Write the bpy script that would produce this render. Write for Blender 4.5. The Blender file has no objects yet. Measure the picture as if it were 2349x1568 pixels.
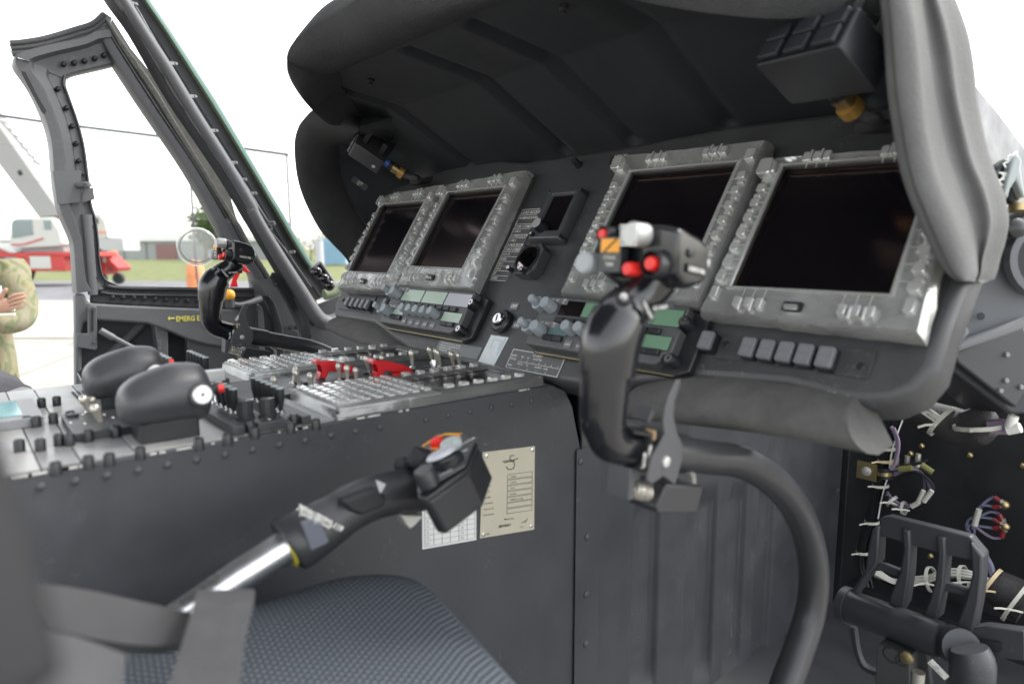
import bpy, bmesh, math, random
from mathutils import Vector, Matrix, noise
random.seed(7)
R_ = math.radians
scene = bpy.context.scene
COL = scene.collection
# ---------------------------------------------------------------- camera model (24 mm lens, cockpit frame: +Y forward, +X starboard)
PW, PH, PF = 2349.0, 1568.0, 1566.0
PITCH, YAW = R_(7.78), R_(50.33)
CAM = Vector((0, 0, 1.5))
_h = Vector((-math.sin(YAW), math.cos(YAW), 0)); RT = Vector((math.cos(YAW), math.sin(YAW), 0)); Z = Vector((0, 0, 1))
FW = math.cos(PITCH)*_h - math.sin(PITCH)*Z; UP = math.sin(PITCH)*_h + math.cos(PITCH)*Z
def ray(p): return RT*((p[0]-PW/2)/PF) - UP*((p[1]-PH/2)/PF) + FW
def onp(p, P0, n):
    r = ray(p); return CAM + r*((Vector(P0)-CAM).dot(n)/r.dot(n))
def on_x(p, x): return onp(p, (x, 0, 0), Vector((1, 0, 0)))
def on_y(p, y): return onp(p, (0, y, 0), Vector((0, 1, 0)))
def on_z(p, z): return onp(p, (0, 0, z), Vector((0, 0, 1)))
def AD(p, s): return CAM + ray(p)*s
def mk(ox, oy, s): return lambda x, y: ((ox + x*s)/1.743716, (oy + y*s)/1.743716)
kA = mk(1250, 600, .42608); kB = mk(2000, 1000, .42608); kC = mk(700, 1250, .68114); kD = mk(3096, 1600, .72307)
kE = mk(2200, 500, .68114); kF = mk(0, 1300, .596); kG = mk(1100, 1300, .51086); kH = mk(0, 1700, .894)
kI = mk(3400, 0, 1.1485); kJ = mk(0, 250, .63762); kK = mk(380, 850, .42571); kL = mk(800, 1000, .31881)
kM = mk(2100, 1650, .69136); kN = mk(1250, 1050, .34057); kO = mk(0, 0, .58152); kP = mk(1100, 0, .58152)
kQ = mk(2400, 0, .722); kR = mk(0, 800, .58152); kS = mk(2300, 820, .31881); kT = mk(3000, 1550, .46658)
# panel frame: leans 32 degrees forward from vertical
TH = R_(32); PD = Vector((0, math.sin(TH), math.cos(TH))); PN = Vector((0, -math.cos(TH), math.sin(TH))); P0 = Vector((0, .8, 1.5))
FP = Matrix(((1, PD.x, PN.x, P0.x), (0, PD.y, PN.y, P0.y), (0, PD.z, PN.z, P0.z), (0, 0, 0, 1)))
def pv(p, h=0.0):
    P = onp(p, P0 + PN*h, PN); return (P.x, (P-P0).dot(PD))
def pw(p, h=0.0): return onp(p, P0 + PN*h, PN)
ZC = 1.3025          # top of the lower console
XC = -.719           # its right side
I4 = Matrix.Identity(4)
def T(v): return Matrix.Translation(Vector(v))
def RX(a): return Matrix.Rotation(R_(a), 4, 'X')
def RY(a): return Matrix.Rotation(R_(a), 4, 'Y')
def RZ(a): return Matrix.Rotation(R_(a), 4, 'Z')
CREAM = 0
def frame(o, zdir, xhint=(1, 0, 0)):
    z = Vector(zdir).normalized(); x = Vector(xhint); x = (x - z*x.dot(z))
    if x.length < 1e-5: x = Vector((0, 1, 0)); x = x - z*x.dot(z)
    x.normalize(); y = z.cross(x)
    m = Matrix.Identity(4)
    for i in range(3): m[i][0] = x[i]; m[i][1] = y[i]; m[i][2] = z[i]; m[i][3] = o[i]
    return m
# ---------------------------------------------------------------- materials
MATS = {}
def mat(name, col, rough=.5, metal=0., bump=0., bscale=300., var=0., vscale=8., spec=.5, coat=0., emit=None, wear=0., wcol=(.25, .25, .25), trans=0., alpha=1., dist=.001, wscale=30.):
    if name in MATS: return MATS[name]
    m = bpy.data.materials.new(name); m.use_nodes = True; nt = m.node_tree; N = nt.nodes; L = nt.links
    b = N['Principled BSDF']; b.inputs['Base Color'].default_value = (*col, 1); b.inputs['Roughness'].default_value = rough
    b.inputs['Metallic'].default_value = metal; b.inputs['Specular IOR Level'].default_value = spec; b.inputs['Coat Weight'].default_value = coat
    b.inputs['Coat Roughness'].default_value = .08
    if trans: b.inputs['Transmission Weight'].default_value = trans
    if alpha < 1: b.inputs['Alpha'].default_value = alpha
    if emit: b.inputs['Emission Color'].default_value = (*emit[0], 1); b.inputs['Emission Strength'].default_value = emit[1]
    tc = N.new('ShaderNodeTexCoord')
    src = None
    if var:
        n = N.new('ShaderNodeTexNoise'); n.inputs['Scale'].default_value = vscale; n.inputs['Detail'].default_value = 8; n.inputs['Roughness'].default_value = .65
        L.new(tc.outputs['Object'], n.inputs['Vector'])
        r = N.new('ShaderNodeMapRange'); r.inputs[1].default_value = .3; r.inputs[2].default_value = .7; r.inputs[3].default_value = 1-var; r.inputs[4].default_value = 1+var
        L.new(n.outputs['Fac'], r.inputs[0])
        mx = N.new('ShaderNodeMix'); mx.data_type = 'RGBA'; mx.blend_type = 'MULTIPLY'; mx.inputs[0].default_value = 1
        mx.inputs[6].default_value = (*col, 1); L.new(r.outputs[0], mx.inputs[7]); src = mx.outputs[2]
        rr = N.new('ShaderNodeMapRange'); rr.inputs[1].default_value = .3; rr.inputs[2].default_value = .7; rr.inputs[3].default_value = max(.02, rough-.09); rr.inputs[4].default_value = min(1, rough+.09)
        L.new(n.outputs['Fac'], rr.inputs[0]); L.new(rr.outputs[0], b.inputs['Roughness'])
    if wear:
        # thin scratches and scuffs: noise iso-lines, kept to patches
        n1 = N.new('ShaderNodeTexNoise'); n1.inputs['Scale'].default_value = wscale; n1.inputs['Detail'].default_value = 1.5; n1.inputs['Distortion'].default_value = 2.5
        L.new(tc.outputs['Object'], n1.inputs['Vector'])
        a = N.new('ShaderNodeMath'); a.operation = 'SUBTRACT'; L.new(n1.outputs['Fac'], a.inputs[0]); a.inputs[1].default_value = .5
        a2 = N.new('ShaderNodeMath'); a2.operation = 'ABSOLUTE'; L.new(a.outputs[0], a2.inputs[0])
        a3 = N.new('ShaderNodeMapRange'); a3.inputs[1].default_value = .0; a3.inputs[2].default_value = .007; a3.inputs[3].default_value = 1; a3.inputs[4].default_value = 0; L.new(a2.outputs[0], a3.inputs[0])
        n2 = N.new('ShaderNodeTexNoise'); n2.inputs['Scale'].default_value = 11; n2.inputs['Detail'].default_value = 3; L.new(tc.outputs['Object'], n2.inputs['Vector'])
        a4 = N.new('ShaderNodeMapRange'); a4.inputs[1].default_value = .52; a4.inputs[2].default_value = .68; L.new(n2.outputs['Fac'], a4.inputs[0])
        a5 = N.new('ShaderNodeMath'); a5.operation = 'MULTIPLY'; L.new(a3.outputs[0], a5.inputs[0]); L.new(a4.outputs[0], a5.inputs[1])
        a6 = N.new('ShaderNodeMath'); a6.operation = 'MULTIPLY'; L.new(a5.outputs[0], a6.inputs[0]); a6.inputs[1].default_value = wear
        mw = N.new('ShaderNodeMix'); mw.data_type = 'RGBA'; L.new(a6.outputs[0], mw.inputs[0])
        if src: L.new(src, mw.inputs[6])
        else: mw.inputs[6].default_value = (*col, 1)
        mw.inputs[7].default_value = (*wcol, 1); src = mw.outputs[2]
    if src: L.new(src, b.inputs['Base Color'])
    if bump:
        n = N.new('ShaderNodeTexNoise'); n.inputs['Scale'].default_value = bscale; n.inputs['Detail'].default_value = 4
        L.new(tc.outputs['Object'], n.inputs['Vector'])
        bp = N.new('ShaderNodeBump'); bp.inputs['Strength'].default_value = bump; bp.inputs['Distance'].default_value = dist
        L.new(n.outputs['Fac'], bp.inputs['Height']); L.new(bp.outputs[0], b.inputs['Normal'])
    MATS[name] = m; return m
PAINT = mat('charcoal_powder_coat', (.042, .0445, .051), .5, bump=.25, bscale=900, var=.18, vscale=9, wear=.7, wcol=(.19, .19, .195), dist=.0004)
PANELM = mat('instrument_panel_paint', (.044, .045, .048), .46, bump=.3, bscale=1100, var=.18, vscale=16, wear=1., wcol=(.26, .25, .24), dist=.0003, wscale=34.)
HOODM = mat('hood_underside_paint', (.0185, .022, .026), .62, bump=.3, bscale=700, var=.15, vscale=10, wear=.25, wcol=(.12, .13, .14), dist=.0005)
FOAM = mat('foam_edge_fabric', (.048, .050, .051), .9, bump=1., bscale=420, var=.2, vscale=22, spec=.3, dist=.002)
FOAM2 = mat('foam_pad_fabric', (.095, .094, .090), .95, bump=1., bscale=420, var=.22, vscale=24, spec=.2, dist=.0012)
DARK = mat('black_plastic', (.018, .019, .022), .38, bump=.15, bscale=700, var=.1, dist=.0003)
BLACK = mat('matt_black', (.012, .013, .016), .6, var=.1)
GLOSSB = mat('glossy_black_grip', (.008, .0085, .011), .2, bump=.12, bscale=60, var=.06, spec=.5, coat=.3, dist=.0008)
KEYM = mat('grey_button', (.15, .15, .165), .5, var=.05)
KNOBM = mat('slate_grey_knob', (.27, .30, .325), .5, var=.05, bump=.1, bscale=800, dist=.0002)
GREY = mat('light_grey_paint', (.20, .205, .215), .5, var=.1, bump=.1, bscale=500, wear=.3, wcol=(.4, .4, .4))
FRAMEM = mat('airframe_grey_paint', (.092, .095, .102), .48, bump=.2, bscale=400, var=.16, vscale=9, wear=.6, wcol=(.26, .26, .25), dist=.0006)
FRAMED = mat('airframe_dark_grey', (.040, .042, .047), .6, var=.2, vscale=9)  # darker tone of the airframe grey
METAL = mat('brushed_nickel', (.56, .53, .47), .38, metal=.65, var=.06, bump=.1, bscale=300, dist=.0002)
STEEL = mat('bright_steel', (.72, .72, .72), .22, metal=1, var=.05)
ALU = mat('polished_aluminium_tube', (.78, .79, .80), .26, metal=1, var=.08, vscale=20)
BRASS = mat('cadmium_brass', (.46, .37, .20), .4, metal=1, var=.1)
RED = mat('red_switch_guard', (.55, .012, .018), .32, var=.06, coat=.3)
REDB = mat('red_button', (.75, .02, .015), .4)
AMBER = mat('amber_legend', (.85, .36, .02), .5)
WHITE = mat('white_marking', (.72, .72, .68), .55)
WHITEL = mat('white_lacing', (.46, .455, .41), .7)
TEXTD = mat('dark_ink', (.03, .03, .03), .6)
YEL = mat('yellow_stencil', (.62, .56, .10), .7, var=.2, vscale=200)
SCREEN = mat('dark_screen_glass', (.0035, .0035, .005), .16, spec=.95, coat=.0); SCREEN.node_tree.nodes['Principled BSDF'].inputs['Specular Tint'].default_value = (1, .62, .55, 1)
LCD = mat('pale_green_lcd', (.38, .47, .39), .22, spec=.7)
LCDG = mat('green_lcd', (.15, .27, .18), .25, spec=.6)
LCDB = mat('blue_grey_lcd', (.10, .16, .17), .2, spec=.6)
SILV = mat('silver_dull', (.55, .55, .55), .4, metal=.6)
def film(bumpy=.7, name='clear_plastic_film', lo=.40, hi=.72, c=.60):
    # clear vacuum-formed protective cover: partly see-through, glossy, a little milky
    m = bpy.data.materials.new(name); m.use_nodes = True; nt = m.node_tree; N = nt.nodes; L = nt.links
    b = N['Principled BSDF']; b.inputs['Base Color'].default_value = (c, c*1.01, c*.985, 1); b.inputs['Roughness'].default_value = .15; b.inputs['Metallic'].default_value = .45
    b.inputs['Specular IOR Level'].default_value = .95; b.inputs['Coat Weight'].default_value = .8; b.inputs['Coat Roughness'].default_value = .1
    tc = N.new('ShaderNodeTexCoord'); n = N.new('ShaderNodeTexNoise'); n.inputs['Scale'].default_value = 42; n.inputs['Detail'].default_value = 3; n.inputs['Distortion'].default_value = .8
    L.new(tc.outputs['Object'], n.inputs['Vector'])
    bp = N.new('ShaderNodeBump'); bp.inputs['Strength'].default_value = bumpy; bp.inputs['Distance'].default_value = .0032; L.new(n.outputs['Fac'], bp.inputs['Height']); L.new(bp.outputs[0], b.inputs['Normal'])
    t = N.new('ShaderNodeBsdfTransparent'); mx = N.new('ShaderNodeMixShader')
    r = N.new('ShaderNodeMapRange'); r.inputs[1].default_value = .3; r.inputs[2].default_value = .7; r.inputs[3].default_value = lo; r.inputs[4].default_value = hi
    n2 = N.new('ShaderNodeTexNoise'); n2.inputs['Scale'].default_value = 14; n2.inputs['Detail'].default_value = 2; L.new(tc.outputs['Object'], n2.inputs['Vector']); L.new(n2.outputs['Fac'], r.inputs[0])
    L.new(r.outputs[0], mx.inputs[0]); L.new(t.outputs[0], mx.inputs[1]); L.new(b.outputs[0], mx.inputs[2])
    L.new(mx.outputs[0], N['Material Output'].inputs['Surface']); MATS['film'] = m; return m
FILM = film(); FILMC = film(.25, 'clear_plastic_tray_film', .22, .42, .62); FILMK = film(.1, 'clear_plastic_button_film', .6, .88, .68)
def glassm():
    m = bpy.data.materials.new('window_glass'); m.use_nodes = True; nt = m.node_tree; N = nt.nodes; L = nt.links
    N.remove(N['Principled BSDF'])
    t = N.new('ShaderNodeBsdfTransparent'); t.inputs[0].default_value = (.96, .97, .96, 1); g = N.new('ShaderNodeBsdfGlossy'); g.inputs['Roughness'].default_value = .02
    fr = N.new('ShaderNodeFresnel'); fr.inputs[0].default_value = 1.3; mx = N.new('ShaderNodeMixShader')
    L.new(fr.outputs[0], mx.inputs[0]); L.new(t.outputs[0], mx.inputs[1]); L.new(g.outputs[0], mx.inputs[2]); L.new(mx.outputs[0], N['Material Output'].inputs['Surface']); return m
GLASS = glassm()
# ---------------------------------------------------------------- mesh builder
class MB:
    def __init__(s): s.v = []; s.f = []; s.m = []; s.mats = []; s.cur = 0
    def use(s, m):
        if m not in s.mats: s.mats.append(m)
        s.cur = s.mats.index(m); return s
    def add(s, vs, fs, F=None):
        o = len(s.v)
        for q in vs:
            q = Vector(q); s.v.append(F @ q if F is not None else q)
        for f in fs: s.f.append([o+i for i in f]); s.m.append(s.cur)
        return s
    def box(s, x0, x1, y0, y1, z0, z1, F=None):
        v = [(x, y, z) for z in (z0, z1) for y in (y0, y1) for x in (x0, x1)]
        return s.add(v, [(0, 2, 3, 1), (4, 5, 7, 6), (0, 1, 5, 4), (2, 6, 7, 3), (0, 4, 6, 2), (1, 3, 7, 5)], F)
    def rbox(s, x0, x1, y0, y1, z0, z1, r, F=None, n=3, top=0.):
        # box with rounded vertical edges and a small chamfered top
        poly = []
        for cx, cy, a in ((x1-r, y1-r, 0), (x0+r, y1-r, 90), (x0+r, y0+r, 180), (x1-r, y0+r, 270)):
            for k in range(n+1):
                t = R_(a + 90*k/n); poly.append((cx + r*math.cos(t), cy + r*math.sin(t)))
        if top:
            mx, my = (x0+x1)/2, (y0+y1)/2; w, h = (x1-x0)/2, (y1-y0)/2
            p2 = [(mx+(x-mx)*(w-top)/w, my+(y-my)*(h-top)/h) for x, y in poly]
            return s.loft([[(x, y, z0) for x, y in poly], [(x, y, z1-top) for x, y in poly], [(x, y, z1) for x, y in p2]], F=F)
        return s.prism(poly, z0, z1, F)
    def prism(s, poly, z0, z1, F=None):
        n = len(poly); v = [(x, y, z0) for x, y in poly] + [(x, y, z1) for x, y in poly]
        return s.add(v, [list(range(n))[::-1], [n+i for i in range(n)]] + [(i, (i+1) % n, n+(i+1) % n, n+i) for i in range(n)], F)
    def loft(s, rings, closed=True, caps=True, F=None):
        n = len(rings[0]); v = [q for r in rings for q in r]; f = []
        for k in range(len(rings)-1):
            for i in range(n if closed else n-1):
                j = (i+1) % n; f.append((k*n+i, k*n+j, (k+1)*n+j, (k+1)*n+i))
        if caps and closed: f.append(list(range(n))[::-1]); f.append([(len(rings)-1)*n+i for i in range(n)])
        return s.add(v, f, F)
    def lathe(s, prof, F=None, n=16, flute=0, fl=0., ring=False):
        rings = []
        for r, z in prof:
            rings.append([((r*(1-fl*(i % 2)) if flute else r)*math.cos(2*math.pi*i/n), (r*(1-fl*(i % 2)) if flute else r)*math.sin(2*math.pi*i/n), z) for i in range(n)])
        if ring: rings.append(rings[0])
        return s.loft(rings, F=F, caps=not ring)
    def cyl(s, a, b, r, r2=None, n=12):
        a = Vector(a); b = Vector(b); d = b-a; return s.lathe([(r, 0), (r2 if r2 is not None else r, d.length)], frame(a, d), n)
    def tube(s, pts, r, n=10, sub=1, sc=None, xh=(0, 0, 1)):
        pts = [Vector(p) for p in pts]; rr = list(r) if isinstance(r, (list, tuple)) else [r]*len(pts)
        if sub > 1: pts, rr = smooth(pts, rr, sub)
        rings = []; prev = Vector(xh)
        for i, p in enumerate(pts):
            t = (pts[min(i+1, len(pts)-1)] - pts[max(i-1, 0)]).normalized()
            x = prev - t*prev.dot(t)
            if x.length < 1e-4: x = Vector((1, 0, 0)) - t*t.x
            if x.length < 1e-4: x = Vector((0, 1, 0)) - t*t.y
            x.normalize(); y = t.cross(x); prev = x
            a, b = (rr[i], rr[i]) if not isinstance(rr[i], (tuple, list)) else rr[i]
            if sc: a *= sc[0]; b *= sc[1]
            rings.append([p + x*(a*math.cos(2*math.pi*k/n)) + y*(b*math.sin(2*math.pi*k/n)) for k in range(n)])
        return s.loft(rings)
    def grid(s, rows): return s.loft(rows, closed=False, caps=False)
    def sheet(s, rows, th, nrm=None):
        # open surface given real thickness along nrm
        n = Vector(nrm)*th; r2 = [[Vector(p)+n for p in r] for r in rows]
        s.grid(rows); s.grid([r[::-1] for r in r2])
        b = [list(rows[0]), list(r2[0])]; s.grid(b); s.grid([list(r2[-1]), list(rows[-1])])
        s.grid([[r[0] for r in r2], [r[0] for r in rows]]); s.grid([[r[-1] for r in rows], [r[-1] for r in r2]]); return s
    def strip(s, pts, w, F=None, h=0.0004, closed=False):
        # flat thin line on the XY plane of F
        n = len(pts)
        for i in range(n if closed else n-1):
            a = Vector((*pts[i], 0)); b = Vector((*pts[(i+1) % n], 0)); d = (b-a)
            if d.length < 1e-7: continue
            d.normalize(); e = Vector((-d.y, d.x, 0))*w/2; a2 = a - d*w/2; b2 = b + d*w/2
            q = [a2-e, b2-e, b2+e, a2+e]; s.add([(*p.xy, 0) for p in q] + [(*p.xy, h) for p in q], [(4, 5, 6, 7), (0, 1, 5, 4), (1, 2, 6, 5), (2, 3, 7, 6), (3, 0, 4, 7)], F)
        return s
    def text(s, txt, size, F, align='LEFT', shear=0., bold=0., sx=1.):
        key = (txt, align, shear, bold)
        cu = bpy.data.curves.new('lettering', 'FONT'); cu.body = txt; cu.size = 1; cu.align_x = align; cu.shear = shear; cu.offset = bold; cu.resolution_u = 2
        o = bpy.data.objects.new('lettering', cu); COL.objects.link(o); bpy.context.view_layer.update()
        me = bpy.data.meshes.new_from_object(o.evaluated_get(bpy.context.evaluated_depsgraph_get()))
        vs = [(q.co.x*size*sx, q.co.y*size, 0.0) for q in me.vertices]; fs = [list(p.vertices) for p in me.polygons]
        s.add(vs, fs, F); bpy.data.objects.remove(o); bpy.data.curves.remove(cu); bpy.data.meshes.remove(me); return s
    def build(s, name, m=None, parent=None, smooth=35, bevel=0., seg=2, sub=0, fix=True):
        me = bpy.data.meshes.new(name)
        inv = MW[parent].inverted() if parent is not None and parent in MW else I4
        me.from_pydata([inv @ q for q in s.v], [], s.f)
        mats = s.mats if s.mats else [m]
        for q in mats: me.materials.append(q)
        if s.mats: me.polygons.foreach_set('material_index', s.m)
        me.validate(); 
        if fix:
            bm = bmesh.new(); bm.from_mesh(me); bmesh.ops.remove_doubles(bm, verts=bm.verts, dist=1e-6); bmesh.ops.recalc_face_normals(bm, faces=bm.faces); bm.to_mesh(me); bm.free()
        if smooth:
            me.polygons.foreach_set('use_smooth', [True]*len(me.polygons)); me.set_sharp_from_angle(angle=R_(smooth))
        o = bpy.data.objects.new(name, me); COL.objects.link(o)
        if parent is not None: o.parent = parent
        MW[o] = MW.get(parent, I4) if parent is not None else I4
        if bevel:
            b = o.modifiers.new('bevel', 'BEVEL'); b.width = bevel; b.segments = seg; b.limit_method = 'ANGLE'; b.angle_limit = R_(40); b.harden_normals = False
        if sub: q = o.modifiers.new('sub', 'SUBSURF'); q.levels = sub; q.render_levels = sub
        return o
MW = {}
def smooth(pts, rr, sub):
    out = []; ro = []
    n = len(pts)
    def lerp(a, b, t): return tuple(x+(y-x)*t for x, y in zip(a, b)) if isinstance(a, (tuple, list)) else a+(b-a)*t
    for i in range(n-1):
        p0 = pts[max(i-1, 0)]; p1 = pts[i]; p2 = pts[i+1]; p3 = pts[min(i+2, n-1)]
        for k in range(sub):
            t = k/sub
            out.append(.5*((2*p1)+(p2-p0)*t+(2*p0-5*p1+4*p2-p3)*t*t+(3*p1-p0-3*p2+p3)*t**3)); ro.append(lerp(rr[i], rr[i+1], t))
    out.append(pts[-1]); ro.append(rr[-1]); return out, ro
def sm2(pts, sub):
    return smooth([Vector(p) for p in pts], [0]*len(pts), sub)[0]
def many(name, m, parent, spots, fn, **kw):
    # spots: list of (point, axis); one mesh, then a copy per spot sharing it
    src = None; out = []
    for P, ax in spots:
        F = frame(P, ax)
        if src is None:
            b = MB(); fn(b, F); src = b.build(name, m, parent, **kw); F0 = F; out.append(src)
        else: out.append(kid(src, parent, MW[parent].inverted() @ F @ F0.inverted() @ MW[parent]))
    return out
def tag(o, label=None, cat=None, group=None, kind=None):
    if label: o['label'] = label
    if cat: o['category'] = cat
    if group: o['group'] = group
    if kind: o['kind'] = kind
    return o
def thing(name, M, label, cat, group=None):
    if not isinstance(M, Matrix): M = T(M)
    o = bpy.data.objects.new(name, None); COL.objects.link(o); o.empty_display_size = .02; o.matrix_world = M; MW[o] = M.copy()
    return tag(o, label, cat, group)
def dup(root, M, label=None, group=None):
    def cp(o, par):
        c = o.copy(); COL.objects.link(c)
        if par is not None: c.parent = par
        for ch in [q for q in bpy.data.objects if q.parent == o]: cp(ch, c)
        return c
    r = cp(root, None); r.matrix_world = M; MW[r] = M.copy()
    if label: r['label'] = label
    if group: r['group'] = group
    return r
def kid(src, parent, M):
    # another copy of a part on the same thing, M in the parent's space
    c = src.copy(); COL.objects.link(c); c.parent = parent; c.matrix_local = M; MW[c] = MW[parent] @ M
    return c
# ================================================================ instrument panel
panel = thing('instrument_panel', FP @ T((-.94, -.24, 0)), 'wide dark grey instrument panel leaning forward with padded lower edge', 'panel')
outline = [(781, 668), (764, 700), (765, 728), (854, 743), (893, 774), (934, 802), (1040, 834), (1285, 879), (1355, 888), (1470, 878), (1594, 866), (1800, 884), (1960, 925), (2040, 922), (2105, 895), (2150, 840), (2178, 740)]
po = [pv(q) for q in outline]
xr = po[-1][0]; 
po += [(xr+.004, .0), (xr-.012, .06), (xr-.05, .13), (xr-.06, .205), (-.60, .215), (-.80, .205), (-1.05, .205), (-1.25, .235), (-1.56, .18), (-1.60, .02)]
mb = MB(); mb.prism(po, -.055, 0, FP)
mb.build('panel_board', PANELM, panel, bevel=.012, seg=4)
# screws and stud on the panel
def screw(px, h, r, m, par, name='screw', H=.0025, F=FP):
    x, v = pv(px, h); b = MB(); b.use(m).lathe([(r, 0), (r, H*.6), (r*.7, H)], F @ T((x, v, h)), 12)
    b.use(BLACK).box(-r*.6, r*.6, -r*.12, r*.12, H, H+.0003, F @ T((x, v, h)) @ RZ(40)).box(-r*.12, r*.12, -r*.6, r*.6, H+.0001, H+.0004, F @ T((x, v, h)) @ RZ(40))
    return b.build(name, None, par)
x, v = pv(kE(172, 240)); b = MB(); b.lathe([(.0075, 0), (.0075, .005), (.006, .005), (.006, .016), (.0052, .018)], FP @ T((x, v, 0)), 14, flute=1, fl=.06); b.build('stud_knob', DARK, panel)
# placards (flat engraved plates with real lettering)
def placard(name, quad, label, cat, m, h=.0008, par=None, border=None, r=.003, F=FP, fn=None):
    xs = [fn(q) if fn else pv(q) for q in quad]  # BL BR TR TL
    t = thing(name, F @ T((xs[0][0], xs[0][1], 0)), label, cat)
    def Q(s, u): 
        a = Vector(xs[0]).lerp(Vector(xs[1]), s); c = Vector(xs[3]).lerp(Vector(xs[2]), s); return a.lerp(c, u)
    b = MB(); b.prism([tuple(q) for q in [Vector(x) for x in xs]], -.0005, h, F); b.build('plate', m, t, bevel=0)
    return t, xs, Q
LAB = mat('placard_grey', (.085, .087, .09), .45, var=.08)
def lettering(t, items, m=WHITE, F=FP, name='lettering', h=.0012, lines=(), lw=.0006):
    b = MB()
    for (x, y, s, txt, *k) in items:
        kw = k[0] if k else {}
        b.text(txt, s, F @ T((x, y, h)) @ RZ(kw.get('rot', 0)), kw.get('align', 'LEFT'), bold=kw.get('bold', .01), sx=kw.get('sx', .85))
    for l in lines: b.strip(l[0], l[1] if len(l) > 1 else lw, F @ T((0, 0, h-.0003)))
    return b.build(name, m, t, smooth=0, fix=False)
# load access table
t, xs, Q = placard('placard', [kA(1620, 1220), kA(1830, 1232), kA(2140, 548), kA(1935, 562)], 'grey load access table placard beside the round clock', 'placard', LAB)
(xa, va), (xb, _), _, (_, vb) = xs; xb = max(xb, xa+.05)
hh = vb-va; wv = xs[2][0]-xs[3][0]; xl = (xs[0][0]+xs[3][0])/2
rows = ['10|SPARE', '9|IFF', '8|EGI-2', '7|EGI-1', '6|SPARE', '5|KGV-72', '4|COM 2 COMSEC', '3|COM 3 COMSEC/ECCM', '2|COM 4 COMSEC/ECCM', '1|COM 1 COMSEC', 'SW POS|NOMENCLATURE']
ys = [0]
for i, r_ in enumerate(rows): ys.append(ys[-1] + (2 if i in (7, 8, 10) else 1))
tot = ys[-1]+1.35; u = hh/tot; it = []; ln = []
for i, r_ in enumerate(rows):
    a, c = r_.split('|'); y0 = va+ys[i]*u; 
    if ' COMSEC/' in c:
        c1, c2 = c.split(' COMSEC/'); it += [(xl+.0165, y0+u*1.2, u*.78, c1), (xl+.0165, y0+u*.25, u*.78, 'COMSEC/'+c2)]
        it.append((xl+.006, y0+u*1.2, u*.78, a))
    elif a == 'SW POS': it += [(xl+.003, y0+u*1.15, u*.75, 'SW'), (xl+.002, y0+u*.2, u*.75, 'POS'), (xl+.0165, y0+u*1.1, u*.75, c)]
    else: it += [(xl+.006, y0+u*.22, u*.78, a), (xl+.0165, y0+u*.22, u*.78, c)]
    ln.append(([(xl+.001, y0), (xl+wv-.001, y0)],))
ln.append(([(xl+.001, va+ys[-1]*u), (xl+wv-.001, va+ys[-1]*u)],)); ln.append(([(xl+.0145, va+.001), (xl+.0145, va+ys[-1]*u)],))
ln.append(([(xl+.001, va+.0005), (xl+.001, vb-.001), (xl+wv, vb-.001)],))
it.append((xl+.014, va+(tot-1.1)*u, u*.95, 'LOAD ACCESS'))
lettering(t, it, lines=ln)
# ICS ident
t, xs, Q = placard('placard', [kB(50, 1105), kB(540, 1200), kB(622, 1010), kB(130, 925)], 'grey identification placard with a table of radios at the panel foot', 'placard', LAB)
x0 = (xs[0][0]+xs[3][0])/2; x1 = (xs[1][0]+xs[2][0])/2; v0 = (xs[0][1]+xs[1][1])/2; v1 = (xs[2][1]+xs[3][1])/2; W = x1-x0; H = v1-v0
it = [(x0+W*.42, v0+H*.78, H*.17, 'ICS IDENT'), (x0+W*.03, v0+H*.62, H*.14, 'RADIO'), (x0+W*.03, v0+H*.45, H*.14, 'SW NO.'), (x0+W*.04, v0+H*.12, H*.14, 'MON')]
for i, (a, c) in enumerate((('FM1', '1'), ('V/U', '2'), ('V/U/SAT', '3'), ('FM2', '4'), ('', '5'), ('', '6'), ('', '7'))): it += [(x0+W*(.22+.115*i), v0+H*.62, H*.13, a), (x0+W*(.24+.115*i), v0+H*.46, H*.13, c)]
for i, (a, c) in enumerate((('VOR/LOC', '1'), ('TAC', '2'), ('ADF/CMWS', '3'), ('RA/MB', '4'))): it += [(x0+W*(.2+.17*i), v0+H*.26, H*.12, a, dict(sx=.75)), (x0+W*(.25+.17*i), v0+H*.08, H*.13, c)]
q = [tuple(Q(a, c)) for a, c in ((.01, .03), (.99, .03), (.99, .97), (.01, .97), (.01, .03))]
lettering(t, it, lines=[(q, .001), ([tuple(Q(.2, .42)), tuple(Q(.97, .42))], .0005)])
# non-secure radios
t, xs, Q = placard('placard', [kN(1440, 1040), kN(1930, 1142), kN(1998, 1000), kN(1500, 910)], 'grey radio warning placard with four lines of text behind the toggle switches', 'placard', mat('placard_mid_grey', (.15, .155, .16), .45, var=.08))
x0 = (xs[0][0]+xs[3][0])/2; x1 = (xs[1][0]+xs[2][0])/2; v0 = (xs[0][1]+xs[1][1])/2; v1 = (xs[2][1]+xs[3][1])/2; W = x1-x0; H = v1-v0
lettering(t, [(x0+W*.06, v0+H*(.75-.2*i), H*.17, s, dict(sx=.8)) for i, s in enumerate(('NON-SECURE RADIOS WILL NOT BE KEYED', 'WHEN USING ANY SECURE RADIO OR THE', 'INTERCOM FOR CLASSIFIED', 'COMMUNICATIONS'))])
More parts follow.
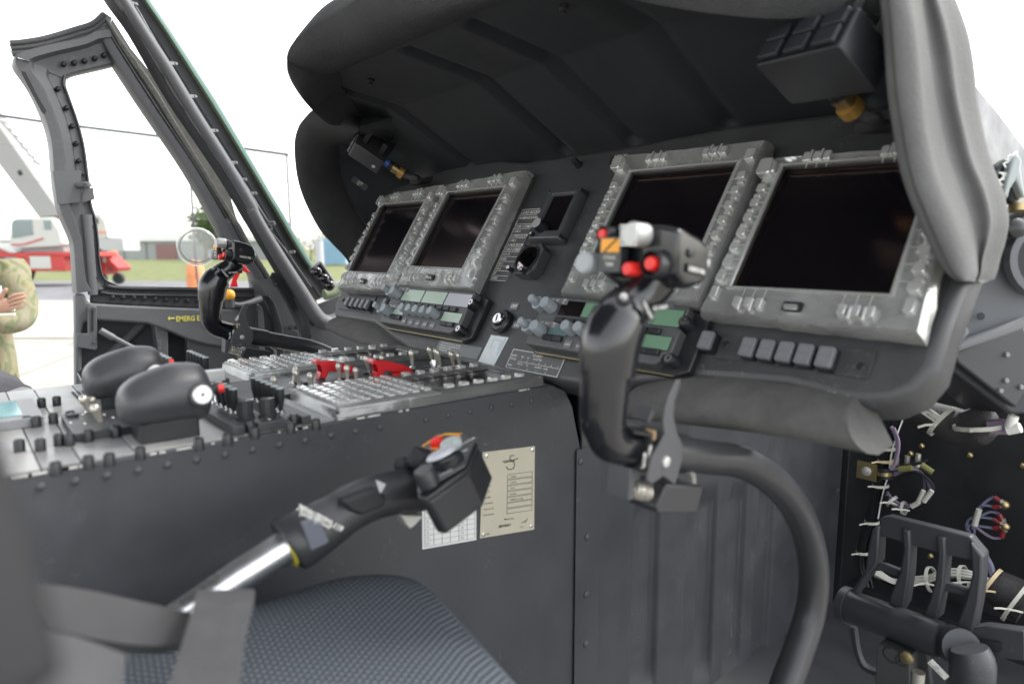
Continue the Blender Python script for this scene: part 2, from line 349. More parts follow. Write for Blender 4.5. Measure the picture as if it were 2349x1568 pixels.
# white sticker
t, xs, Q = placard('sticker', [kN(1950, 1160), kN(2130, 1215), kN(2305, 880), kN(2100, 850)], 'worn white sticker with pale blue marks below the key switch', 'sticker', mat('white_worn_sticker', (.62, .65, .66), .5, var=.12, vscale=60), h=.0006)
b = MB(); b.strip([tuple(Q(.3, .55)), tuple(Q(.3, .85)), tuple(Q(.75, .85)), tuple(Q(.75, .55))], .002, FP @ T((0, 0, .0007))); b.strip([tuple(Q(.85, .4)), tuple(Q(.88, .92))], .004, FP @ T((0, 0, .0007))); b.build('pale_print', mat('pale_blue_print', (.42, .55, .62), .5), t, smooth=0)
# radio call
t, xs, Q = placard('placard', [kE(345, 235), kE(430, 222), kE(440, 172), kE(365, 180)], 'small black radio call number placard near the panel top', 'placard', DARK)
lettering(t, [(xs[0][0]+.006, xs[0][1]+.013, .0075, 'RADIO CALL', dict(sx=.7)), (xs[0][0]+.005, xs[0][1]+.004, .0095, '21056', dict(sx=.8))])
# key switch with OFF tag
x, v = pv(kN(2250, 710)); F = FP @ T((x, v, 0))
t = thing('key_switch', F, 'round chrome key switch in a black collar below an off tag', 'switch')
MB().lathe([(.021, 0), (.021, .009), (.018, .012), (.0125, .0125), (.0125, .008)], F, 28).build('collar', DARK, t)
b = MB(); b.use(STEEL).lathe([(.0105, .004), (.0105, .017), (.009, .019)], F, 20); b.box(-.0125, .0125, -.003, .003, .008, .015, F @ RZ(20)); b.use(BLACK).box(-.0012, .0012, -.006, .006, .0189, .0195, F @ RZ(15)); b.build('lock_barrel', None, t)
for q, nm in ((kB(137, 528), 'OFF'), (kB(160, 705), 'ON')):
    x, v = pv(q); b = MB(); b.rbox(-.0105, .0105, -.0065, .0065, 0, .0012, .002, FP @ T((x, v, 0))); b.build('tag_plate', KEYM, t)
    MB().text(nm, .008, FP @ T((x, v-.003, .0014)), 'CENTER', bold=.02).build('lettering', WHITE, t, smooth=0, fix=False)
# ================================================================ multifunction displays in clear covers
BEZ = mat('display_bezel', (.055, .057, .06), .45, var=.1)
DISP = [
 ('leftmost multifunction display in its clear cover', [(775, 662), (905, 666), (1011, 424), (886, 448)], [kA(355, 1160), kA(735, 1178), kA(1088, 490), kA(665, 528)], .34),
 ('second display from the left with a soft pink reflection on its screen', [(913, 655), (1082, 662), (1207, 390), (1024, 425)], [kA(938, 1112), kA(1440, 1138), kA(1838, 362), kA(1290, 418)], .34),
 ('multifunction display behind the right control stick head', [(1286, 672), (1598, 694), (1760, 322), (1432, 358)], [kE(215, 880), kE(842, 893), kE(1132, 232), kE(488, 290)], .3),
 ('large rightmost display beside the glareshield wing', [(1605, 716), (2110, 768), (2212, 330), (1772, 366)], [kE(1070, 972), kE(2025, 1025), kE(2300, 195), kE(1378, 258)], .3),
]
for di, (lab, oq, sq, _) in enumerate(DISP):
    hS, hB = .024, .030
    o4 = [Vector(pv(q, hB)) for q in oq]; s4 = [Vector(pv(q, hS)) for q in sq]
    def O(s, u): return o4[0].lerp(o4[1], s).lerp(o4[3].lerp(o4[2], s), u)
    def S(s, u): return s4[0].lerp(s4[1], s).lerp(s4[3].lerp(s4[2], s), u)
    M = FP @ T((o4[0].x, o4[0].y, 0)); t = thing('display_unit', M, lab, 'display', 'multifunction displays on the instrument panel')
    # housing with opening
    ins = [O(s, u)*.985 + O(.5, .5)*.015 for s, u in ((0, 0), (1, 0), (1, 1), (0, 1))]
    ring = lambda ps, h: [(p.x, p.y, h) for p in ps]
    b = MB(); b.loft([ring(ins, 0), ring(ins, hB-.003), ring(s4, hB-.003), ring(s4, hS-.006)], F=FP); b.build('housing', BEZ, t, bevel=.001)
    b = MB(); b.prism([tuple(p) for p in s4], hS-.005, hS-.002, FP); b.build('screen', SCREEN, t, smooth=0)
    # vacuum-formed cover, subdivided so it can be wavy
    n = 26; b = MB()
    def side(k, s):
        a, c = ((0, 0), (1, 0)), 0
        if k == 0: return (s, 0)
        if k == 1: return (1, s)
        if k == 2: return (1-s, 1)
        return (0, 1-s)
    lp = [(k, i/n) for k in range(4) for i in range(n)]
    rr = []
    for j, (f, h) in enumerate(((0, .010), (0, .024), (.06, .0325), (.5, .031), (.94, .033), (1.0, .0275))):
        rg = []
        for k, s in lp:
            so, uo = side(k, s); a = O(so, uo); c = S(so, uo); p = a.lerp(c, f)
            wob = noise.noise(Vector((p.x*45+di*9, p.y*45, j*.7)))*(.0016 if j in (2, 3, 4) else .0008)
            if j < 2: d = (a - O(.5, .5)).normalized(); p = p + d*(.002 + .003*noise.noise(Vector((a.x*60, a.y*60, 3+di))) * (1 if j == 0 else .3))
            rg.append((p.x, p.y, h+wob))
        rr.append(rg)
    b.loft(rr, caps=False, F=FP); b.build('plastic_cover', FILM, t, smooth=50, fix=True)
    lipm = FILMK; cc_ = [FP @ Vector((p.x, p.y, .0325)) for p in [s4[0], s4[1], s4[2], s4[3]]]
    for i_ in range(4): pq = cc_[i_].lerp(cc_[(i_+1) % 4], -.012), cc_[i_].lerp(cc_[(i_+1) % 4], 1.012); MB().tube([pq[0], pq[0].lerp(pq[1], .5) + FP.to_3x3() @ Vector((0, 0, .0007)), pq[1]], .0021, 8, sub=4, sc=(1, 1.5)).build('window_lip', lipm, t, smooth=60)
    # tabs over buttons: small raised pill boxes
    def ctr(k, s, f=.5):
        so, uo = side(k, s); return O(so, uo).lerp(S(so, uo), f)
    keyp = None; lead = MB()
    def key(p, w, hgt, ang=0, H=.0062):
        b = MB(); b.rbox(-w/2, w/2, -hgt/2, hgt/2, 0, H, min(w, hgt)*.14, None, 1, top=.0009)
        F = FP @ T((p.x, p.y, .0305)) @ RZ(ang)
        b.v = [F @ q for q in b.v]
        return b.build('bezel_button', FILMK, t, smooth=0, fix=False)
    dot = MB()
    W = (o4[1]-o4[0]).length; H = (o4[3]-o4[0]).length
    for k in (1, 3):
        for i in range(7):
            s = (.16 + .105*i) if k == 1 else (1-(.16+.105*i))
            p = ctr(k, s, .42); key(p, .0120, .0112, H=.0078)
            q = ctr(k, s+.052*(1 if k == 1 else -1), .34)
            if i < 6: key(q, .0095, .0052, H=.0060)
            a = ctr(k, s, .62); c = a + Vector(((-1 if k == 1 else 1)*(O(0, .5)-S(0, .5)).length*.36, 0)); lead.strip([tuple(a), tuple(c)], .0008, FP @ T((0, 0, .0338)))
            dot.lathe([(.0017, 0), (.0012, .001)], FP @ T((p.x, p.y, .0368)), 8)
        pe = ctr(k, .94 if k == 1 else .06, .42); key(pe, .014, .017, H=.0085)
        pe = ctr(k, .06 if k == 1 else .94, .42); key(pe, .010, .016)
    key(O(.01, .92), .019, .024, H=.012)
    for k in (0, 2):
        for s0 in ((.16, .72) if k == 0 else (.2, .66)):
            for i in range(3):
                s = s0+.065*i; p = ctr(k, s, .45); key(p, .0088, .0128, H=.0078)
                if i < 2: key(ctr(k, s+.0325, .36), .0038, .016, H=.0085)
                a = ctr(k, s, .62); c = a + Vector((.001, (1 if k == 0 else -1)*(O(.5, 0)-S(.5, 0)).length*.34)); lead.strip([tuple(a), tuple(c)], .0008, FP @ T((0, 0, .0338)))
                dot.lathe([(.0017, 0), (.0012, .001)], FP @ T((p.x, p.y, .0368)), 8)
    lead.build('marking_lines', mat('soft_white_line', (.5, .5, .48), .5), t, smooth=0); dot.build('button_marks', WHITE, t, smooth=0)
    p = ctr(0, .47, .45); b = MB(); b.use(BLACK).rbox(-.011, .011, -.0055, .0055, .031, .0352, .001, FP @ T((p.x, p.y, 0))); b.use(FILM).rbox(-.008, .008, -.005, .0005, .035, .0385, .001, FP @ T((p.x, p.y, 0))); b.build('thumb_latch', None, t)
# ================================================================ radio control units
def knob(F, r, H, m, par, name='knob', two=False, n=18):
    b = MB()
    if two: b.lathe([(r*1.12, 0), (r*1.12, H*.55), (r*1.0, H*.58)], F, n, flute=1, fl=.05); b.lathe([(r*.72, H*.5), (r*.68, H*1.15), (r*.6, H*1.2)], F, n, flute=1, fl=.07)
    else: b.lathe([(r*.6, -.001), (r*.6, .001), (r*1.05, .001), (r, H*.9), (r*.9, H)], F, n, flute=1, fl=.06)
    return b.build(name, m, par, smooth=30)
def radio(q4, label, lcds, detail):
    hR = .027
    o4 = [Vector(pv(q, hR)) for q in q4]
    x0 = (o4[0].x+o4[3].x)/2; x1 = (o4[1].x+o4[2].x)/2; v0 = (o4[0].y+o4[1].y)/2; v1 = (o4[2].y+o4[3].y)/2; W = x1-x0; H = v1-v0
    F = FP @ T((x0, v0, 0)); t = thing('radio_control_unit', F, label, 'radio panel', 'radio control units under the displays')
    poly = [(0, 0), (W*.93, 0), (W*.955, H*.08), (W*.955, H*.18), (W, H*.22), (W, H*.62), (W*.96, H*.68), (W*.96, H*.8), (W, H*.86), (W, H), (0, H)]
    MB().prism(poly, .0, hR, F).build('case', mat('radio_case', (.075, .077, .08), .45, var=.1, bump=.2, bscale=900, dist=.0003), t, bevel=.0018)
    MB().prism([(W*.02, -.006), (W*1.02, -.006), (W*1.09, H*.04), (W*1.09, H*.96), (W*1.02, H), (W*.02, H)], 0, .012, F).build('back_plate', DARK, t, bevel=.002)
    MB().box(W*.05, W*1.02, -.0065, -.0055, .008, .013, F).build('gold_edge', BRASS, t)
    for yy in (.13, .76):
        b = MB(); b.use(DARK).lathe([(.0085, 0), (.0085, .026), (.007, .0285)], F @ T((W*1.0, H*yy, 0)), 18); b.use(STEEL).lathe([(.0055, .0284), (.0055, .0292), (.0025, .0292)], F @ T((W*1.0, H*yy, 0)), 14); b.use(BLACK).lathe([(.0022, .0292), (.0022, .0295)], F @ T((W*1.0, H*yy, 0)), 6); b.build('screw', None, t)
    for (a, c, d, e, m) in lcds:
        b = MB(); b.use(BLACK).rbox(W*a-.001, W*c+.001, H*d-.001, H*e+.001, hR-.001, hR+.0004, .001, F); b.use(m).rbox(W*a, W*c, H*d, H*e, hR, hR+.0009, .001, F); b.build('lcd_window', None, t, smooth=0)
    kk = MB().rbox(-.0062, .0062, -.0032, .0032, 0, .0045, .0008, F @ T((0, 0, 0)), top=.0008)
    for r_, y in (([.2+.083*i for i in range(9)], .535), ([.17, .245], .17), ([.83, .905], .19)):
        for a in r_:
            b = MB(); b.rbox(-W*.035, W*.035, -.0042, .0042, 0, .005, .0008, F @ T((W*a, H*y, hR)), top=.001); b.build('push_key', DARK, t, smooth=0)
    for i in range(5):
        a = .335+.092*i
        knob(F @ T((W*a, H*.36, hR)), .0088, .022, KNOBM, t)
        b = MB(); b.rbox(W*a-.007, W*a+.007, H*.04, H*.18, hR, hR+.0012, .001, F); b.rbox(W*a-.007, W*a+.007, H*.42, H*.49, hR, hR+.0012, .001, F); b.build('label_tab', KEYM, t)
        MB().text('P-SYNC', .0042, F @ T((W*a, H*.085, hR+.0015)), 'CENTER', bold=.01, sx=.8).build('lettering', WHITE, t, smooth=0, fix=False)
    for (a, y) in ((.0, .78), (.0, .30)):
        knob(F @ T((W*(a+.005), H*y, hR)), .0098, .024, KNOBM, t, two=True)
        knob(F @ T((W*(a+.10), H*(y-.02), hR)), .0098, .022, KNOBM, t)
        MB().rbox(W*(a+.04), W*(a+.2), H*(y+.07), H*(y+.19), hR, hR+.001, .001, F).build('label_tab', KEYM, t)
        b = MB(); b.text('NAV   OBS' if y > .5 else 'BRG   BRG', .0055, F @ T((W*(a+.05), H*(y+.12), hR+.0013)), bold=.01, sx=.8); b.text('REF', .0045, F @ T((W*(a+.16), H*(y+.145), hR+.0013)), bold=.01, sx=.8); b.text('SEL' if y > .5 else 'ADJ', .0045, F @ T((W*(a+.16), H*(y+.09), hR+.0013)), bold=.01, sx=.8)
        b.build('lettering', WHITE, t, smooth=0, fix=False)
    return t
radio([kN(785, 700), kN(1690, 835), kN(1920, 340), kN(985, 280)], 'radio control unit with pale green windows and five knobs in a row', [(.15, .415, .63, .93, LCD), (.43, .70, .63, .93, LCD), (.715, .985, .63, .93, mat('lilac_lcd', (.42, .42, .47), .2, spec=.7)), (.13, .275, .25, .47, LCD), (.77, .975, .25, .47, LCD)], True)
radio([kB(230, 880), kB(1560, 1085), kB(1780, 525), kB(430, 440)], 'radio control unit with green windows behind the right control stick', [(.16, .33, .65, .93, SCREEN), (.34, .55, .65, .93, LCDG), (.56, .76, .65, .93, LCDG), (.80, .985, .65, .93, LCDG), (.15, .30, .25, .46, LCDB), (.80, .975, .25, .47, LCDG)], False)
# ================================================================ legend push button strips
def strip_sw(centres, size, label, plate=None, screws=()):
    p0 = pv(centres[0]); F0 = FP @ T((p0[0], p0[1], 0)); t = thing('push_button_strip', F0, label, 'switch panel')
    if plate:
        q = [pv(c) for c in plate]; MB().prism(q, 0, .0025, FP).build('mounting_plate', PANELM, t, bevel=.0006)
    for s in screws: screw(s, .0025, .0045, DARK, t)
    for c in centres:
        x, v = pv(c, .017); w, h = size
        b = MB(); b.use(DARK).rbox(x-w/2-.0006, x+w/2+.0006, v-h/2-.0006, v+h/2+.0006, 0, .012, .0025, FP); b.use(KEYM).rbox(x-w/2, x+w/2, v-h/2, v+h/2, .012, .018, .0028, FP, top=.0012)
        b.use(mat('legend_insert', (.17, .17, .185), .35)).rbox(x-w*.34, x+w*.34, v+.0008, v+h*.36, .018, .0184, .001, FP); b.rbox(x-w*.34, x+w*.34, v-h*.36, v-.0008, .018, .0184, .001, FP)
        b.build('push_button', None, t)
    return t
strip_sw([kN(400+58*i+(0 if i else 0), 452+8*i) for i in range(5)], (.0125, .022), 'row of five grey push buttons at the left end of the panel', [kN(312, 545), kN(690, 600), kN(760, 400), kN(380, 360)], [kN(362, 440)])
strip_sw([kE(1157, 1298), kE(1264, 1312), kE(1374, 1326), kE(1488, 1340), kE(1612, 1356)], (.0175, .024), 'row of five grey push buttons on a plate below the rightmost display', [kE(972, 1370), kE(1868, 1492), kE(1922, 1330), kE(1020, 1240)], [kE(1037, 1290), kE(1828, 1420)])
strip_sw([kE(912, 1258)], (.0175, .024), 'single grey push button between radio unit and right button row')
strip_sw([kN(835, 470)], (.013, .022), 'single grey push button just left of the radio unit knobs')
# ================================================================ standby instruments
o4 = [Vector(pv(q, .02)) for q in (kA(2032, 822), kA(2290, 850), kE(172, 380), kE(5, 385))]
x0 = (pv(kA(2090, 740), .02)[0] + pv(kA(2190, 430), .02)[0])/2; x1 = pv(kE(172, 380), .02)[0]; v0 = pv(kA(2040, 822), .02)[1]; v1 = pv(kE(172, 372), .02)[1]
F = FP @ T((x0, v0, 0)); W = x1-x0; H = v1-v0
t = thing('standby_display', F, 'square standby instrument in a raised black frame with a fat round knob', 'gauge')
CASE = mat('instrument_case', (.05, .053, .058), .42, bump=.2, bscale=900, dist=.0002)
b = MB(); b.use(CASE).loft([[(-.004, -.004, 0), (W+.004, -.004, 0), (W+.004, H+.004, 0), (-.004, H+.004, 0)], [(-.004, -.004, .012), (W+.004, -.004, .012), (W+.004, H+.004, .012), (-.004, H+.004, .012)], [(0, 0, .020), (W, 0, .020), (W, H, .020), (0, H, .020)], [(W*.12, H*.14, .0205), (W*.9, H*.14, .0205), (W*.9, H*.93, .0205), (W*.12, H*.93, .0205)], [(W*.14, H*.16, .015), (W*.88, H*.16, .015), (W*.88, H*.91, .015), (W*.14, H*.91, .015)]], F=F)
b.build('case', None, t, bevel=.0015)
MB().box(W*.13, W*.89, H*.15, H*.92, .0145, .0158, F).build('screen', SCREEN, t)
b = MB(); b.use(DARK).lathe([(.011, .015), (.011, .030), (.010, .036)], F @ T((W*.33, H*.20, 0)), 26); b.use(SILV).lathe([(.0096, .036), (.0094, .0364)], F @ T((W*.33, H*.20, 0)), 26); b.build('knob', None, t)
MB().rbox(-.004, .004, -.0035, .0035, .02, .027, .001, F @ T((W*.12, H*.05, 0))).build('button', DARK, t); MB().text('M', .006, F @ T((W*.12, H*.05-.002, .0272)), 'CENTER', bold=.02).build('lettering', WHITE, t, smooth=0, fix=False)
for a, c in ((-.02, .98), (1.03, .98), (1.03, .05)): MB().lathe([(.003, .0), (.003, .021), (.0018, .022)], F @ T((W*a, H*c, 0)), 10).build('screw', DARK, t)
x, v = pv(kA(2010, 1010), .024); F = FP @ T((x, v, 0))
t = thing('round_clock', F, 'round dial instrument with a mirror-like glass and two small knobs at its foot', 'gauge')
a = .030; oct_ = [(-a, -a*.62), (-a*.62, -a), (a*.62, -a), (a, -a*.62), (a, a*.62), (a*.62, a), (-a*.62, a), (-a, a*.62)]
MB().prism(oct_, 0, .022, F).build('case', CASE, t, bevel=.0012)
MB().lathe([(.0262, .021), (.0262, .0245), (.0245, .0245), (.0240, .0225)], F, 40).build('bezel_ring', DARK, t)
MB().lathe([(.0238, .0221), (.0238, .0229), (.015, .0236), (.003, .0238)], F, 40).build('dial_glass', mat('mirror_glass', (.36, .32, .33), .05, spec=1., metal=1.), t)
for cx, cy in ((-.024, -.025), (.010, -.027)):
    b = MB(); b.use(DARK).lathe([(.0042, .02), (.0042, .034)], F @ T((cx, cy, 0)), 14, flute=1, fl=.05); b.use(STEEL).lathe([(.004, .034), (.0036, .0346)], F @ T((cx, cy, 0)), 14); b.build('knob', None, t)
for cx, cy in ((-.02, .024), (.021, -.022)): MB().lathe([(.0032, .02), (.0032, .0235), (.002, .0245)], F @ T((cx, cy, 0)), 10).build('screw', DARK, t)
# ================================================================ foam pads under the panel
def cushion(name, top, bot, h_t, h_b, bulge, label, mt=FOAM2, endcap=True):
    # top and bottom edges traced on the panel plane, bulging out towards the seats
    n = max(len(top), len(bot)); T_ = sm2([pw(q, h_t) for q in top], 5); B_ = sm2([pw(q, h_b) for q in bot], 5)
    k = min(len(T_), len(B_)); rings = []
    for i in range(k):
        a = T_[i]; c = B_[i]; out = Vector((0, -1, -.15)).normalized(); g = []
        for j in range(9):
            u = j/8; g.append(a.lerp(c, u) + out*(bulge*math.sin(math.pi*u)**.6))
        d = Vector((0, 1, .1)).normalized()*.035
        g += [c + d, a + d]
        rings.append(g)
    t = thing(name, T(T_[0]), label, 'padding')
    b = MB(); b.loft(rings); return b.build('foam', mt, t, smooth=60, bevel=0)
cushion('edge_padding', [kN(252, 648), kN(480, 672), kN(700, 722), kN(790, 775), kN(900, 880), kN(1110, 1025)], [kN(255, 800), kN(380, 880), kN(560, 950), kN(700, 985), kN(900, 1040), kN(1120, 1095)], .004, .0, .022, 'short curved grey foam pad under the left end of the instrument panel')
cushion('edge_padding', [(1462, 886), (1530, 872), (1594, 868), (1700, 874), (1800, 886), (1880, 902), (1956, 918)], [(1440, 960), (1530, 968), (1610, 978), (1700, 988), (1790, 1002), (1890, 1018), (2015, 1043)], .006, -.01, .03, 'long grey foam pad under the right half of the instrument panel')
# ================================================================ glareshield
hood = thing('glareshield', (-.94, .9, 1.68), 'large dark overhanging glareshield hood with padded fabric rim and moulded grooves', 'glareshield')
# facet B from the panel top to the kink, facet A from the kink aft to the rim
kB0 = Vector((0, .925, 1.672)); kB1 = Vector((0, .725, 1.780)); kA1 = Vector((0, .50, 1.812))
nB = (kB1-kB0).cross(Vector((1, 0, 0))).normalized(); nA = (kA1-kB1).cross(Vector((1, 0, 0))).normalized()
def onA(p): return onp(p, kB1, nA)
def onB(p): return onp(p, kB1, nB)
xL, xR = -1.62, -.30
def prof(u):   # along facets: 0 at panel, 1 kink, 2 rim
    return kB0.lerp(kB1, u) if u <= 1 else kB1.lerp(kA1, u-1)
ribs = [-1.243, -.948, -.783, -.598, -.40]
xs_ = []; x = xL
while x < xR: xs_.append(x); x += .0095
xs_.append(xR); us = [i/22*1.98 for i in range(23)]
us = sorted(us + [.04, .07, .98, 1.02, 1.62, 1.68, 1.74])
_le = [onA(q) for q in ((764, 172), (775, 188), (800, 222), (818, 250))] + [onB((829, 272))]; _le = sorted((p.y, p.x) for p in _le)
def left_edge(u): # hood inner boundary on the port side follows the rim
    y = prof(u).y
    if y > _le[-1][0]: return xL
    if y <= _le[0][0]: return _le[0][1]
    for (a, b_), (c, d) in zip(_le, _le[1:]):
        if a <= y <= c: return b_ + (d-b_)*(y-a)/max(1e-6, c-a)
    return xL
rows = []
for u in us:
    P = prof(u); nn = (nB if u < 1 else nA); nn = -nn if nn.z > 0 else nn; r = []
    for x in xs_:
        dep = 0
        for i, rx in enumerate(ribs):
            e = 1.62 if i else 1.55
            fu = 1 if .06 < u < e else (max(0, 1-(.06-u)/.05) if u <= .06 else max(0, 1-(u-e)/.08))
            w = .017; d = abs(x-rx)/w
            if d < 1: dep = max(dep, fu*min(1, (1-d)*2.2))
        r.append(Vector((max(x, left_edge(u)), P.y, P.z)) - nn*(.013*dep))
    rows.append(r)
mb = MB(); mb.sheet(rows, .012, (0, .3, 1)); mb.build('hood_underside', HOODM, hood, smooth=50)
def rimloft(pairs, name, m, hood=hood, nb=8, sub=6, bulge=.02, out=None, thick=.03):
    I = sm2([p[0] for p in pairs], sub); Ou = sm2([p[1] for p in pairs], sub); rows = []
    for a, c in zip(I, Ou):
        mid = (a+c)/2; toward = (CAM-mid).normalized() if out is None else Vector(out)
        r = []
        for j in range(nb+1):
            u = j/nb; s = u*u*(3-2*u) if False else u
            r.append(a.lerp(c, s) + toward*(bulge*math.sin(math.pi*min(1, s*1.0))**.7))
        # roll the silhouette edge over and back
        d = (c-a).normalized(); bk = -toward
        for k in (1, 2, 3, 4): 
            ang = k*math.pi/8; r.append(c + d*(thick*.5*math.sin(ang*1.0)*.35) + bk*(thick*(1-math.cos(ang))*1.4))
        r.append(r[-1] + bk*.02 + (a-c)*.15)
        rows.append(r)
    b = MB(); b.grid(rows); b.build(name, m, hood, smooth=70)
    return rows
dn = Vector((-.2, -.6, -.75)).normalized()
pairs = [
 (onA((1500, -110)), AD((1080, -190), .80)), (onA((1300, -55)), AD((960, -75), .86)), (onA((1164, 0)), AD((838, -10), .90)), (onA((990, 75)), AD((764, 38), .95)),
 (onA((860, 130)), AD((700, 76), .99)), (onA((764, 172)), AD((661, 118), 1.03)), (onA((775, 188)), AD((663, 160), 1.06)), (onA((800, 222)), AD((690, 207), 1.10)), (onA((818, 250)), AD((712, 232), 1.16)), (onB((829, 272)), AD((733, 250), 1.24))]
rimloft(pairs, 'rim_padding', FOAM, bulge=.03, out=dn, thick=.035)
pairs = [(onB((829, 272)), AD((738, 240), 1.30)), (AD((824, 297), 1.40), AD((708, 264), 1.42)), (AD((800, 318), 1.52), AD((688, 292), 1.50)), (AD((779, 332), 1.60), AD((679, 333), 1.55)), (AD((777, 362), 1.66), AD((684, 400), 1.60)), (AD((787, 417), 1.72), AD((700, 456), 1.64)),
 (AD((811, 477), 1.76), AD((734, 523), 1.69)), (AD((840, 520), 1.84), AD((765, 560), 1.73)), (AD((850, 560), 1.88), AD((797, 595), 1.78)), (AD((850, 620), 1.90), AD((820, 640), 1.83))]
rimloft(pairs, 'rim_padding', FOAM, bulge=.02, out=(CAM-AD((750, 400), 1.4)).normalized(), thick=.03)
# dark end wall inside the port wing
b = MB(); w = [[onB((829, 270)), AD((826, 290), 1.40), AD((800, 312), 1.53), AD((776, 330), 1.61), AD((774, 362), 1.67), AD((784, 420), 1.73), AD((806, 480), 1.78), AD((836, 522), 1.85), AD((846, 560), 1.89)],
 [onB((900, 270)), onB((900, 300)), onB((910, 330)), AD((930, 360), 1.72), AD((940, 400), 1.74), AD((940, 440), 1.74), AD((930, 480), 1.76), AD((920, 520), 1.80), AD((900, 560), 1.86)]]
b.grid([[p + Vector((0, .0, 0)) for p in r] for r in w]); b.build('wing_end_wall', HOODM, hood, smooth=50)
# outer skin over the top
b = MB(); top = []
Ou = sm2([p[1] for p in [(0, AD((1080, -190), .80)), (0, AD((960, -75), .86)), (0, AD((838, -10), .90)), (0, AD((764, 38), .95)), (0, AD((700, 76), .99)), (0, AD((664, 114), 1.03))]], 4)
for p in Ou: top.append([p + Vector((0, .03, .012)), p + Vector((0, .2, .035)), Vector((p.x, 1.0, p.z-.0)), Vector((p.x*.97, 1.25, p.z-.16))])
for x, q in ((-1.68, ((.86, 1.66), (.90, 1.67), (1.0, 1.62), (1.25, 1.5))), (-1.55, ((.80, 1.74), (.85, 1.745), (1.0, 1.69), (1.25, 1.52))), (-1.38, ((.72, 1.795), (.80, 1.80), (1.0, 1.72), (1.25, 1.52))), (-1.22, ((.60, 1.84), (.75, 1.83), (1.0, 1.74), (1.25, 1.52))), (-.62, ((.60, 1.83), (.75, 1.825), (1.0, 1.72), (1.25, 1.52))), (-.45, ((.66, 1.80), (.76, 1.79), (.95, 1.70), (1.2, 1.5))), (-.33, ((.74, 1.755), (.80, 1.74), (.95, 1.65), (1.15, 1.47))), (-.28, ((.80, 1.70), (.86, 1.67), (.98, 1.60), (1.15, 1.44)))): top.append([Vector((x, *p)) for p in q])
top = sorted(top, key=lambda r: r[0].x)
b.sheet(top, .006, (0, 0, 1)); b.build('top_skin', PAINT, hood, smooth=60)
# starboard rim: short lip across the top and the thick wing coming down
lip = [AD((1380, -30), .70), AD((1438, -4), .69), AD((1583, 24), .68), AD((1728, 41), .67), AD((1832, 42), .66), AD((1915, 35), .655), AD((2030, 30), .65)]
L1 = sm2(lip, 5); rows = []
for p in L1: rows.append([p + Vector((.0, .10, .035)), p + Vector((0, .03, .012)), p, p + Vector((-.003, -.012, .010)), p + Vector((-.003, -.018, .035)), p + Vector((0, .0, .075)), p + Vector((0, .10, .10)), p + Vector((0, .2, .10))])
b = MB(); b.grid(rows); b.build('rim_padding', FOAM, hood, smooth=70)
# wing columns in crop I pixels (left edge .. right edge), with x plane of each column
wing = [ # y, x positions across
 (-90, (92, 130, 185, 222, 250, 275, 285)), (0, (105, 150, 205, 222, 262, 300, 322)), (90, (114, 160, 218, 236, 280, 325, 352)), (200, (122, 170, 232, 250, 298, 348, 372)), (330, (132, 182, 244, 262, 318, 366, 386)), (440, (148, 200, 256, 280, 340, 390, 408)),
 (560, (168, 222, 280, 304, 372, 420, 440)), (660, (196, 250, 310, 340, 410, 462, 480)), (760, (236, 290, 348, 384, 440, 486, 500)), (840, (272, 325, 378, 412, 448, 478, 488)), (900, (302, 350, 398, 428, 448, 462, 470)), (950, (336, 372, 412, 436, 448, 455, 458)), (978, (372, 392, 414, 430, 438, 444, 447))]
off = (.010, -.012, -.018, -.012, .010, -.004, .010)   # depth added along the view (m), ridge towards the cockpit
rows = []
for yy, xsn in wing:
    dpt = .595 + .035*min(1, max(0, yy)/978)
    r = [AD(kI(xx, yy), dpt + o*1.0 + .05*i/6) for i, (xx, o) in enumerate(zip(xsn, off))]
    r = [r[0] + Vector((-.008, .06, 0)), r[0] + Vector((-.004, .02, 0))] + r + [r[-1] + Vector((.0, .05, 0)), r[-1] + Vector((-.03, .09, 0))]
    rows.append(r)
cols = [sm2([r[i] for r in rows], 4) for i in range(len(rows[0]))]
rows = [sm2([c[k] for c in cols], 3) for k in range(len(cols[0]))]
b = MB(); b.grid(rows); 
last = rows[-1]; cpt = sum(last, Vector())/len(last) + Vector((0, .03, -.004)); b.grid([last, [cpt]*len(last)])
WINGM = mat('wing_fabric', (.115, .117, .116), .9, bump=1., bscale=300, var=.16, vscale=18, spec=.25, dist=.0009)
b.build('starboard_wing', WINGM, hood, smooth=80)
b = MB(); b.tube([r[8] + (CAM-r[8]).normalized()*.0004 for r in rows], .0011, 6); b.build('stitched_seam', mat('seam_dark', (.05, .05, .05), .9), hood, smooth=60)
# small fasteners on the underside
many('fastener', DARK, hood, [(onA(q), -nA if nA.z > 0 else nA) for q in (kP(660, 545), kP(1985, 40), kQ(1437, 187))], lambda b, F: b.lathe([(.006, 0), (.006, .004), (.0035, .006), (.0035, .010)], F, 10))
# label plate inside the port wing (the square code beside the text is left out)
q = [kA(360, 290), kA(495, 385), kA(525, 345), kA(390, 243)]
pl_ = [AD(c, 1.66) for c in q]
t = thing('label_plate', T(pl_[0]), 'tiny black label plate with white print inside the hood, left of the round reading lamp', 'label')
X = (pl_[1]-pl_[0]).normalized(); Yv = (pl_[3]-pl_[0]); nn = X.cross(Yv).normalized(); nn = nn if nn.dot(CAM-pl_[0]) > 0 else -nn; F = frame(pl_[0], nn, X)
w, h = (pl_[1]-pl_[0]).length, Yv.length
MB().box(0, w, 0, h, 0, .001, F).build('plate', BLACK, t)
b = MB()
for i, s in enumerate(('CAGE 78286', 'PNR 70550', 'SER A12')): b.text(s, h*.2, F @ T((w*.36, h*(.68-.28*i), .0014)), bold=.01, sx=.9)
b.build('lettering', WHITE, t, smooth=0, fix=False)
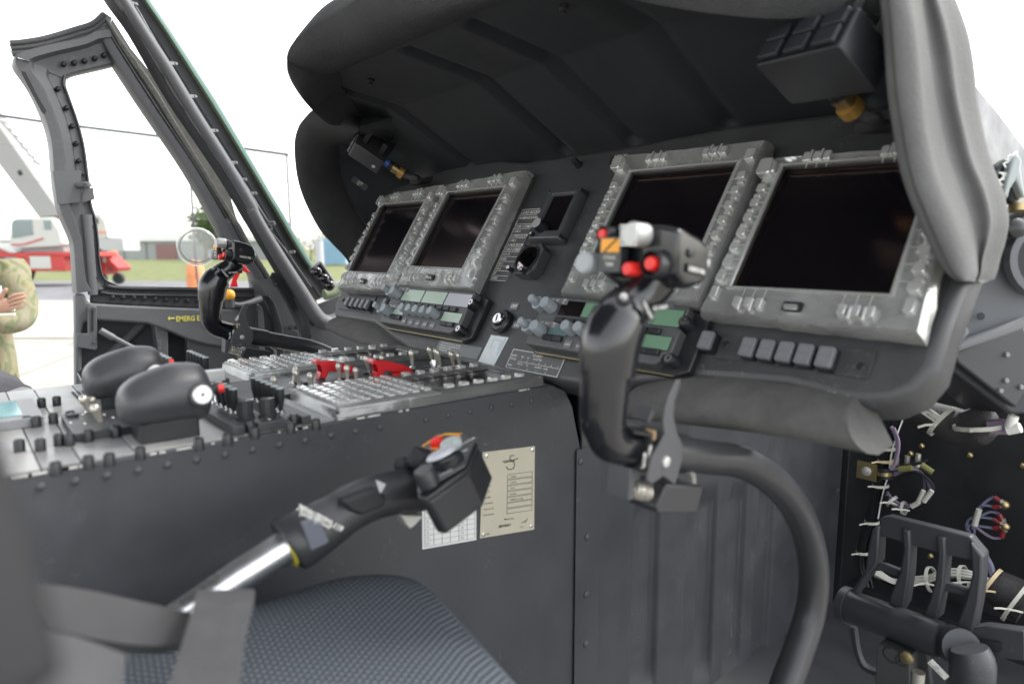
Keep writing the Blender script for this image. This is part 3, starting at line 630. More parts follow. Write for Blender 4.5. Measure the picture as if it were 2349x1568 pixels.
# ================================================================ boxed utility lamps hanging under the hood
def lamp_box(o, X, Yv, Zv, L, W, H, label, ribm, hm=None):
    # o: corner nearest the camera at the foot; X along the length, Zv the ribbed lens direction
    F = Matrix(((X.x, Yv.x, Zv.x, o.x), (X.y, Yv.y, Zv.y, o.y), (X.z, Yv.z, Zv.z, o.z), (0, 0, 0, 1)))
    t = thing('utility_lamp', F, label, 'lamp', 'utility lamps under the glareshield')
    MB().rbox(0, L, 0, W, 0, H, .004, F).build('lamp_housing', hm or mat('lamp_housing_black', (.035, .036, .04), .4, var=.1, wear=.4, wcol=(.2, .2, .2)), t, bevel=.0012)
    b = MB()
    for i in range(3): b.rbox(-.006, -.001, W*(.04+.33*i), W*(.28+.33*i), H*.10, H*.52, .001, F); b.rbox(-.006, -.001, W*(.04+.33*i), W*(.28+.33*i), H*.58, H*.95, .001, F)
    b.build('lens_louvres', ribm, t, bevel=.001)
    b = MB(); b.box(L*.15, L*.3, W*.2, W*.8, H, H+.035, F); b.box(L*.7, L*.85, W*.2, W*.8, H, H+.03, F); b.build('bracket', BLACK, t, bevel=.001)
    b = MB(); b.lathe([(.004, 0), (.004, .0006)], F @ T((L*.8, W*.0, H*.35)) @ RX(90), 12); b.build('inspection_stamp', SILV, t)
    c = F @ Vector((L, W*.35, H*.5)); d = X
    b = MB(); b.use(mat('blue_ring', (.05, .16, .55), .4)).cyl(c, c+d*.010, .0085); b.use(BLACK).cyl(c+d*.010, c+d*.02, .010); b.use(BRASS).cyl(c+d*.02, c+d*.036, .0115, .009); b.use(mat('amber_collar', (.34, .20, .05), .35, metal=.3)).cyl(c+d*.036, c+d*.048, .013); b.build('connector', None, t)
    return t, c+d*.048
def perp(q, c, X): r = ray(q); return CAM + r*((c-CAM).dot(X)/r.dot(X)) - c
def axes(px_a, px_b, sa, sb):
    a = AD(px_a, sa); c = AD(px_b, sb); return a, (c-a)
# port lamp: louvred end top-left, body running down-right to the connector
a, v = axes(kP(500, 1065), kP(700, 1200), 1.50, 1.52)
X = Vector((v.x, v.y, v.z)).normalized(); W_ = (AD(kP(860, 1120), 1.58) - AD(kP(700, 1200), 1.52)); Yv = (W_ - X*W_.dot(X)); wl = Yv.length; Yv.normalize(); Zv = X.cross(Yv); Zv = Zv if Zv.z > 0 else -Zv
F_ = None
t, ce = lamp_box(a, X, Yv, Zv, v.length, wl, .040, 'small boxed utility lamp with louvred lens at the port end of the hood', mat('louvre_grey', (.10, .102, .11), .4))
def hose(pts, label):
    o = MB(); P = sm2(pts, 6); o.tube(P, .008, 10); o = o.build('braided_hose', mat('braided_black_sleeve', (.02, .02, .022), .55, bump=1., bscale=500, dist=.002), None); o['label'] = label; o['category'] = 'hose'
hose([ce, ce + Vector((.03, .02, -.012)), AD(kP(960, 1255), 1.60), AD(kP(1050, 1240), 1.60), AD(kP(1120, 1240), 1.62)], 'black braided hose from the port utility lamp to behind the display')
a, v = axes(kQ(858, 365), kQ(1062, 582), .70, .73)
X = v.normalized(); W_ = perp(kQ(1560, 505), a+v, X); Yv = (W_ - X*W_.dot(X)); wl = Yv.length; Yv.normalize(); Zv = X.cross(Yv); Zv = Zv if Zv.z > 0 else -Zv
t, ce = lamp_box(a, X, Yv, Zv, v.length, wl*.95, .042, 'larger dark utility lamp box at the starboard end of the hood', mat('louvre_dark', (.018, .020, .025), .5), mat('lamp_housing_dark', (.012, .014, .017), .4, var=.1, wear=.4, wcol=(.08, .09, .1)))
hose([ce, ce + Vector((.02, .01, -.01)), AD(kQ(1450, 700), .76), AD(kQ(1600, 700), .78)], 'black braided hose from the starboard utility lamp into the hood corner')
# ================================================================ lower console
CXL = -1.155
cons = thing('lower_console', (-.94, .3, .80), 'long dark centre console with riveted side running aft from the panel', 'console')
b = MB(); side = [(-.35, .72), (.745, .72), (.735, 1.19), (.715, 1.262), (.70, 1.290), (.672, ZC), (-.35, ZC)]
F = Matrix(((0, 0, 1, 0), (1, 0, 0, 0), (0, 1, 0, 0), (0, 0, 0, 1)))   # (y, z, x)
b.prism(side, CXL, XC, F); b.build('console_body', PAINT, cons, bevel=.0015)
b = MB()
rv = [kH(182, 275), kH(337, 250), kH(480, 225), kH(618, 202), kH(750, 178), kH(880, 155), kH(1008, 132), kH(1132, 110), kH(1250, 88), kH(1367, 68), kH(1482, 46), kH(1592, 28), kH(1700, 10), kC(1475, 628), kC(1605, 603), kC(1732, 580), kC(1857, 558), kC(1977, 538), kC(2095, 517), kC(2210, 497)]
rvp = [on_x(q, XC) for q in rv]
z_ = sum(p.z for p in rvp)/len(rvp)
RVM = mat('rivet_paint', (.05, .052, .058), .45)
many('rivet', RVM, cons, [(Vector((XC, p.y, p.z)), (1, 0, 0)) for p in rvp], lambda b, F: b.lathe([(.0042, 0), (.0038, .0012), (.002, .0022)], F, 12))
spp = []
for q in ((1330, 1058), (1345, 1230), (1343, 1362), (1342, 1475), kT(750, 882)):
    p = on_x(q, XC+.003); spp.append((Vector((XC+.004, p.y, p.z)), (1, 0, 0)))
many('side_screw', RVM, cons, spp, lambda b, F: b.lathe([(.006, 0), (.0055, .002), (.003, .0035)], F, 12))
# chipped edge wear: thin bright flakes along the top edge
b = MB()
for i in range(24):
    y = -.02 + .66*random.random()**.9; l = random.choice((.002, .003, .004, .010, .014)); b.box(XC-.0012, XC+.0007, y, y+l, ZC-.0014, ZC+.0006)
b.build('chipped_edge', mat('bare_metal_flake', (.5, .5, .48), .4), cons)
# top plates
PL = [mat('console_plate_a', (.25, .255, .255), .34, var=.1, vscale=20, bump=.15, bscale=700, wear=.4, wcol=(.4, .4, .4), dist=.0002), mat('console_plate_b', (.18, .183, .186), .36, var=.1, vscale=20), mat('console_plate_c', (.30, .30, .295), .36, var=.12, vscale=20)]
ys = [-.30, -.10, .015, .052, .083, .128, .236, .262, .333]
for i in range(len(ys)-1):
    for (xa, xb) in ((CXL+.004, -.945), (-.943, XC-.004)):
        m = PL[(i*2 + (xa > -1)) % 3]
        MB().box(xa, xb, ys[i]+.0006, ys[i+1]-.0006, ZC, ZC+.003).build('top_plate', m, cons, bevel=.0005)
ts0 = None
for q in [(278, 515), (380, 503), (357, 618), (180, 640), (243, 640), (130, 800), (270, 795), (393, 760), (467, 760), (592, 735), (780, 705), (372, 955), (592, 912), (733, 895), (940, 852), (1335, 790), (1527, 760), (1710, 718), (1950, 682), (2120, 658), (472, 605)]:
    p = on_z(kF(q[0], q[1]), ZC+.010)
    if ts0 is None:
        b = MB(); b.lathe([(.0048, .0), (.0048, .0105), (.0040, .012), (.0034, .012), (.0030, .0108)], T((p.x, p.y, ZC+.003)), 16, flute=0); b.box(-.003, .003, -.0005, .0005, .0107, .0125, T((p.x, p.y, ZC+.003))); ts0 = b.build('thumb_screw', DARK, cons); pp0 = p
    else: kid(ts0, cons, T((p.x-pp0.x, p.y-pp0.y, 0)))
b = MB(); F = T((-1.09, .12, ZC+.0032))
for i in range(14):
    for j in range(5): b.box(i*.009, i*.009+.006, j*.006, j*.006+.0035, 0, .0006, F)
b.build('vent_mesh', BLACK, cons, smooth=0)
# ribbed kick panel ahead of the console
kp = thing('kick_panel', (XC, 1.2, .8), 'dark ribbed kick panel with scuffed pressed grooves beside the pedals', 'wall panel')
def hgt(y, z):
    d = 0
    for gx, gt, gb, w in ((1482, 1160, 1560, 38), (1633, 1150, 1535, 26), (1700, 1140, 1520, 26), (1765, 1130, 1500, 24), (1555, 1100, 1600, 0)):
        if not w: continue
        g0 = on_x((gx, 1250), XC); wl = .85*abs(on_x((gx+w/2, 1250), XC).y - on_x((gx-w/2, 1250), XC).y); zt = on_x((gx, gt), XC).z; zb = on_x((gx, gb), XC).z
        a = abs(y-g0.y)/wl
        e = 1 if zb < z < zt else max(0, 1-min(abs(z-zt), abs(z-zb))/.02)
        if a < 1: d = max(d, e*(.5-.5*math.cos(math.pi*min(1, (1-a)*3.4))))
    s = -.012*min(1, max(0, (y-on_x((1572, 1250), XC).y)/.006))
    return -.0105*d + s
ys2 = [.735 + i*.0031 for i in range(298)]; zs = [.42 + i*.02 for i in range(43)]
b = MB(); b.sheet([[Vector((XC+.002+hgt(y, z), y, z)) for y in ys2] for z in zs], .004, (-1, 0, 0)); b.build('pressed_sheet', mat('kick_panel_paint', (.040, .043, .049), .5, bump=.25, bscale=600, var=.12, vscale=12, wear=.8, wcol=(.15, .16, .165), wscale=18., dist=.0004), kp, smooth=45)
b = MB(); b.box(XC+.0025, XC+.0045, .722, .775, .42, 1.195); b.build('seam_strip', PAINT, kp, bevel=.001)
# ================================================================ data plates stuck on the console side
FS = Matrix(((0, 0, 1, XC), (1, 0, 0, 0), (0, 1, 0, 0), (0, 0, 0, 1)))  # local (y, z, out)
def sv(q): p = on_x(q, XC); return (p.y, p.z)
PLM = mat('anodised_cream_plate', (.50, .47, .38), .38, var=.06, metal=.25)
t, xs, Q = placard('data_plate', [kC(1788, 1322), kC(2106, 1270), kC(2110, 782), kC(1805, 818)], 'cream metal data plate with screws on the console side behind the collective head', 'data plate', PLM, F=FS, fn=sv, h=.0012)
def P_(s, u): q = Q(s, u); return (q.x, q.y)
ang = math.degrees(math.atan2(xs[1][1]-xs[0][1], xs[1][0]-xs[0][0])); H = xs[3][1]-xs[0][1]; W = xs[1][0]-xs[0][0]
it = []; ln = []
for i, (a, c) in enumerate((('Model No.', 'UH-60M'), ('Serial No.', '19-21056'), ('Mfrs. No.', '705115'), ('Date Mfd.', 'JAN 2020'), ('Contract No.', 'W58RGZ-17-C-0009'), ('Type Cert. No.', ''), ('Prod. Cert. No.', ''))):
    u = .665-.068*i; q = P_(.04, u); it.append((*q, H*.030, a, dict(rot=ang))); q = P_(.52, u); it.append((*q, H*.028, c, dict(rot=ang)))
    ln.append(([P_(.47, u-.015), P_(.95, u-.015), P_(.95, u+.04), P_(.47, u+.04), P_(.47, u-.015)], .0004))
it += [(*P_(.42, .17), H*.03, 'Made In U.S.A.', dict(rot=ang)), (*P_(.32, .09), H*.042, 'SIKORSKY', dict(rot=ang, bold=.03, sx=1.)), (*P_(.08, .03), H*.022, 'S/N B000', dict(rot=ang)), (*P_(.72, .05), H*.02, 'SS9026-A', dict(rot=ang))]
# winged S emblem, drawn as strokes
em = [[P_(.58, .92), P_(.53, .925), P_(.50, .90), P_(.52, .87), P_(.57, .85), P_(.60, .82), P_(.585, .775), P_(.53, .76), P_(.47, .77), P_(.44, .80)], [P_(.37, .865), P_(.47, .87), P_(.58, .87), P_(.66, .88)], [P_(.40, .85), P_(.50, .855), P_(.60, .855)]]
ln += [(e, .0011) for e in em] + [([P_(.75, .105), P_(.85, .13), P_(.82, .10), P_(.87, .15)], .0006)]
lettering(t, it, TEXTD, F=FS, h=.0016, lines=ln)
for s, u in ((.05, .04), (.93, .05), (.94, .96), (.06, .955)): q = P_(s, u); MB().lathe([(.0032, 0), (.0028, .0012), (.0012, .0017)], FS @ T((*q, .0012)), 12).build('screw', STEEL, t)
t, xs, Q = placard('correction_card', [kC(1452, 1388), kC(1768, 1332), kC(1768, 1130), kC(1450, 1150)], 'white gridded correction card on the console side below the collective head', 'card', mat('card_white', (.66, .67, .66), .5), F=FS, fn=sv, h=.0006)
ln = [([P_(.04, u), P_(.97, u)], .0004) for u in (.06, .2, .34, .48, .62, .76, .9)] + [([P_(s, .06), P_(s, .95)], .0004) for s in (.04, .2, .35, .5, .66, .82, .97)]
it = []
for i, u in enumerate((.1, .24, .38, .52, .66)):
    it += [(*P_(.07, u), .0042, str(60-10*i) if i < 6 else '', dict(rot=ang)), (*P_(.69, u), .0042, str(200-10*i), dict(rot=ang))]
lettering(t, it, mat('grey_ink', (.2, .21, .22), .6), F=FS, h=.001, lines=ln)
# ================================================================ keypad control display units in clear covers
def cdu(x0, y0, label):
    F = T((x0, y0, ZC)); W, L, Hh = .142, .325, .014
    t = thing('keypad_display_unit', F, label, 'control unit', 'keypad display units on the console')
    MB().rbox(0, W, 0, L, 0, .010, .004, F).build('case', DARK, t)
    b = MB(); b.box(.006, W-.006, .005, L*.46, .010, .0112, F); b.build('key_bed', mat('key_bed_grey', (.30, .305, .30), .5), t)
    sx0, sx1, sy0, sy1 = W*.27, W*.80, L*.50, L*.93
    # clear cover: skirt, rim and dished window
    def R2(a, c, d, e, z, r): 
        o = []
        for cx, cy, an in ((c-r, e-r, 0), (a+r, e-r, 90), (a+r, d+r, 180), (c-r, d+r, 270)):
            for k in range(5): tt = R_(an+90*k/4); o.append((cx+r*math.cos(tt), cy+r*math.sin(tt), z))
        return o
    b = MB(); b.loft([R2(-.004, W+.004, -.004, L+.004, .0005, .006), R2(-.001, W+.001, -.001, L+.001, .003, .006), R2(0, W, 0, L, .012, .006), R2(.003, W-.003, .003, L-.003, .0155, .006), R2(sx0-.006, sx1+.006, sy0-.006, sy1+.006, .0158, .008), R2(sx0, sx1, sy0, sy1, .0105, .004)], caps=False, F=F)
    b.build('plastic_cover', FILMC, t, smooth=45)
    MB().box(sx0-.004, sx1+.004, sy0-.004, sy1+.004, .0098, .0108, F).build('screen', SCREEN, t)
    b = MB(); b.box(sx0-.012, sx0, sy0, sy1, .0102, .0116, F); b.build('dark_border', BLACK, t)
    b = MB()
    for i in range(5): y = sy0+.012+.024*i; b.box(sx0-.012, sx0, y, y+.0009, .0116, .0121, F)
    b.build('marking_lines', WHITE, t, smooth=0)
    k0 = None
    for r_ in range(8):
        for c in range(7):
            x = .014+.0178*c; y = .012+.0175*r_
            if k0 is None: k0 = MB().rbox(-.0068, .0068, -.0055, .0055, 0, .0032, .0015, F @ T((.014, .012, .0155)), top=.001).build('key', FILMK, t)
            else: kid(k0, t, T((x-.014, y-.012, 0)))
    for sxx, nn, y1 in ((sx0-.021, 6, sy0+.004), (sx1+.014, 6, sy0+.004)):
        for i in range(nn): MB().rbox(-.0052, .0052, -.006, .006, 0, .005, .0015, F @ T((sxx, y1+.0245*i, .0155)), top=.0012).build('select_key', FILMK, t)
    MB().lathe([(.004, 0), (.004, .010)], F @ T((W*.9, L*1.015, 0)), 10).build('screw', DARK, t)
    return t
c1 = cdu(-.866, .337, 'keypad display unit under clear plastic at the near edge of the console')
dup(c1, T((-1.150, .337, ZC)), 'keypad display unit under clear plastic at the far edge of the console')
# ================================================================ centre toggle switch panel with red guards
tp = thing('toggle_panel', (-.935, .34, ZC), 'black toggle switch panel with red guards between the two keypad units', 'switch panel')
TPM = mat('toggle_panel_black', (.045, .046, .05), .42, var=.1, bump=.15, bscale=700, dist=.0002)
for ya, yb in ((.28, .385), (.387, .50), (.502, .66)): MB().rbox(-1.004, -.870, ya, yb, ZC, ZC+.007, .002).build('faceplate', TPM, tp, bevel=.0006)
def toggle(base, tip, par, L=None, s=1.):
    b0 = on_z(base, ZC+.007); tp_ = on_x(tip, b0.x); d = tp_-b0; ln = min(.034, max(.02, d.length)); 
    F = frame(b0, d.normalized())
    b = MB(); b.use(STEEL).lathe([(.0058*s, -.001), (.0058*s, .002), (.0036*s, .0035)], T(b0), 12)
    b.use(METAL).lathe([(.0020*s, 0), (.0024*s, .006), (.0034*s, ln*.66), (.0036*s, ln*.68), (.0044*s, ln*.70), (.0046*s, ln*.78), (.0042*s, ln*.88), (.0030*s, ln*.96), (.0012*s, ln), (.0001, ln*1.005)], F, 16)
    return b.build('toggle', None, par, smooth=30)
for bs, tpx in (((140, 462), (170, 318)), ((202, 488), (152, 345)), ((282, 500), (274, 368)), ((512, 430), (494, 296)), ((568, 445), (562, 310)), ((638, 445), (630, 328)), ((742, 378), (708, 238)), ((842, 330), (838, 250)), ((1078, 335), (1066, 192)), ((1236, 298), (1203, 168)), ((1262, 300), (1252, 178)), ((1298, 330), (1268, 190)), ((1402, 330), (1374, 204)), ((1452, 328), (1426, 214)), ((-5, 520), (-8, 400))):
    toggle(kG(*bs), kG(*tpx), tp)
def guard(px_b, px_t, par):
    b0 = on_z(px_b, ZC+.007); F = T(b0)
    b = MB(); pr = [(0, 0), (.006, 0), (.010, .004), (.014, .012), (.060, .002), (.062, .007), (.050, .016), (.020, .026), (.004, .028), (-.004, .030), (-.006, .026), (.000, .022), (.003, .014)]
    G = F @ Matrix(((0, 0, 1, 0), (1, 0, 0, 0), (0, 1, 0, 0), (0, 0, 0, 1)))
    for xa, xb in ((-.0085, -.0065), (.0065, .0085)): b.prism(pr, xa, xb, G)
    b.prism([(.002, .0225), (-.004, .024), (-.004, .030), (.004, .028), (.020, .026), (.050, .016), (.060, .008), (.058, .005), (.046, .012), (.018, .022)], -.0066, .0066, G)
    b.prism([(-.002, 0), (.006, 0), (.006, .010), (.001, .012)], -.0066, .0066, G)
    b.build('switch_guard', RED, par, bevel=.0008)
    MB().cyl(b0+Vector((-.0075, -.003, .0275)), b0+Vector((.0075, -.003, .0275)), .004).build('guard_roll', mat('pink_worn_red', (.62, .18, .18), .4), par)
guard(kG(340, 425), None, tp); guard(kG(775, 422), None, tp)
for q in ((915, 395), (955, 375)):
    p = on_z(kG(*q), ZC+.007); MB().lathe([(.009, 0), (.009, .004), (.007, .005)], T(p), 16).build('collar', DARK, tp)
p = on_z(kG(955, 392), ZC+.012); MB().rbox(-.005, .005, -.007, .007, 0, .003, .002, T(p)).build('red_tab', REDB, tp)
p = on_z(kG(1247, 356), ZC+.007); MB().lathe([(.0042, 0), (.0042, .016), (.0036, .0175)], T(p), 14).build('lock_post', STEEL, tp)
many('screw', DARK, tp, [(on_z(kG(*q), ZC+.007), (0, 0, 1)) for q in ((230, 465), (365, 428), (715, 385), (940, 310), (1075, 360), (1380, 345))], lambda b, F: b.lathe([(.0045, 0), (.0045, .003), (.002, .004)], F, 10))
b = MB()
words = ['CKT BRK', 'ON', 'OFF', 'TEST', 'FUEL', 'PUMP', 'NORM', 'EMER', 'ARM', 'SAFE', 'RST', 'AUTO', 'PWR', 'STBY']
for q in ((70, 480), (60, 465), (110, 505), (355, 470), (430, 450), (215, 478), (700, 405), (670, 425), (1030, 345), (1080, 350), (1150, 300), (1180, 345), (1340, 290), (1360, 310), (1140, 325), (1500, 325), (1330, 275), (1330, 300)):
    p = on_z(kG(*q), ZC+.0074); b.text(words[q[0] % 14], .0045, T(p) @ RZ(90), bold=.02)
b.build('lettering', WHITE, tp, smooth=0, fix=False)
# aft three-toggle panel
ap = thing('toggle_panel', (-.93, .10, ZC+.003), 'low black panel with three long toggle switches behind the hand controllers', 'switch panel')
q4 = [on_z(kF(*q), ZC+.01) for q in ((500, 735), (790, 700), (800, 560), (405, 612))]
x0 = (q4[0].x+q4[1].x)/2; x1 = (q4[2].x+q4[3].x)/2; y0 = (q4[0].y+q4[3].y)/2; y1 = q4[1].y+.02
MB().rbox(min(x0, x1), max(x0, x1), y0, y1, ZC+.003, ZC+.011, .002).build('faceplate', TPM, ap, bevel=.0008)
for bs, tpx in (((610, 600), (548, 470)), ((612, 590), (616, 475)), ((682, 668), (628, 530))): toggle(kF(*bs), kF(*tpx), ap, s=1.15)
b = MB()
for q in ((475, 655), (555, 600), (700, 600), (760, 620), (570, 660)): p = on_z(kF(*q), ZC+.0114); b.box(p.x-.003, p.x+.003, p.y-.001, p.y+.001, p.z, p.z+.0004)
b.build('marking_lines', WHITE, ap, smooth=0)
MB().lathe([(.006, 0), (.006, .004), (.003, .005)], T(on_z(kF(490, 620), ZC+.010)), 12).build('screw', DARK, ap)
# ================================================================ intercom panels with rows of tall pull switches
def intercom(x0, y0, label):
    F = T((x0, y0, ZC+.003)); t = thing('intercom_panel', F, label, 'switch panel', 'intercom panels on the console')
    b = MB(); b.prism([(0, 0), (.126, 0), (.126, .012), (.118, .012), (.118, .026), (.126, .026), (.126, .060), (.118, .060), (.118, .074), (.126, .074), (.126, .085), (0, .085)], 0, .010, F); b.build('faceplate', TPM, t, bevel=.0008)
    k0 = None
    def pull(x, y):
        nonlocal k0
        if k0 is None:
            b = MB(); G = F @ T((x, y, .010)); b.use(STEEL).lathe([(.0046, 0), (.0046, .002), (.0026, .0035)], G, 12); b.use(BLACK).lathe([(.0024, .003), (.0028, .008), (.0046, .015), (.0048, .027), (.0046, .0285)], G, 8); b.use(mat('knob_cap', (.30, .34, .34), .4)).lathe([(.0046, .0285), (.0044, .0295)], G, 12)
            k0 = b.build('pull_switch', None, t, smooth=30); k0['_x'] = x; k0['_y'] = y
        else: kid(k0, t, T((x-k0['_x'], y-k0['_y'], 0)))
    for i in range(4): pull(.014+.0175*i, .020)
    for i in range(6): pull(.014+.0165*i, .062)
    for kx, ky in ((.098, .022), (.104, .044)):
        G = F @ T((kx, ky, .010)); b = MB(); b.use(BLACK).lathe([(.0098, 0), (.0098, .003), (.0085, .004), (.0082, .019), (.0072, .021)], G, 20, flute=1, fl=.07); b.use(WHITE).box(-.0005, .0005, .001, .0075, .021, .0213, G); b.build('rotary_knob', None, t, smooth=30)
    for kx, ky in ((.120, .019), (.120, .067), (.004, .040)): MB().lathe([(.0048, 0), (.0048, .012), (.004, .0135)], F @ T((kx, ky, .0)), 14).build('thumb_screw', DARK, t)
    b = MB()
    for i in range(12): b.box(.008+.0095*i, .0125+.0095*i, .0405, .0425, .010, .0104, F)
    b.text('CALL', .004, F @ T((.112, .035, .0104)) @ RZ(90), bold=.02); b.text('VOL', .004, F @ T((.09, .036, .0104)) @ RZ(90), bold=.02)
    b.build('lettering', WHITE, t, smooth=0, fix=False)
    return t
pa = on_z(kF(1580, 600), ZC+.013); pb = on_z(kF(1905, 620), ZC+.013)
ic = intercom(pa.x-.070, pa.y-.020, 'intercom panel with tall black pull switches at the near edge of the console')
pf = on_z(kF(1180, 350), ZC+.013)
dup(ic, T((-1.128, pa.y-.020, ZC+.003)), 'intercom panel with tall black pull switches beyond the hand controllers')
p = on_z(kF(1440, 530), ZC+.003)
t = thing('lever_switch', T(p), 'silver paddle lever on a small base between the intercom panels', 'switch')
b = MB(); b.use(STEEL).lathe([(.006, 0), (.006, .004), (.004, .008), (.0036, .030)], T(p), 12); b.use(SILV).rbox(-.006, .006, -.012, .014, .030, .044, .002, T(p)); b.build('paddle', None, t, bevel=.0008)
# ================================================================ padded hand controllers
def grip(ox, oy, label, red2=False):
    F = T((ox, oy, ZC+.003)); t = thing('hand_controller', F, label, 'hand controller', 'padded hand controllers on the console')
    MB().rbox(-.022, .022, -.005, .052, 0, .020, .004, F).build('mount_block', DARK, t, bevel=.001)
    # body runs forward (+y); sections: y, z centre, half width x, half height, exponent
    secs = [(-.020, .036, .006, .006), (-.018, .0365, .020, .014), (-.011, .038, .029, .021), (.001, .0395, .033, .0255), (.016, .0415, .034, .0285), (.032, .043, .034, .030), (.046, .043, .033, .030), (.057, .042, .031, .029), (.064, .041, .027, .0255), (.068, .041, .015, .015)]
    rings = []
    for i, (y, zc, a, h) in enumerate(secs):
        r = []
        for k in range(28):
            an = 2*math.pi*k/28; c, s_ = math.cos(an), math.sin(an); e = .5
            px = a*math.copysign(abs(c)**e, c); pz = h*math.copysign(abs(s_)**(e+.12), s_)
            if s_ > 0: pz *= 1 + .07*math.sin(y*260)*(.6 if abs(c) < .8 else .2) + .12*max(0, 1-abs(c)*1.6); px *= 1-.30*s_
            else: px *= 1 - .42*(abs(s_))
            r.append((px, y, zc+pz))
        rings.append(r)
    b = MB(); b.loft(rings, F=F); b.build('padded_grip', mat('black_leatherette', (.040, .042, .047), .42, bump=.35, bscale=260, var=.1, spec=.5, dist=.0005), t, smooth=80, sub=1)
    G = F @ T((.0305, .052, .045)) @ RY(80)
    b = MB(); b.use(DARK).lathe([(.0125, -.003), (.0125, .004), (.0110, .0045)], G, 26); b.use(SILV).lathe([(.0100, .004), (.0098, .0065), (.009, .0072)], G, 26); b.use(BLACK).lathe([(.0016, .0072), (.0016, .0075)], G, 10); b.build('thumb_button', None, t, smooth=30)
    for k, (xx, zz) in enumerate(((.006, .052), (-.004, .038)) if red2 else ((.014, .046),)):
        b = MB(); b.use(BLACK).cyl(F @ Vector((xx, .064, zz)), F @ Vector((xx, .073, zz)), .0058); b.use(REDB).cyl(F @ Vector((xx, .073, zz)), F @ Vector((xx, .079, zz)), .0048); b.build('red_button', None, t)
    return t
p = on_z(kF(1040, 775), ZC+.003)
grip(-.768, .142, 'near padded hand controller with a round silver thumb button')
grip(-.935, .135, 'far padded hand controller with two red buttons on its nose', True)
q = [AD(kF(575, 365), .88), AD(kF(690, 210), .90)]
t = thing('dimmer_box', T(q[0]), 'small tilted dimmer box with pale edge behind the far hand controller', 'control box')
F = T((q[0]+q[1])/2 + Vector((-.02, .012, -.01))) @ RZ(-10) @ RY(-0) @ RX(28) @ Matrix.Scale(.72, 4)
MB().rbox(-.02, .02, -.036, .036, -.012, .012, .004, F @ RY(38)).build('case', SILV, t, bevel=.002)
G = F @ RY(38) @ T((0, 0, .0125)); MB().rbox(-.018, .018, -.034, .034, 0, .001, .003, G).build('face', DARK, t)
b = MB(); b.text('HUD', .007, G @ T((.002, -.006, .0013)) @ RZ(90), bold=.02); b.text('DIM', .007, G @ T((.012, -.006, .0013)) @ RZ(90), bold=.02); b.build('lettering', WHITE, t, smooth=0, fix=False)
for yy in (-.026, .026): MB().lathe([(.0035, 0), (.003, .002)], G @ T((-.008, yy, .001)), 10).build('screw', STEEL, t)
# small screen at the aft end
t = thing('small_console_display', (-1.0, .02, ZC), 'small grey framed console display with a teal reflection at the left frame edge', 'display')
q4 = [on_z(kF(*q), ZC+.012) for q in ((20, 640), (195, 608), (145, 520), (20, 530))]
b = MB(); xa, xb = -1.02, -.90; ya, yb = -.07, q4[1].y+.012; MB().rbox(xa, xb, ya, yb, ZC+.003, ZC+.014, .003).build('case', GREY, t, bevel=.001)
MB().box(xa+.014, xb-.018, ya+.01, yb-.018, ZC+.0141, ZC+.0150).build('screen', mat('teal_reflection_tint', (.10, .30, .33), .08, spec=1.), t)  # teal reflection is put into the screen's base colour
kU = mk(0, 800, .2551); kV = mk(0, 1000, .38265); kX = mk(1550, 1700, .31881); kY = mk(3900, 560, .25521)
YZX = lambda x: Matrix(((0, 0, 1, x), (1, 0, 0, 0), (0, 1, 0, 0), (0, 0, 0, 1)))    # polygon (y, z) extruded along x
def polyx(pts, x): return [(on_x(q, x).y, on_x(q, x).z) for q in pts]
# ================================================================ control sticks (built at the port seat, copied to starboard)
CX = -1.5; OFF = 1.117
M = T((CX, .45, 1.10)); st = thing('control_stick', M, 'sharp black control stick in front of the port side window', 'control stick', 'pilot control sticks')
g = MB()
xg = CX - .008
path = [((xg+.010, .482, 1.474), (.022, .024)), ((xg+.006, .470, 1.461), (.021, .020)), ((xg, .454, 1.449), (.025, .024)), ((xg, .443, 1.438), (.0275, .030)), ((xg, .4335, 1.422), (.028, .0315)), ((xg, .4305, 1.405), (.0275, .030)), ((xg, .428, 1.386), (.0265, .0275)), ((xg, .4262, 1.366), (.0255, .0248)), ((xg, .4265, 1.350), (.0245, .0235)), ((xg, .434, 1.336), (.0225, .0215)), ((xg, .450, 1.328), (.0205, .0205)), ((xg, .470, 1.3215), (.020, .020))]
g.tube([p for p, r in path], [(r[1]*.90, r[0]*.79) for p, r in path], 28, sub=4, xh=(0, 1, 0))
g.build('grip_body', GLOSSB, st, smooth=80)
b = MB(); b.tube([(xg+.0010, .4437, 1.4385), (xg+.0010, .4335, 1.422), (xg+.0010, .4305, 1.405), (xg+.001, .4290, 1.393)], [(.0275, .0226), (.0293, .0234), (.0280, .0228), (.0266, .0221)], 28, sub=3, xh=(0, 1, 0)); b.build('palm_shell', GLOSSB, st, smooth=60)
b = MB(); b.tube([(xg, .4435, 1.345), (xg+.002, .468, 1.3375)], [(.004, .022), (.003, .021)], 14, xh=(0, 0, 1)); b.build('finger_rest', GLOSSB, st, smooth=60)
tube = [(xg, .464, 1.3225), (xg, .500, 1.3125), (xg, .540, 1.302), (xg, .585, 1.289), (xg, .642, 1.273), (xg, .702, 1.243), (xg, .757, 1.203), (xg, .802, 1.150), (xg, .828, 1.090), (xg, .826, 1.035), (xg, .796, .985), (xg, .760, .93), (xg, .74, .80)]
TUBEM = mat('stick_tube_satin_black', (.030, .031, .034), .36, var=.08, bump=.1, bscale=500, dist=.0002)
b = MB(); b.tube(tube, [.0165, .0165, .0168, .0172, .0175, .0178, .018, .0182, .0185, .0188, .019, .019, .019], 22, sub=5, xh=(1, 0, 0)); b.build('stick_tube', TUBEM, st, smooth=80)
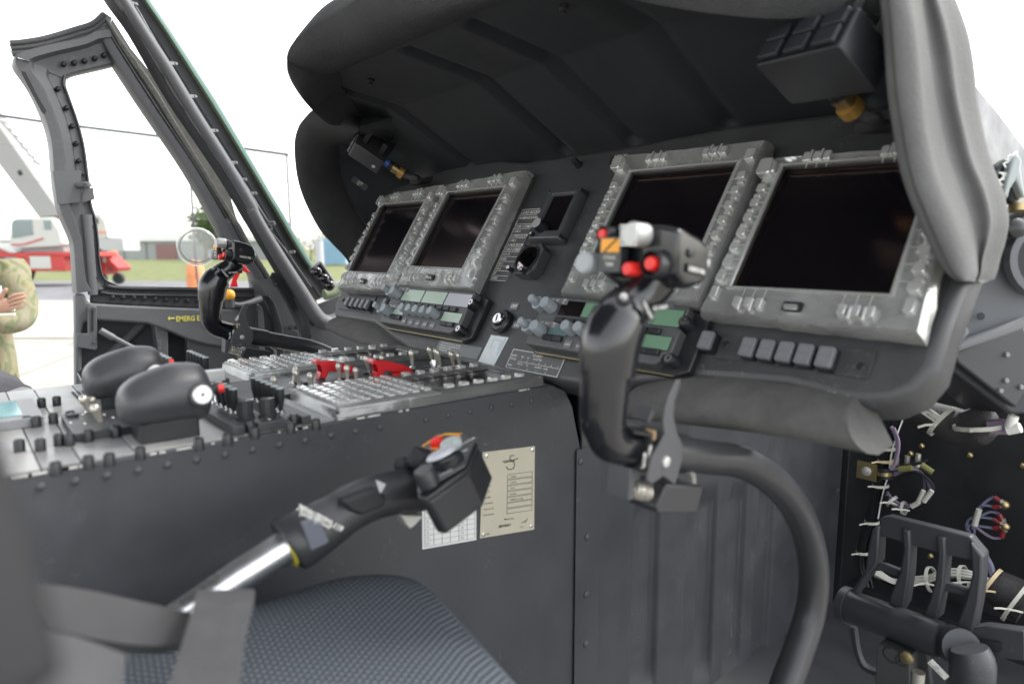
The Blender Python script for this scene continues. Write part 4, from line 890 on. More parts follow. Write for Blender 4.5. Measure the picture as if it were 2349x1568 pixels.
b = MB(); b.cyl(tube[0], Vector(tube[0]).lerp(Vector(tube[1]), .9), .0218, .0208, 22); b.cyl(Vector(tube[0]).lerp(Vector(tube[1]), 1.0), Vector(tube[2]), .0192, .0190, 22); b.build('tube_collar', TUBEM, st, smooth=50)
# head
hx0, hx1, hy0, hy1 = xg-.043, xg+.043, .459, .513
prof_ = [(.462, 1.476), (.475, 1.466), (.497, 1.465), (.509, 1.469), (.5145, 1.480), (.5135, 1.496), (.509, 1.505), (.496, 1.512), (.470, 1.520), (.462, 1.519)]
b = MB(); n = 7; rings = []
for i in range(n):
    u = i/(n-1); x = hx0+(hx1-hx0)*u; s = 1-.16*abs(2*u-1)**6; cy, cz = .487, 1.494
    rings.append([(x, cy+(y-cy)*s, cz+(z-cz)*s) for y, z in prof_])
b.loft(rings); b.build('stick_head', GLOSSB, st, smooth=40, bevel=.003, seg=3)
def fc(u, z): return Vector((hx0 + u*(hx1-hx0), .461, z))
def but(name, c, r, L, m, ring=None, dirv=(0, -1, .08), flute=0):
    d = Vector(dirv).normalized(); b = MB()
    if ring: b.use(DARK).lathe([(ring, -.004), (ring, .008), (ring*.86, .009), (ring*.84, .0)], frame(c, d), 24)
    b.use(m).lathe([(r, 0), (r, L*.8), (r*.8, L)], frame(c, d), 20, flute=flute, fl=.1); return b.build(name, None, st, smooth=30)
but('release_button', fc(.16, 1.512), .0050, .010, REDB, .0078)
but('trim_knob', fc(.62, 1.511), .0105, .018, mat('ribbed_silver_knob', (.42, .43, .42), .4, metal=.4), None)
b = MB()
for i in range(6): b.box(fc(.62, 0).x-.0088, fc(.62, 0).x+.0088, .4605-.0195, .4605-.018, 1.5025+.0031*i, 1.5042+.0031*i)
b.build('knob_ribs', SILV, st)
but('cargo_button', fc(.80, 1.487), .0062, .011, REDB, .0118)
but('side_button', fc(.55, 1.482), .0062, .014, REDB)
but('hat_switch', fc(-.04, 1.486), .0105, .016, mat('grey_hat', (.36, .38, .39), .5), None)
b = MB(); G = frame(fc(.33, 1.497) + Vector((0, -.015, 0)), (0, -1, .06), (1, 0, 0)); b.use(DARK).rbox(-.0125, .0125, -.017, .013, -.010, -.001, .002, G); b.use(AMBER).box(-.0105, .0105, 0.000, .0115, -.001, -.0004, G); b.use(BLACK).strip([(-.006, .0005), (.007, .011)], .0016, G @ T((0, 0, -.0004))); b.build('legend_plate', None, st)
b = MB(); b.text('CYCLIC', .0042, G @ T((0, -.006, -.0005)), 'CENTER', bold=.02); b.text('TRIM', .0042, G @ T((0, -.012, -.0005)), 'CENTER', bold=.02); b.build('lettering', WHITE, st, smooth=0, fix=False)
b = MB(); b.use(BLACK).lathe([(.0062, 0), (.0062, .004), (.005, .005)], frame((xg+.012, .435, 1.456), (.5, -.5, .8)), 16); b.use(SILV).lathe([(.0034, .003), (.0034, .007), (.002, .009)], frame((xg+.012, .435, 1.456), (.5, -.5, .8)), 14); b.build('thumb_switch', None, st)
# lettering strips on the side faces
def sidelab(px, txt, size, rot, x, plate=True):
    P = on_x(px, x); F = Matrix(((0, 0, 1, x), (1, 0, 0, P.y), (0, 1, 0, P.z), (0, 0, 0, 1))) @ RZ(rot)
    b = MB()
    w = size*.62*len(txt)
    if plate: b.use(BLACK).box(-.0012, w+.0012, -size*.35, size*1.1, -.0006, .0002, F)
    b.use(WHITE).text(txt, size, F @ T((0, 0, .0006)), bold=.03, sx=.9); b.build('lettering', None, st, smooth=0, fix=False)
sidelab(kK(1360, 418), 'CARGO REL', .0048, -10, hx1+.0018)
sidelab(kK(1255, 572), 'ICS / RADIO', .0040, 3, xg+.0235)
sidelab(kK(1182, 540), 'VOX-CAUT', .0042, -52, xg+.0245)
sidelab(kK(1292, 1098), '78286/704', .0050, -98, xg+.0215, False); sidelab(kK(1262, 1125), '(81579)', .0048, -98, xg+.0212, False)
for q, x, r in ((kK(1375, 355), hx1+.001, .0042), (kK(1510, 395), hx1-.004, .0035), (kK(1383, 1170), xg+.0275, .0052)):
    P = on_x(q, x); MB().lathe([(r, -.001), (r*.9, .001), (r*.4, .0016)], frame(P, (1, 0, 0)), 14).build('screw', SILV if x != hx1+.001 else DARK, st)
# paddle, bracket, spring and switch box
PADM = mat('paddle_satin', (.062, .064, .070), .42, var=.1, wear=.3)
pd = [kK(1440, 845), kK(1408, 855), kK(1370, 905), (kK(1350, 960)), kK(1345, 1010), kK(1362, 1060), kK(1290, 1140), kK(1270, 1230), kK(1300, 1248), kK(1370, 1225), kK(1450, 1270), kK(1485, 1180), kK(1480, 1110), kK(1440, 1060), kK(1410, 990), kK(1412, 930), kK(1440, 865)]
MB().prism(polyx(pd, xg+.024), 0, .0028, YZX(xg+.024)).build('trigger_paddle', PADM, st, bevel=.0006)
pd = [kK(1340, 960), kK(1310, 1010), kK(1330, 1020), kK(1352, 990)]
MB().prism(polyx(pd, xg-.012), 0, .018, YZX(xg-.012)).build('paddle_web', PADM, st)
q = [kK(1210, 1185), kK(1290, 1205), kK(1270, 1235), (kK(1245, 1240)), kK(1235, 1310), kK(1205, 1312)]
MB().prism(polyx(q, xg), -.014, .012, YZX(xg)).build('spring_bracket', PADM, st, bevel=.0006)
a = on_x(kK(1262, 1280), xg+.004); c = on_x(kK(1385, 1315), xg+.004); b = MB(); sp = []
for i in range(121): u = i/120; ang_ = u*2*math.pi*6; d = (c-a).normalized(); e1 = Vector((1, 0, 0)); e2 = d.cross(e1); sp.append(a.lerp(c, u) + e1*(.0075*math.cos(ang_)) + e2*(.0075*math.sin(ang_)))
b.tube(sp, .0012, 6); b.build('coil_spring', METAL, st, smooth=60)
b = MB(); b.cyl(a, c, .003); b.cyl(on_x(kK(1300, 1290), xg+.004), on_x(kK(1312, 1294), xg+.004), .0085); b.build('spring_core', METAL, st)
q = [kK(1395, 1262), kK(1648, 1302), kK(1615, 1412), kK(1352, 1372), kK(1345, 1345)]
MB().prism(polyx(q, xg), -.015, .020, YZX(xg)).build('switch_box', mat('switch_box_black', (.028, .029, .032), .42, var=.1), st, bevel=.0015)
b = MB(); b.tube([on_x(kK(1615, 1370), xg), on_x(kK(1660, 1370), xg), on_x(kK(1690, 1340), xg), on_x(kK(1690, 1290), xg), on_x(kK(1660, 1262), xg)], .0035, 10, sub=5); b.build('shielded_wire', mat('woven_shield', (.35, .34, .32), .5, metal=.6, bump=1, bscale=900, dist=.001), st)
b = MB(); b.box(xg-.010, xg+.0195, .4715, .474, 1.332, 1.3405); b.box(xg-.002, xg+.0198, .497, .5035, 1.3265, 1.3315); b.build('foil_label', mat('foil_tan', (.5, .36, .2), .5), st)
ob = kK
stR = dup(st, T((CX+OFF, .45, 1.10)), 'large blurred black control stick standing in front of the right displays')
# ================================================================ collective lever
cx_ = -.60
co = thing('collective_lever', T(on_x((430, 1390), cx_)), 'big collective lever with bright metal tube and boxy switch head over the console side', 'control lever')
def rad(px_r, P): return 1.22*px_r*((P-CAM).dot(FW))/PF
cl = [(kH(560, 1010), 27), (kH(830, 835), 30), (kH(1060, 680), 31), (kH(1290, 535), 32)]
P_l = [on_x(q, cx_) for q, r in cl]
b = MB(); b.tube(P_l, [rad(r, p) for (q, r), p in zip(cl, P_l)], 24); b.build('metal_tube', ALU, co, smooth=80)
cl = [(kH(1283, 542), 52), (kH(1300, 530), 55), (kH(1350, 500), 56), (kH(1420, 458), 52), (kH(1490, 415), 47), (kH(1560, 370), 44), (kH(1660, 325), 42), (kH(1760, 300), 41), (kH(1850, 285), 43), (kH(1930, 262), 46), (kH(1985, 245), 44)]
P_l = [on_x(q, cx_) for q, r in cl]; g = MB(); g.tube(P_l, [rad(r, p) for (q, r), p in zip(cl, P_l)], 26, sub=4)
COLM = mat('collective_grip_black', (.026, .027, .030), .36, var=.08, bump=.15, bscale=400, dist=.0003)
g.build('grip_sleeve', COLM, co, smooth=80)
b = MB(); b.cyl(on_x(kH(1278, 545), cx_), on_x(kH(1286, 540), cx_), rad(42, P_l[0])); b.build('yellow_ring', mat('yellow_ring', (.6, .52, .05), .5), co)
# raised side switch block and pale arrow
def cfr(q, dz=0): P = on_x(q, cx_+.028); return P
q = [kH(1500, 322), kH(1650, 265), kH(1700, 300), kH(1690, 345), kH(1590, 385), kH(1545, 370)]
MB().prism(polyx(q, cx_+.012), 0, .014, YZX(cx_+.012)).build('slide_switch', BLACK, co, bevel=.003)
q = [kH(1680, 243), kH(1725, 262), kH(1700, 308)]; MB().prism(polyx(q, cx_+.024), 0, .0008, YZX(cx_+.024)).build('pale_arrow', mat('pale_grey_print', (.45, .46, .48), .5), co, smooth=0)
for (q, s, sz) in ((kH(1325, 375), '78286/70700-119', .0075), (kH(1340, 395), '(81579) 7000', .0065)):
    P = on_x(q, cx_+.030); F = Matrix(((0, 0, 1, cx_+.030), (1, 0, 0, P.y), (0, 1, 0, P.z), (0, 0, 0, 1))) @ RZ(-38)
    MB().text(s, sz, F, bold=.03).build('lettering', WHITE, co, smooth=0, fix=False)
q = [kH(1340, 430), kH(1420, 400), kH(1470, 520), kH(1385, 560)]; MB().prism(polyx(q, cx_+.0255), 0, .003, YZX(cx_+.0255)).build('blue_grey_label', mat('label_blue_grey', (.10, .11, .14), .45), co, bevel=.002)
b = MB(); q = [kH(1770, 388), kH(1870, 392), kH(1835, 430), kH(1810, 450), kH(1795, 430)]; b.prism(polyx(q, cx_), -.008, .012, YZX(cx_)); b.build('trigger', mat('trigger_white', (.5, .5, .47), .5), co, bevel=.002)
# head: hexagonal box
tp_ = [(kX(368, 905), .640), (kX(560, 955) if False else kX(480, 920), .640), (kX(995, 555), .655), (kX(1135, 225), .72), (kX(1000, 150), .745), (kX(640, 130), .745), (kX(450, 290), .72), (kX(365, 690), .665)]
pA, pB, pC = AD(kX(368, 905), .640), AD(kX(995, 555), .660), AD(kX(1000, 150), .735); npl = (pB-pA).cross(pC-pA).normalized(); top = [onp(q, pA, npl) for q, s in tp_]; dwn = AD(kX(1205, 1050), .675) - AD(kX(1010, 640), .655)
ctr_ = sum(top, Vector())/8; 
b = MB(); b.loft([top, [p + dwn*.10 for p in top]]); b.build('head_lid', COLM, co, bevel=.002)
sh = [ctr_ + (p-ctr_)*.965 for p in top]
bt = [p + dwn*1.15 for p in sh]; 
b = MB(); b.loft([[p + dwn*.12 for p in sh], bt]); b.build('head_box', mat('head_box_matt', (.022, .023, .026), .48, var=.08, bump=.2, bscale=600, dist=.0003), co, bevel=.004, seg=3)
nt_ = npl; nt_ = nt_ if nt_.dot(CAM-ctr_) > 0 else -nt_
def top_at(q, h=0): return onp(q, ctr_ + nt_*h, nt_)
FT = frame(ctr_, nt_, (top[2]-top[0]))
def tpt(q): v = FT.inverted() @ top_at(q); return (v.x, v.y)
b = MB(); b.prism([tpt(q) for q in (kX(395, 890), kX(985, 545), kX(1115, 235), kX(990, 165), kX(650, 145), kX(470, 290), kX(385, 690))], .002, .0045, FT); b.build('switch_plate', mat('switch_plate_grey', (.07, .073, .077), .4), co, bevel=.0006)
b = MB(); b.use(AMBER); b.strip([tpt(q) for q in (kX(475, 300), kX(620, 200), kX(740, 160), kX(930, 160), kX(870, 210))], .004, FT @ T((0, 0, .0047))); b.strip([tpt(q) for q in (kX(570, 335), kX(660, 345), kX(740, 320))], .004, FT @ T((0, 0, .0047))); b.build('amber_markings', None, co, smooth=0)
b = MB(); b.lathe([(.008, .004), (.0075, .010), (.005, .012)], FT @ T((*tpt(kX(650, 285)), 0)), 16); b.build('red_button', REDB, co)
b = MB(); b.lathe([(.0125, .004), (.0125, .010), (.010, .0125)], FT @ T((*tpt(kX(830, 320)), 0)), 16, flute=1, fl=.08); b.build('ribbed_knob', mat('pale_ribbed_knob', (.42, .46, .45), .45), co, smooth=20)
b = MB(); b.use(DARK).lathe([(.016, .004), (.016, .010), (.012, .012), (.011, .014)], FT @ T((*tpt(kX(790, 520)), 0)), 20); b.use(mat('pale_thumb_disc', (.5, .52, .56), .35)).lathe([(.016, .014), (.0165, .016), (.014, .018)], FT @ T((*tpt(kX(755, 530)), 0)) @ RX(-12), 24); b.build('thumb_disc', None, co, smooth=30)
b = MB(); b.lathe([(.014, .004), (.014, .007), (.0135, .009), (.0005, .020)], FT @ T((*tpt(kX(420, 470)), 0)), 18); b.build('cone_switch', BLACK, co, smooth=30)
b = MB(); b.lathe([(.0105, .004), (.0105, .018), (.009, .021)], FT @ T((*tpt(kX(545, 790)), 0)), 18); b.build('round_switch', COLM, co, smooth=30)
b = MB(); b.lathe([(.009, .0), (.009, .012), (.005, .016)], FT @ T((*tpt(kX(200, 520)), -.006)), 14); b.build('rear_switch', BLACK, co, smooth=30)
b = MB()
for q, s in ((kX(690, 700), 'HUD'), (kX(905, 430), 'RPM'), (kX(960, 300), 'DECR')): b.text(s, .0065, FT @ T((*tpt(q), .005)), bold=.03)
b.build('lettering', WHITE, co, smooth=0, fix=False)
# ================================================================ seat
def fabric():
    m = bpy.data.materials.new('seat_mesh_fabric'); m.use_nodes = True; nt = m.node_tree; N = nt.nodes; L = nt.links; b = N['Principled BSDF']; b.inputs['Roughness'].default_value = .85; b.inputs['Specular IOR Level'].default_value = .25
    tc = N.new('ShaderNodeTexCoord'); mp = N.new('ShaderNodeMapping'); mp.inputs['Rotation'].default_value = (0, 0, R_(8)); L.new(tc.outputs['Object'], mp.inputs['Vector'])
    nz = N.new('ShaderNodeTexNoise'); nz.inputs['Scale'].default_value = 9; L.new(tc.outputs['Object'], nz.inputs['Vector'])
    def wav(ax, k):
        sx = N.new('ShaderNodeSeparateXYZ'); L.new(mp.outputs[0], sx.inputs[0]); m1 = N.new('ShaderNodeMath'); m1.operation = 'MULTIPLY'; L.new(sx.outputs[ax], m1.inputs[0]); m1.inputs[1].default_value = k
        s = N.new('ShaderNodeMath'); s.operation = 'SINE'; L.new(m1.outputs[0], s.inputs[0]); return s
    a, c = wav(0, 860), wav(1, 690); mu = N.new('ShaderNodeMath'); mu.operation = 'MULTIPLY'; L.new(a.outputs[0], mu.inputs[0]); L.new(c.outputs[0], mu.inputs[1])
    r = N.new('ShaderNodeMapRange'); r.inputs[1].default_value = .15; r.inputs[2].default_value = .75; L.new(mu.outputs[0], r.inputs[0])
    mx = N.new('ShaderNodeMix'); mx.data_type = 'RGBA'; mx.inputs[6].default_value = (.028, .035, .046, 1); mx.inputs[7].default_value = (.18, .20, .22, 1); L.new(r.outputs[0], mx.inputs[0]); L.new(mx.outputs[2], b.inputs['Base Color'])
    bp = N.new('ShaderNodeBump'); bp.inputs['Strength'].default_value = .7; bp.inputs['Distance'].default_value = .0012; L.new(mu.outputs[0], bp.inputs['Height']); L.new(bp.outputs[0], b.inputs['Normal']); return m
SEATM = fabric()
se = thing('pilot_seat', (-.36, .1, 1.05), 'blue grey mesh fabric seat cushion in the near foreground', 'seat')
def rr_ring(x0, x1, y0, y1, r, z, n=10):
    o = []
    for cx, cy, a in ((x1-r, y1-r, 0), (x0+r, y1-r, 90), (x0+r, y0+r, 180), (x1-r, y0+r, 270)):
        for k in range(n+1): t = R_(a + 90*k/n); o.append((cx+r*math.cos(t), cy+r*math.sin(t), z))
    return o
b = MB(); rings = []
for ins_, z, r in ((.02, 1.045, .07), (.004, 1.06, .08), (0, 1.09, .09), (.002, 1.125, .09), (.010, 1.152, .085), (.026, 1.170, .07), (.05, 1.180, .05), (.09, 1.183, .03), (.17, 1.182, .01)): rings.append([(x, y - max(0, x+.57)*.17, zz - max(0, x+.57)*.03) for x, y, zz in rr_ring(-.642+ins_, -.11-ins_, -.22+ins_, .372-ins_, r+.015, z)])
b.loft(rings); b.build('seat_cushion', SEATM, se, smooth=80)
ring_ = [Vector((x, y - max(0, x+.57)*.27, 1.150 - max(0, x+.57)*.03)) for x, y, _ in rr_ring(-.637, -.115, -.215, .367, .10, 0)]
b = MB(); b.rbox(-.62, -.125, -.24, .25, 1.02, 1.046, .05); b.rbox(-.55, -.2, -.2, .3, .62, 1.02, .03); b.build('seat_frame', DARK, se, bevel=.004)
# armour wing at the seat's port side, very close to the lens
sw = thing('seat_side_wing', AD((0, 1500), .26), 'dark blurred padded seat wing at the bottom left corner of the frame', 'seat part')
b = MB(); a_ = [AD((-360, 940), .115), AD((-190, 980), .115), AD((-150, 1140), .112), AD((-95, 1360), .11), AD((-20, 1680), .108), AD((-360, 1700), .108)]
nrm = (a_[2]-a_[0]).cross(a_[4]-a_[0]).normalized(); nrm = nrm if nrm.dot(FW) > 0 else -nrm
b.loft([a_, [p + nrm*.02 for p in a_]]); b.build('padding', mat('wing_dark_fabric', (.006, .0065, .008), .8, var=.1), sw, bevel=.005, seg=3)
# ================================================================ harness straps
STM = mat('grey_webbing', (.058, .058, .062), .7, bump=.6, bscale=400, var=.15, vscale=60, dist=.0006)
STM2 = mat('dark_webbing', (.035, .035, .038), .75, bump=.6, bscale=400, var=.15, vscale=60, dist=.0006)
def ribbon(rows, th, label, m):
    t = thing('harness_strap', T(rows[0][0]), label, 'strap', 'seat harness straps'); A = sm2([r[0] for r in rows], 5); B_ = sm2([r[1] for r in rows], 5)
    b = MB(); nn = (B_[0]-A[0]).cross(A[-1]-A[0]).normalized(); nn = nn if nn.dot(FW) > 0 else -nn
    b.sheet([[a.lerp(c, u) for u in (0, .06, .12, .35, .65, .88, .94, 1)] for a, c in zip(A, B_)], th, nn); b.build('webbing', m, t, smooth=40); return t
ribbon([(AD((452, 1352), .50), AD((582, 1350), .50)), (AD((440, 1400), .47), AD((578, 1385), .47)), (AD((425, 1450), .455), AD((562, 1450), .455)), (AD((380, 1590), .43), AD((545, 1590), .43)), (AD((350, 1680), .42), AD((530, 1680), .42))], .004, 'wide grey webbing strap hanging over the left edge of the seat cushion', STM)
ribbon([(AD((60, 1332), .44), AD((120, 1440), .42)), (AD((200, 1352), .46), AD((250, 1470), .44)), (AD((330, 1380), .48), AD((360, 1480), .47)), (AD((445, 1405), .50), AD((430, 1470), .50))], .008, 'grey strap running across from the left edge behind the hanging webbing', STM2)
ribbon([(AD((60, 1430), .36), AD((-20, 1560), .34)), (AD((180, 1460), .38), AD((110, 1640), .36)), (AD((290, 1500), .40), AD((270, 1660), .39))], .010, 'broad dark strap end resting at the bottom left of the seat', STM)
# ================================================================ port cockpit door
DX = -2.0
door = thing('cockpit_door', (DX, .6, 1.15), 'open grey port cockpit door with a riveted window frame', 'door')
def dpoly(b, pts, x0, x1): 
    q = polyx(pts, DX); return b.prism(q, x0, x1, YZX(DX))
outer = [kR(520, 1340), kR(510, 1000), kR(512, 700), kR(500, 330), kO(420, 1500), kO(395, 1405), kO(362, 1180), kO(340, 960), kO(290, 790), kO(200, 600), kO(98, 450), kO(98, 400), kO(120, 370), kO(300, 320), kO(560, 260), kO(660, 212), kO(740, 205), kO(760, 230), kO(830, 340), kO(960, 500), kO(1100, 720), kO(1320, 1060), kO(1480, 1300), kK(1240, 0), kK(1430, 330), kK(1560, 600), kK(1640, 800)]
win = [kR(1745, 612), kR(850, 590), kR(780, 570), kR(725, 500), kR(700, 380), kR(690, 200), kO(640, 1370), kO(600, 1050), kO(555, 840), kO(500, 680), kO(465, 580), kO(475, 530), kO(510, 508), kO(785, 442), kO(1000, 760), kO(1240, 1115), kO(1380, 1350), kK(1110, 0), kK(1190, 225), kK(1300, 420), kK(1420, 520), kK(1485, 600)]
# frame members as separate solids so each has its own thickness
def member(pts, x0, x1, name='frame_member', m=FRAMEM, bev=.006): b = MB(); dpoly(b, pts, x0, x1); return b.build(name, m, door, bevel=bev, seg=3)
rear = [kR(520, 1340), kR(512, 700), kR(500, 330), kR(430, 130), kO(395, 1405), kO(362, 1180), kO(340, 960), kO(290, 790), kO(200, 600), kO(98, 450), kO(98, 400), kO(150, 372), kO(470, 520), kO(465, 580), kO(500, 680), kO(555, 840), kO(600, 1050), kO(640, 1370), kO(680, 1568), kR(690, 200), kR(700, 380), kR(725, 500), kR(780, 570), kR(700, 640), kR(610, 690), kR(570, 640), kR(545, 800), kR(540, 1340)]
# rear member split in a concave-safe way: build by rows (left px, right px)
rowsL = [kO(98, 400), kO(98, 450), kO(200, 600), kO(290, 790), kO(340, 960), kO(362, 1180), kO(395, 1405), kR(432, 140), kR(490, 280), kR(505, 420), kR(512, 560), kR(515, 640)]
rowsR = [kO(470, 520), kO(463, 580), kO(482, 640), kO(545, 820), kO(590, 990), kO(618, 1190), kO(640, 1390), kR(672, 130), kR(690, 280), kR(700, 420), kR(735, 540), kR(850, 592)]
def strip_member(Ls, Rs, prof, name, m, nb=None):
    # prof: list of (u across, x offset) describing the section
    A = sm2([on_x(q, DX) for q in Ls], 5); B_ = sm2([on_x(q, DX) for q in Rs], 5); rows = []
    for a, c in zip(A, B_): rows.append([Vector((DX+o, a.y+(c.y-a.y)*u, a.z+(c.z-a.z)*u)) for u, o in prof])
    b = MB(); b.grid(rows); return b.build(name, m, door, smooth=40)
strip_member(rowsL, rowsR, [(0, -.05), (0, .0), (.03, .012), (.30, .014), (.36, .004), (.60, .0), (.66, -.012), (.90, -.016), (.93, -.006), (.97, -.006), (1.0, -.018), (1.0, -.05)], 'rear_frame_member', FRAMEM)
top_L = [kO(98, 400), kO(120, 372), kO(300, 322), kO(560, 262), kO(660, 215), kO(745, 208)]
top_R = [kO(470, 540), kO(480, 525), kO(515, 506), kO(620, 480), kO(720, 458), kO(792, 440)]
strip_member(top_L, top_R, [(0, -.05), (0, .012), (.05, .018), (.25, .018), (.34, .0), (.8, -.012), (.92, -.012), (.95, -.004), (1, -.012), (1, -.05)], 'top_frame_member', FRAMEM)
fr_L = [kO(660, 212), kO(720, 330), kO(790, 445), kO(1000, 765), kO(1240, 1115), kO(1380, 1350), kO(1490, 1560), kK(1110, 60), kK(1190, 225), kK(1250, 340), kK(1400, 480), kK(1470, 590), kK(1492, 700), kK(1500, 800)]
fr_R = [kO(740, 190), kO(800, 290), kO(870, 400), kO(1100, 760), kO(1340, 1120), kO(1470, 1330), kO(1590, 1530), kK(1290, 60), kK(1380, 220), kK(1440, 330), kK(1560, 520), kK(1630, 640), kK(1700, 760), kK(1780, 900)]
strip_member(fr_L, fr_R, [(0, -.04), (0, -.004), (.08, .008), (.25, .012), (.6, .014), (.72, .010), (.78, .002), (.84, .008), (.92, .008), (1, .0), (1, -.04)], 'front_frame_member', FRAMEM)
# weathered seal along the door's leading edge and crown
b = MB(); sl_ = [on_x(q, DX+.004) for q in (kO(738, 140), kO(800, 250), kO(900, 400), kO(1040, 600), kO(1180, 830), kO(1400, 1180), kO(1600, 1500), kK(1350, 130), kK(1460, 330), kK(1640, 620), kK(1800, 880))]
b.tube(sl_, [.004, .006, .008, .0085, .008, .0075, .007, .007, .006, .006, .005], 10, sub=4); b.build('edge_seal', mat('perished_rubber_seal', (.16, .16, .15), .8, bump=1., bscale=90, var=.3, vscale=60, dist=.004), door, smooth=60)
for k, (dy, r) in enumerate(((0, .007), (.013, .006), (.026, .007))):
    b = MB(); pp = [kO(70, 300), kO(180, 290), kO(330, 262), kO(520, 205), kO(640, 165), kO(715, 100)]; P_l = [on_x((q[0]+dy*160, q[1]+dy*900), DX+.002) for q in pp]; b.tube(P_l, r, 8, sub=5); b.build('crown_seal', mat('rubber_seal', (.055, .057, .06), .6, bump=.4, bscale=120, dist=.002), door, smooth=60)
b = MB(); dpoly(b, [kO(62, 300), kO(120, 375), kO(300, 325), kO(560, 262), kO(665, 212), kO(745, 205), kO(775, 120), kO(710, 75), kO(640, 145), kO(520, 195), kO(330, 250), kO(180, 282)], -.012, -.004); b.build('crown_flange', FRAMEM, door, bevel=.002)
b = MB(); dpoly(b, [kO(745, 205), kO(775, 130), kO(900, 330), kO(1040, 500), kO(1120, 620), kO(1400, 1060), kO(1590, 1360), kK(1330, 40), kK(1400, 200), kK(1460, 330), kK(1380, 300), kK(1290, 60), kO(1590, 1530), kO(1340, 1120), kO(1100, 760), kO(870, 400)], -.010, -.003); b.build('leading_flange', mat('pale_weathered_edge', (.15, .15, .145), .6, var=.2, vscale=60), door, bevel=.001)
# sill beam, lower skin, recess, web, braces
sill = [kK(-40, 700), kK(100, 705), kK(1500, 735), kK(1500, 905), kK(1000, 900), kK(300, 870), kK(-40, 850)]
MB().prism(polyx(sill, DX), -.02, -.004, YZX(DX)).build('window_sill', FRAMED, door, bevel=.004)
b = MB()
b.tube([on_x(q, DX-.002) for q in (kK(120, 660), kK(180, 705), kK(800, 720), kK(1490, 725))], .006, 10, sub=3); b.tube([on_x(q, DX-.001) for q in (kK(60, 745), kK(200, 770), kK(800, 780), kK(1480, 790))], .004, 8, sub=3); b.build('window_seal', mat('window_rubber', (.03, .031, .034), .55), door, smooth=60)
belt = [kR(512, 640), kR(575, 640), kR(600, 700), kK(-20, 850), kK(300, 870), kK(1000, 902), kK(1640, 905), kK(1700, 1260), kK(1200, 1262), kK(1050, 1240), kK(860, 1190), kK(680, 1110), kK(480, 1040), kK(0, 1010), kR(575, 840), kR(560, 900), kR(560, 1340), kR(518, 1340)]
MB().prism(polyx(belt, DX), -.03, .010, YZX(DX)).build('belt_panel', FRAMEM, door, bevel=.006, seg=3)
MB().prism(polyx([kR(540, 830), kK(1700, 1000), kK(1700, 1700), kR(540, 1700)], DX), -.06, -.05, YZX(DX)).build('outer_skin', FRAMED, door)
web = [kK(560, 1060), kK(690, 1110), kK(690, 1300), kK(680, 1700), kK(600, 1700), kK(590, 1300)]; MB().prism(polyx(web, DX), -.05, .0, YZX(DX)).build('door_web', FRAMEM, door, bevel=.003)
low = [kK(880, 1180), kK(1060, 1240), kK(1640, 1262), kK(1640, 1800), kK(880, 1800)]; MB().prism(polyx(low, DX), -.05, -.012, YZX(DX)).build('lower_panel', mat('door_lower_grey', (.085, .087, .092), .55, var=.1), door, bevel=.003)
MB().prism(polyx([kK(690, 1080), kK(880, 1140), kK(880, 1800), kK(690, 1800)], DX), -.045, -.04, YZX(DX)).build('opening_shade_sheet', BLACK, door)  # black sheet stands in for the shade inside the opening
hinge = [kR(600, 725), kR(665, 728), kR(668, 1015), kR(655, 1030), kR(525, 1010), kR(525, 915), kR(600, 915)]; MB().prism(polyx(hinge, DX+.012), 0, .006, YZX(DX+.012)).build('latch_plate', FRAMEM, door, bevel=.002)
MB().prism(polyx([kR(628, 760), kR(642, 760), kR(642, 900), kR(628, 900)], DX+.018), 0, .002, YZX(DX+.018)).build('latch_slot', BLACK, door)
b = MB(); b.cyl(on_x(kR(690, 895), DX+.02), on_x(kR(1080, 1100), DX+.02), .006); b.cyl(on_x(kR(690, 895), DX+.02), on_x(kR(780, 945), DX+.02), .0085); b.build('brace_rod', mat('rod_grey', (.16, .165, .17), .5, metal=.2), door)
b = MB(); b.cyl(on_x(kR(700, 1110), DX-.02), on_x(kR(1010, 830), DX-.02), .010); b.build('diagonal_strut', FRAMED, door)
b = MB(); b.cyl(on_x(kR(595, 100), DX+.0), on_x(kR(640, 650), DX+.0), .012, .011); b.build('latch_tube', mat('latch_tube_grey', (.12, .122, .13), .5), door)
# catch bracket
b = MB(); q = [kO(485, 1200), kO(510, 1205), kO(560, 1260), kO(560, 1350), kO(500, 1345), kO(488, 1320)]; b.prism(polyx(q, DX+.012), 0, .004, YZX(DX+.012)); b.cyl(on_x(kO(530, 1275), DX+.015), on_x(kO(600, 1270), DX+.030), .008); b.cyl(on_x(kO(590, 1255), DX+.03), on_x(kO(610, 1290), DX+.03), .009); b.prism(polyx([kO(570, 1300), kO(640, 1290), kO(650, 1370), kO(560, 1400)], DX+.014), 0, .003, YZX(DX+.014)); b.build('catch_bracket', FRAMEM, door, bevel=.0015)
MB().prism(polyx([kO(360, 1178), kO(480, 1172), kO(560, 1172), kO(560, 1185), kO(545, 1390), kO(395, 1408)], DX+.0145), 0, .002, YZX(DX+.0145)).build('repair_plate', mat('repair_plate_grey', (.10, .104, .11), .5), door)
b = MB(); q = [kO(150, 490), kO(175, 500), kO(245, 640), kO(318, 765), kO(305, 790), kO(285, 770), kO(195, 600), kO(148, 510)]; b.prism(polyx(q, DX+.013), 0, .0025, YZX(DX+.013)); b.build('lightening_slot', BLACK, door)
rs = None
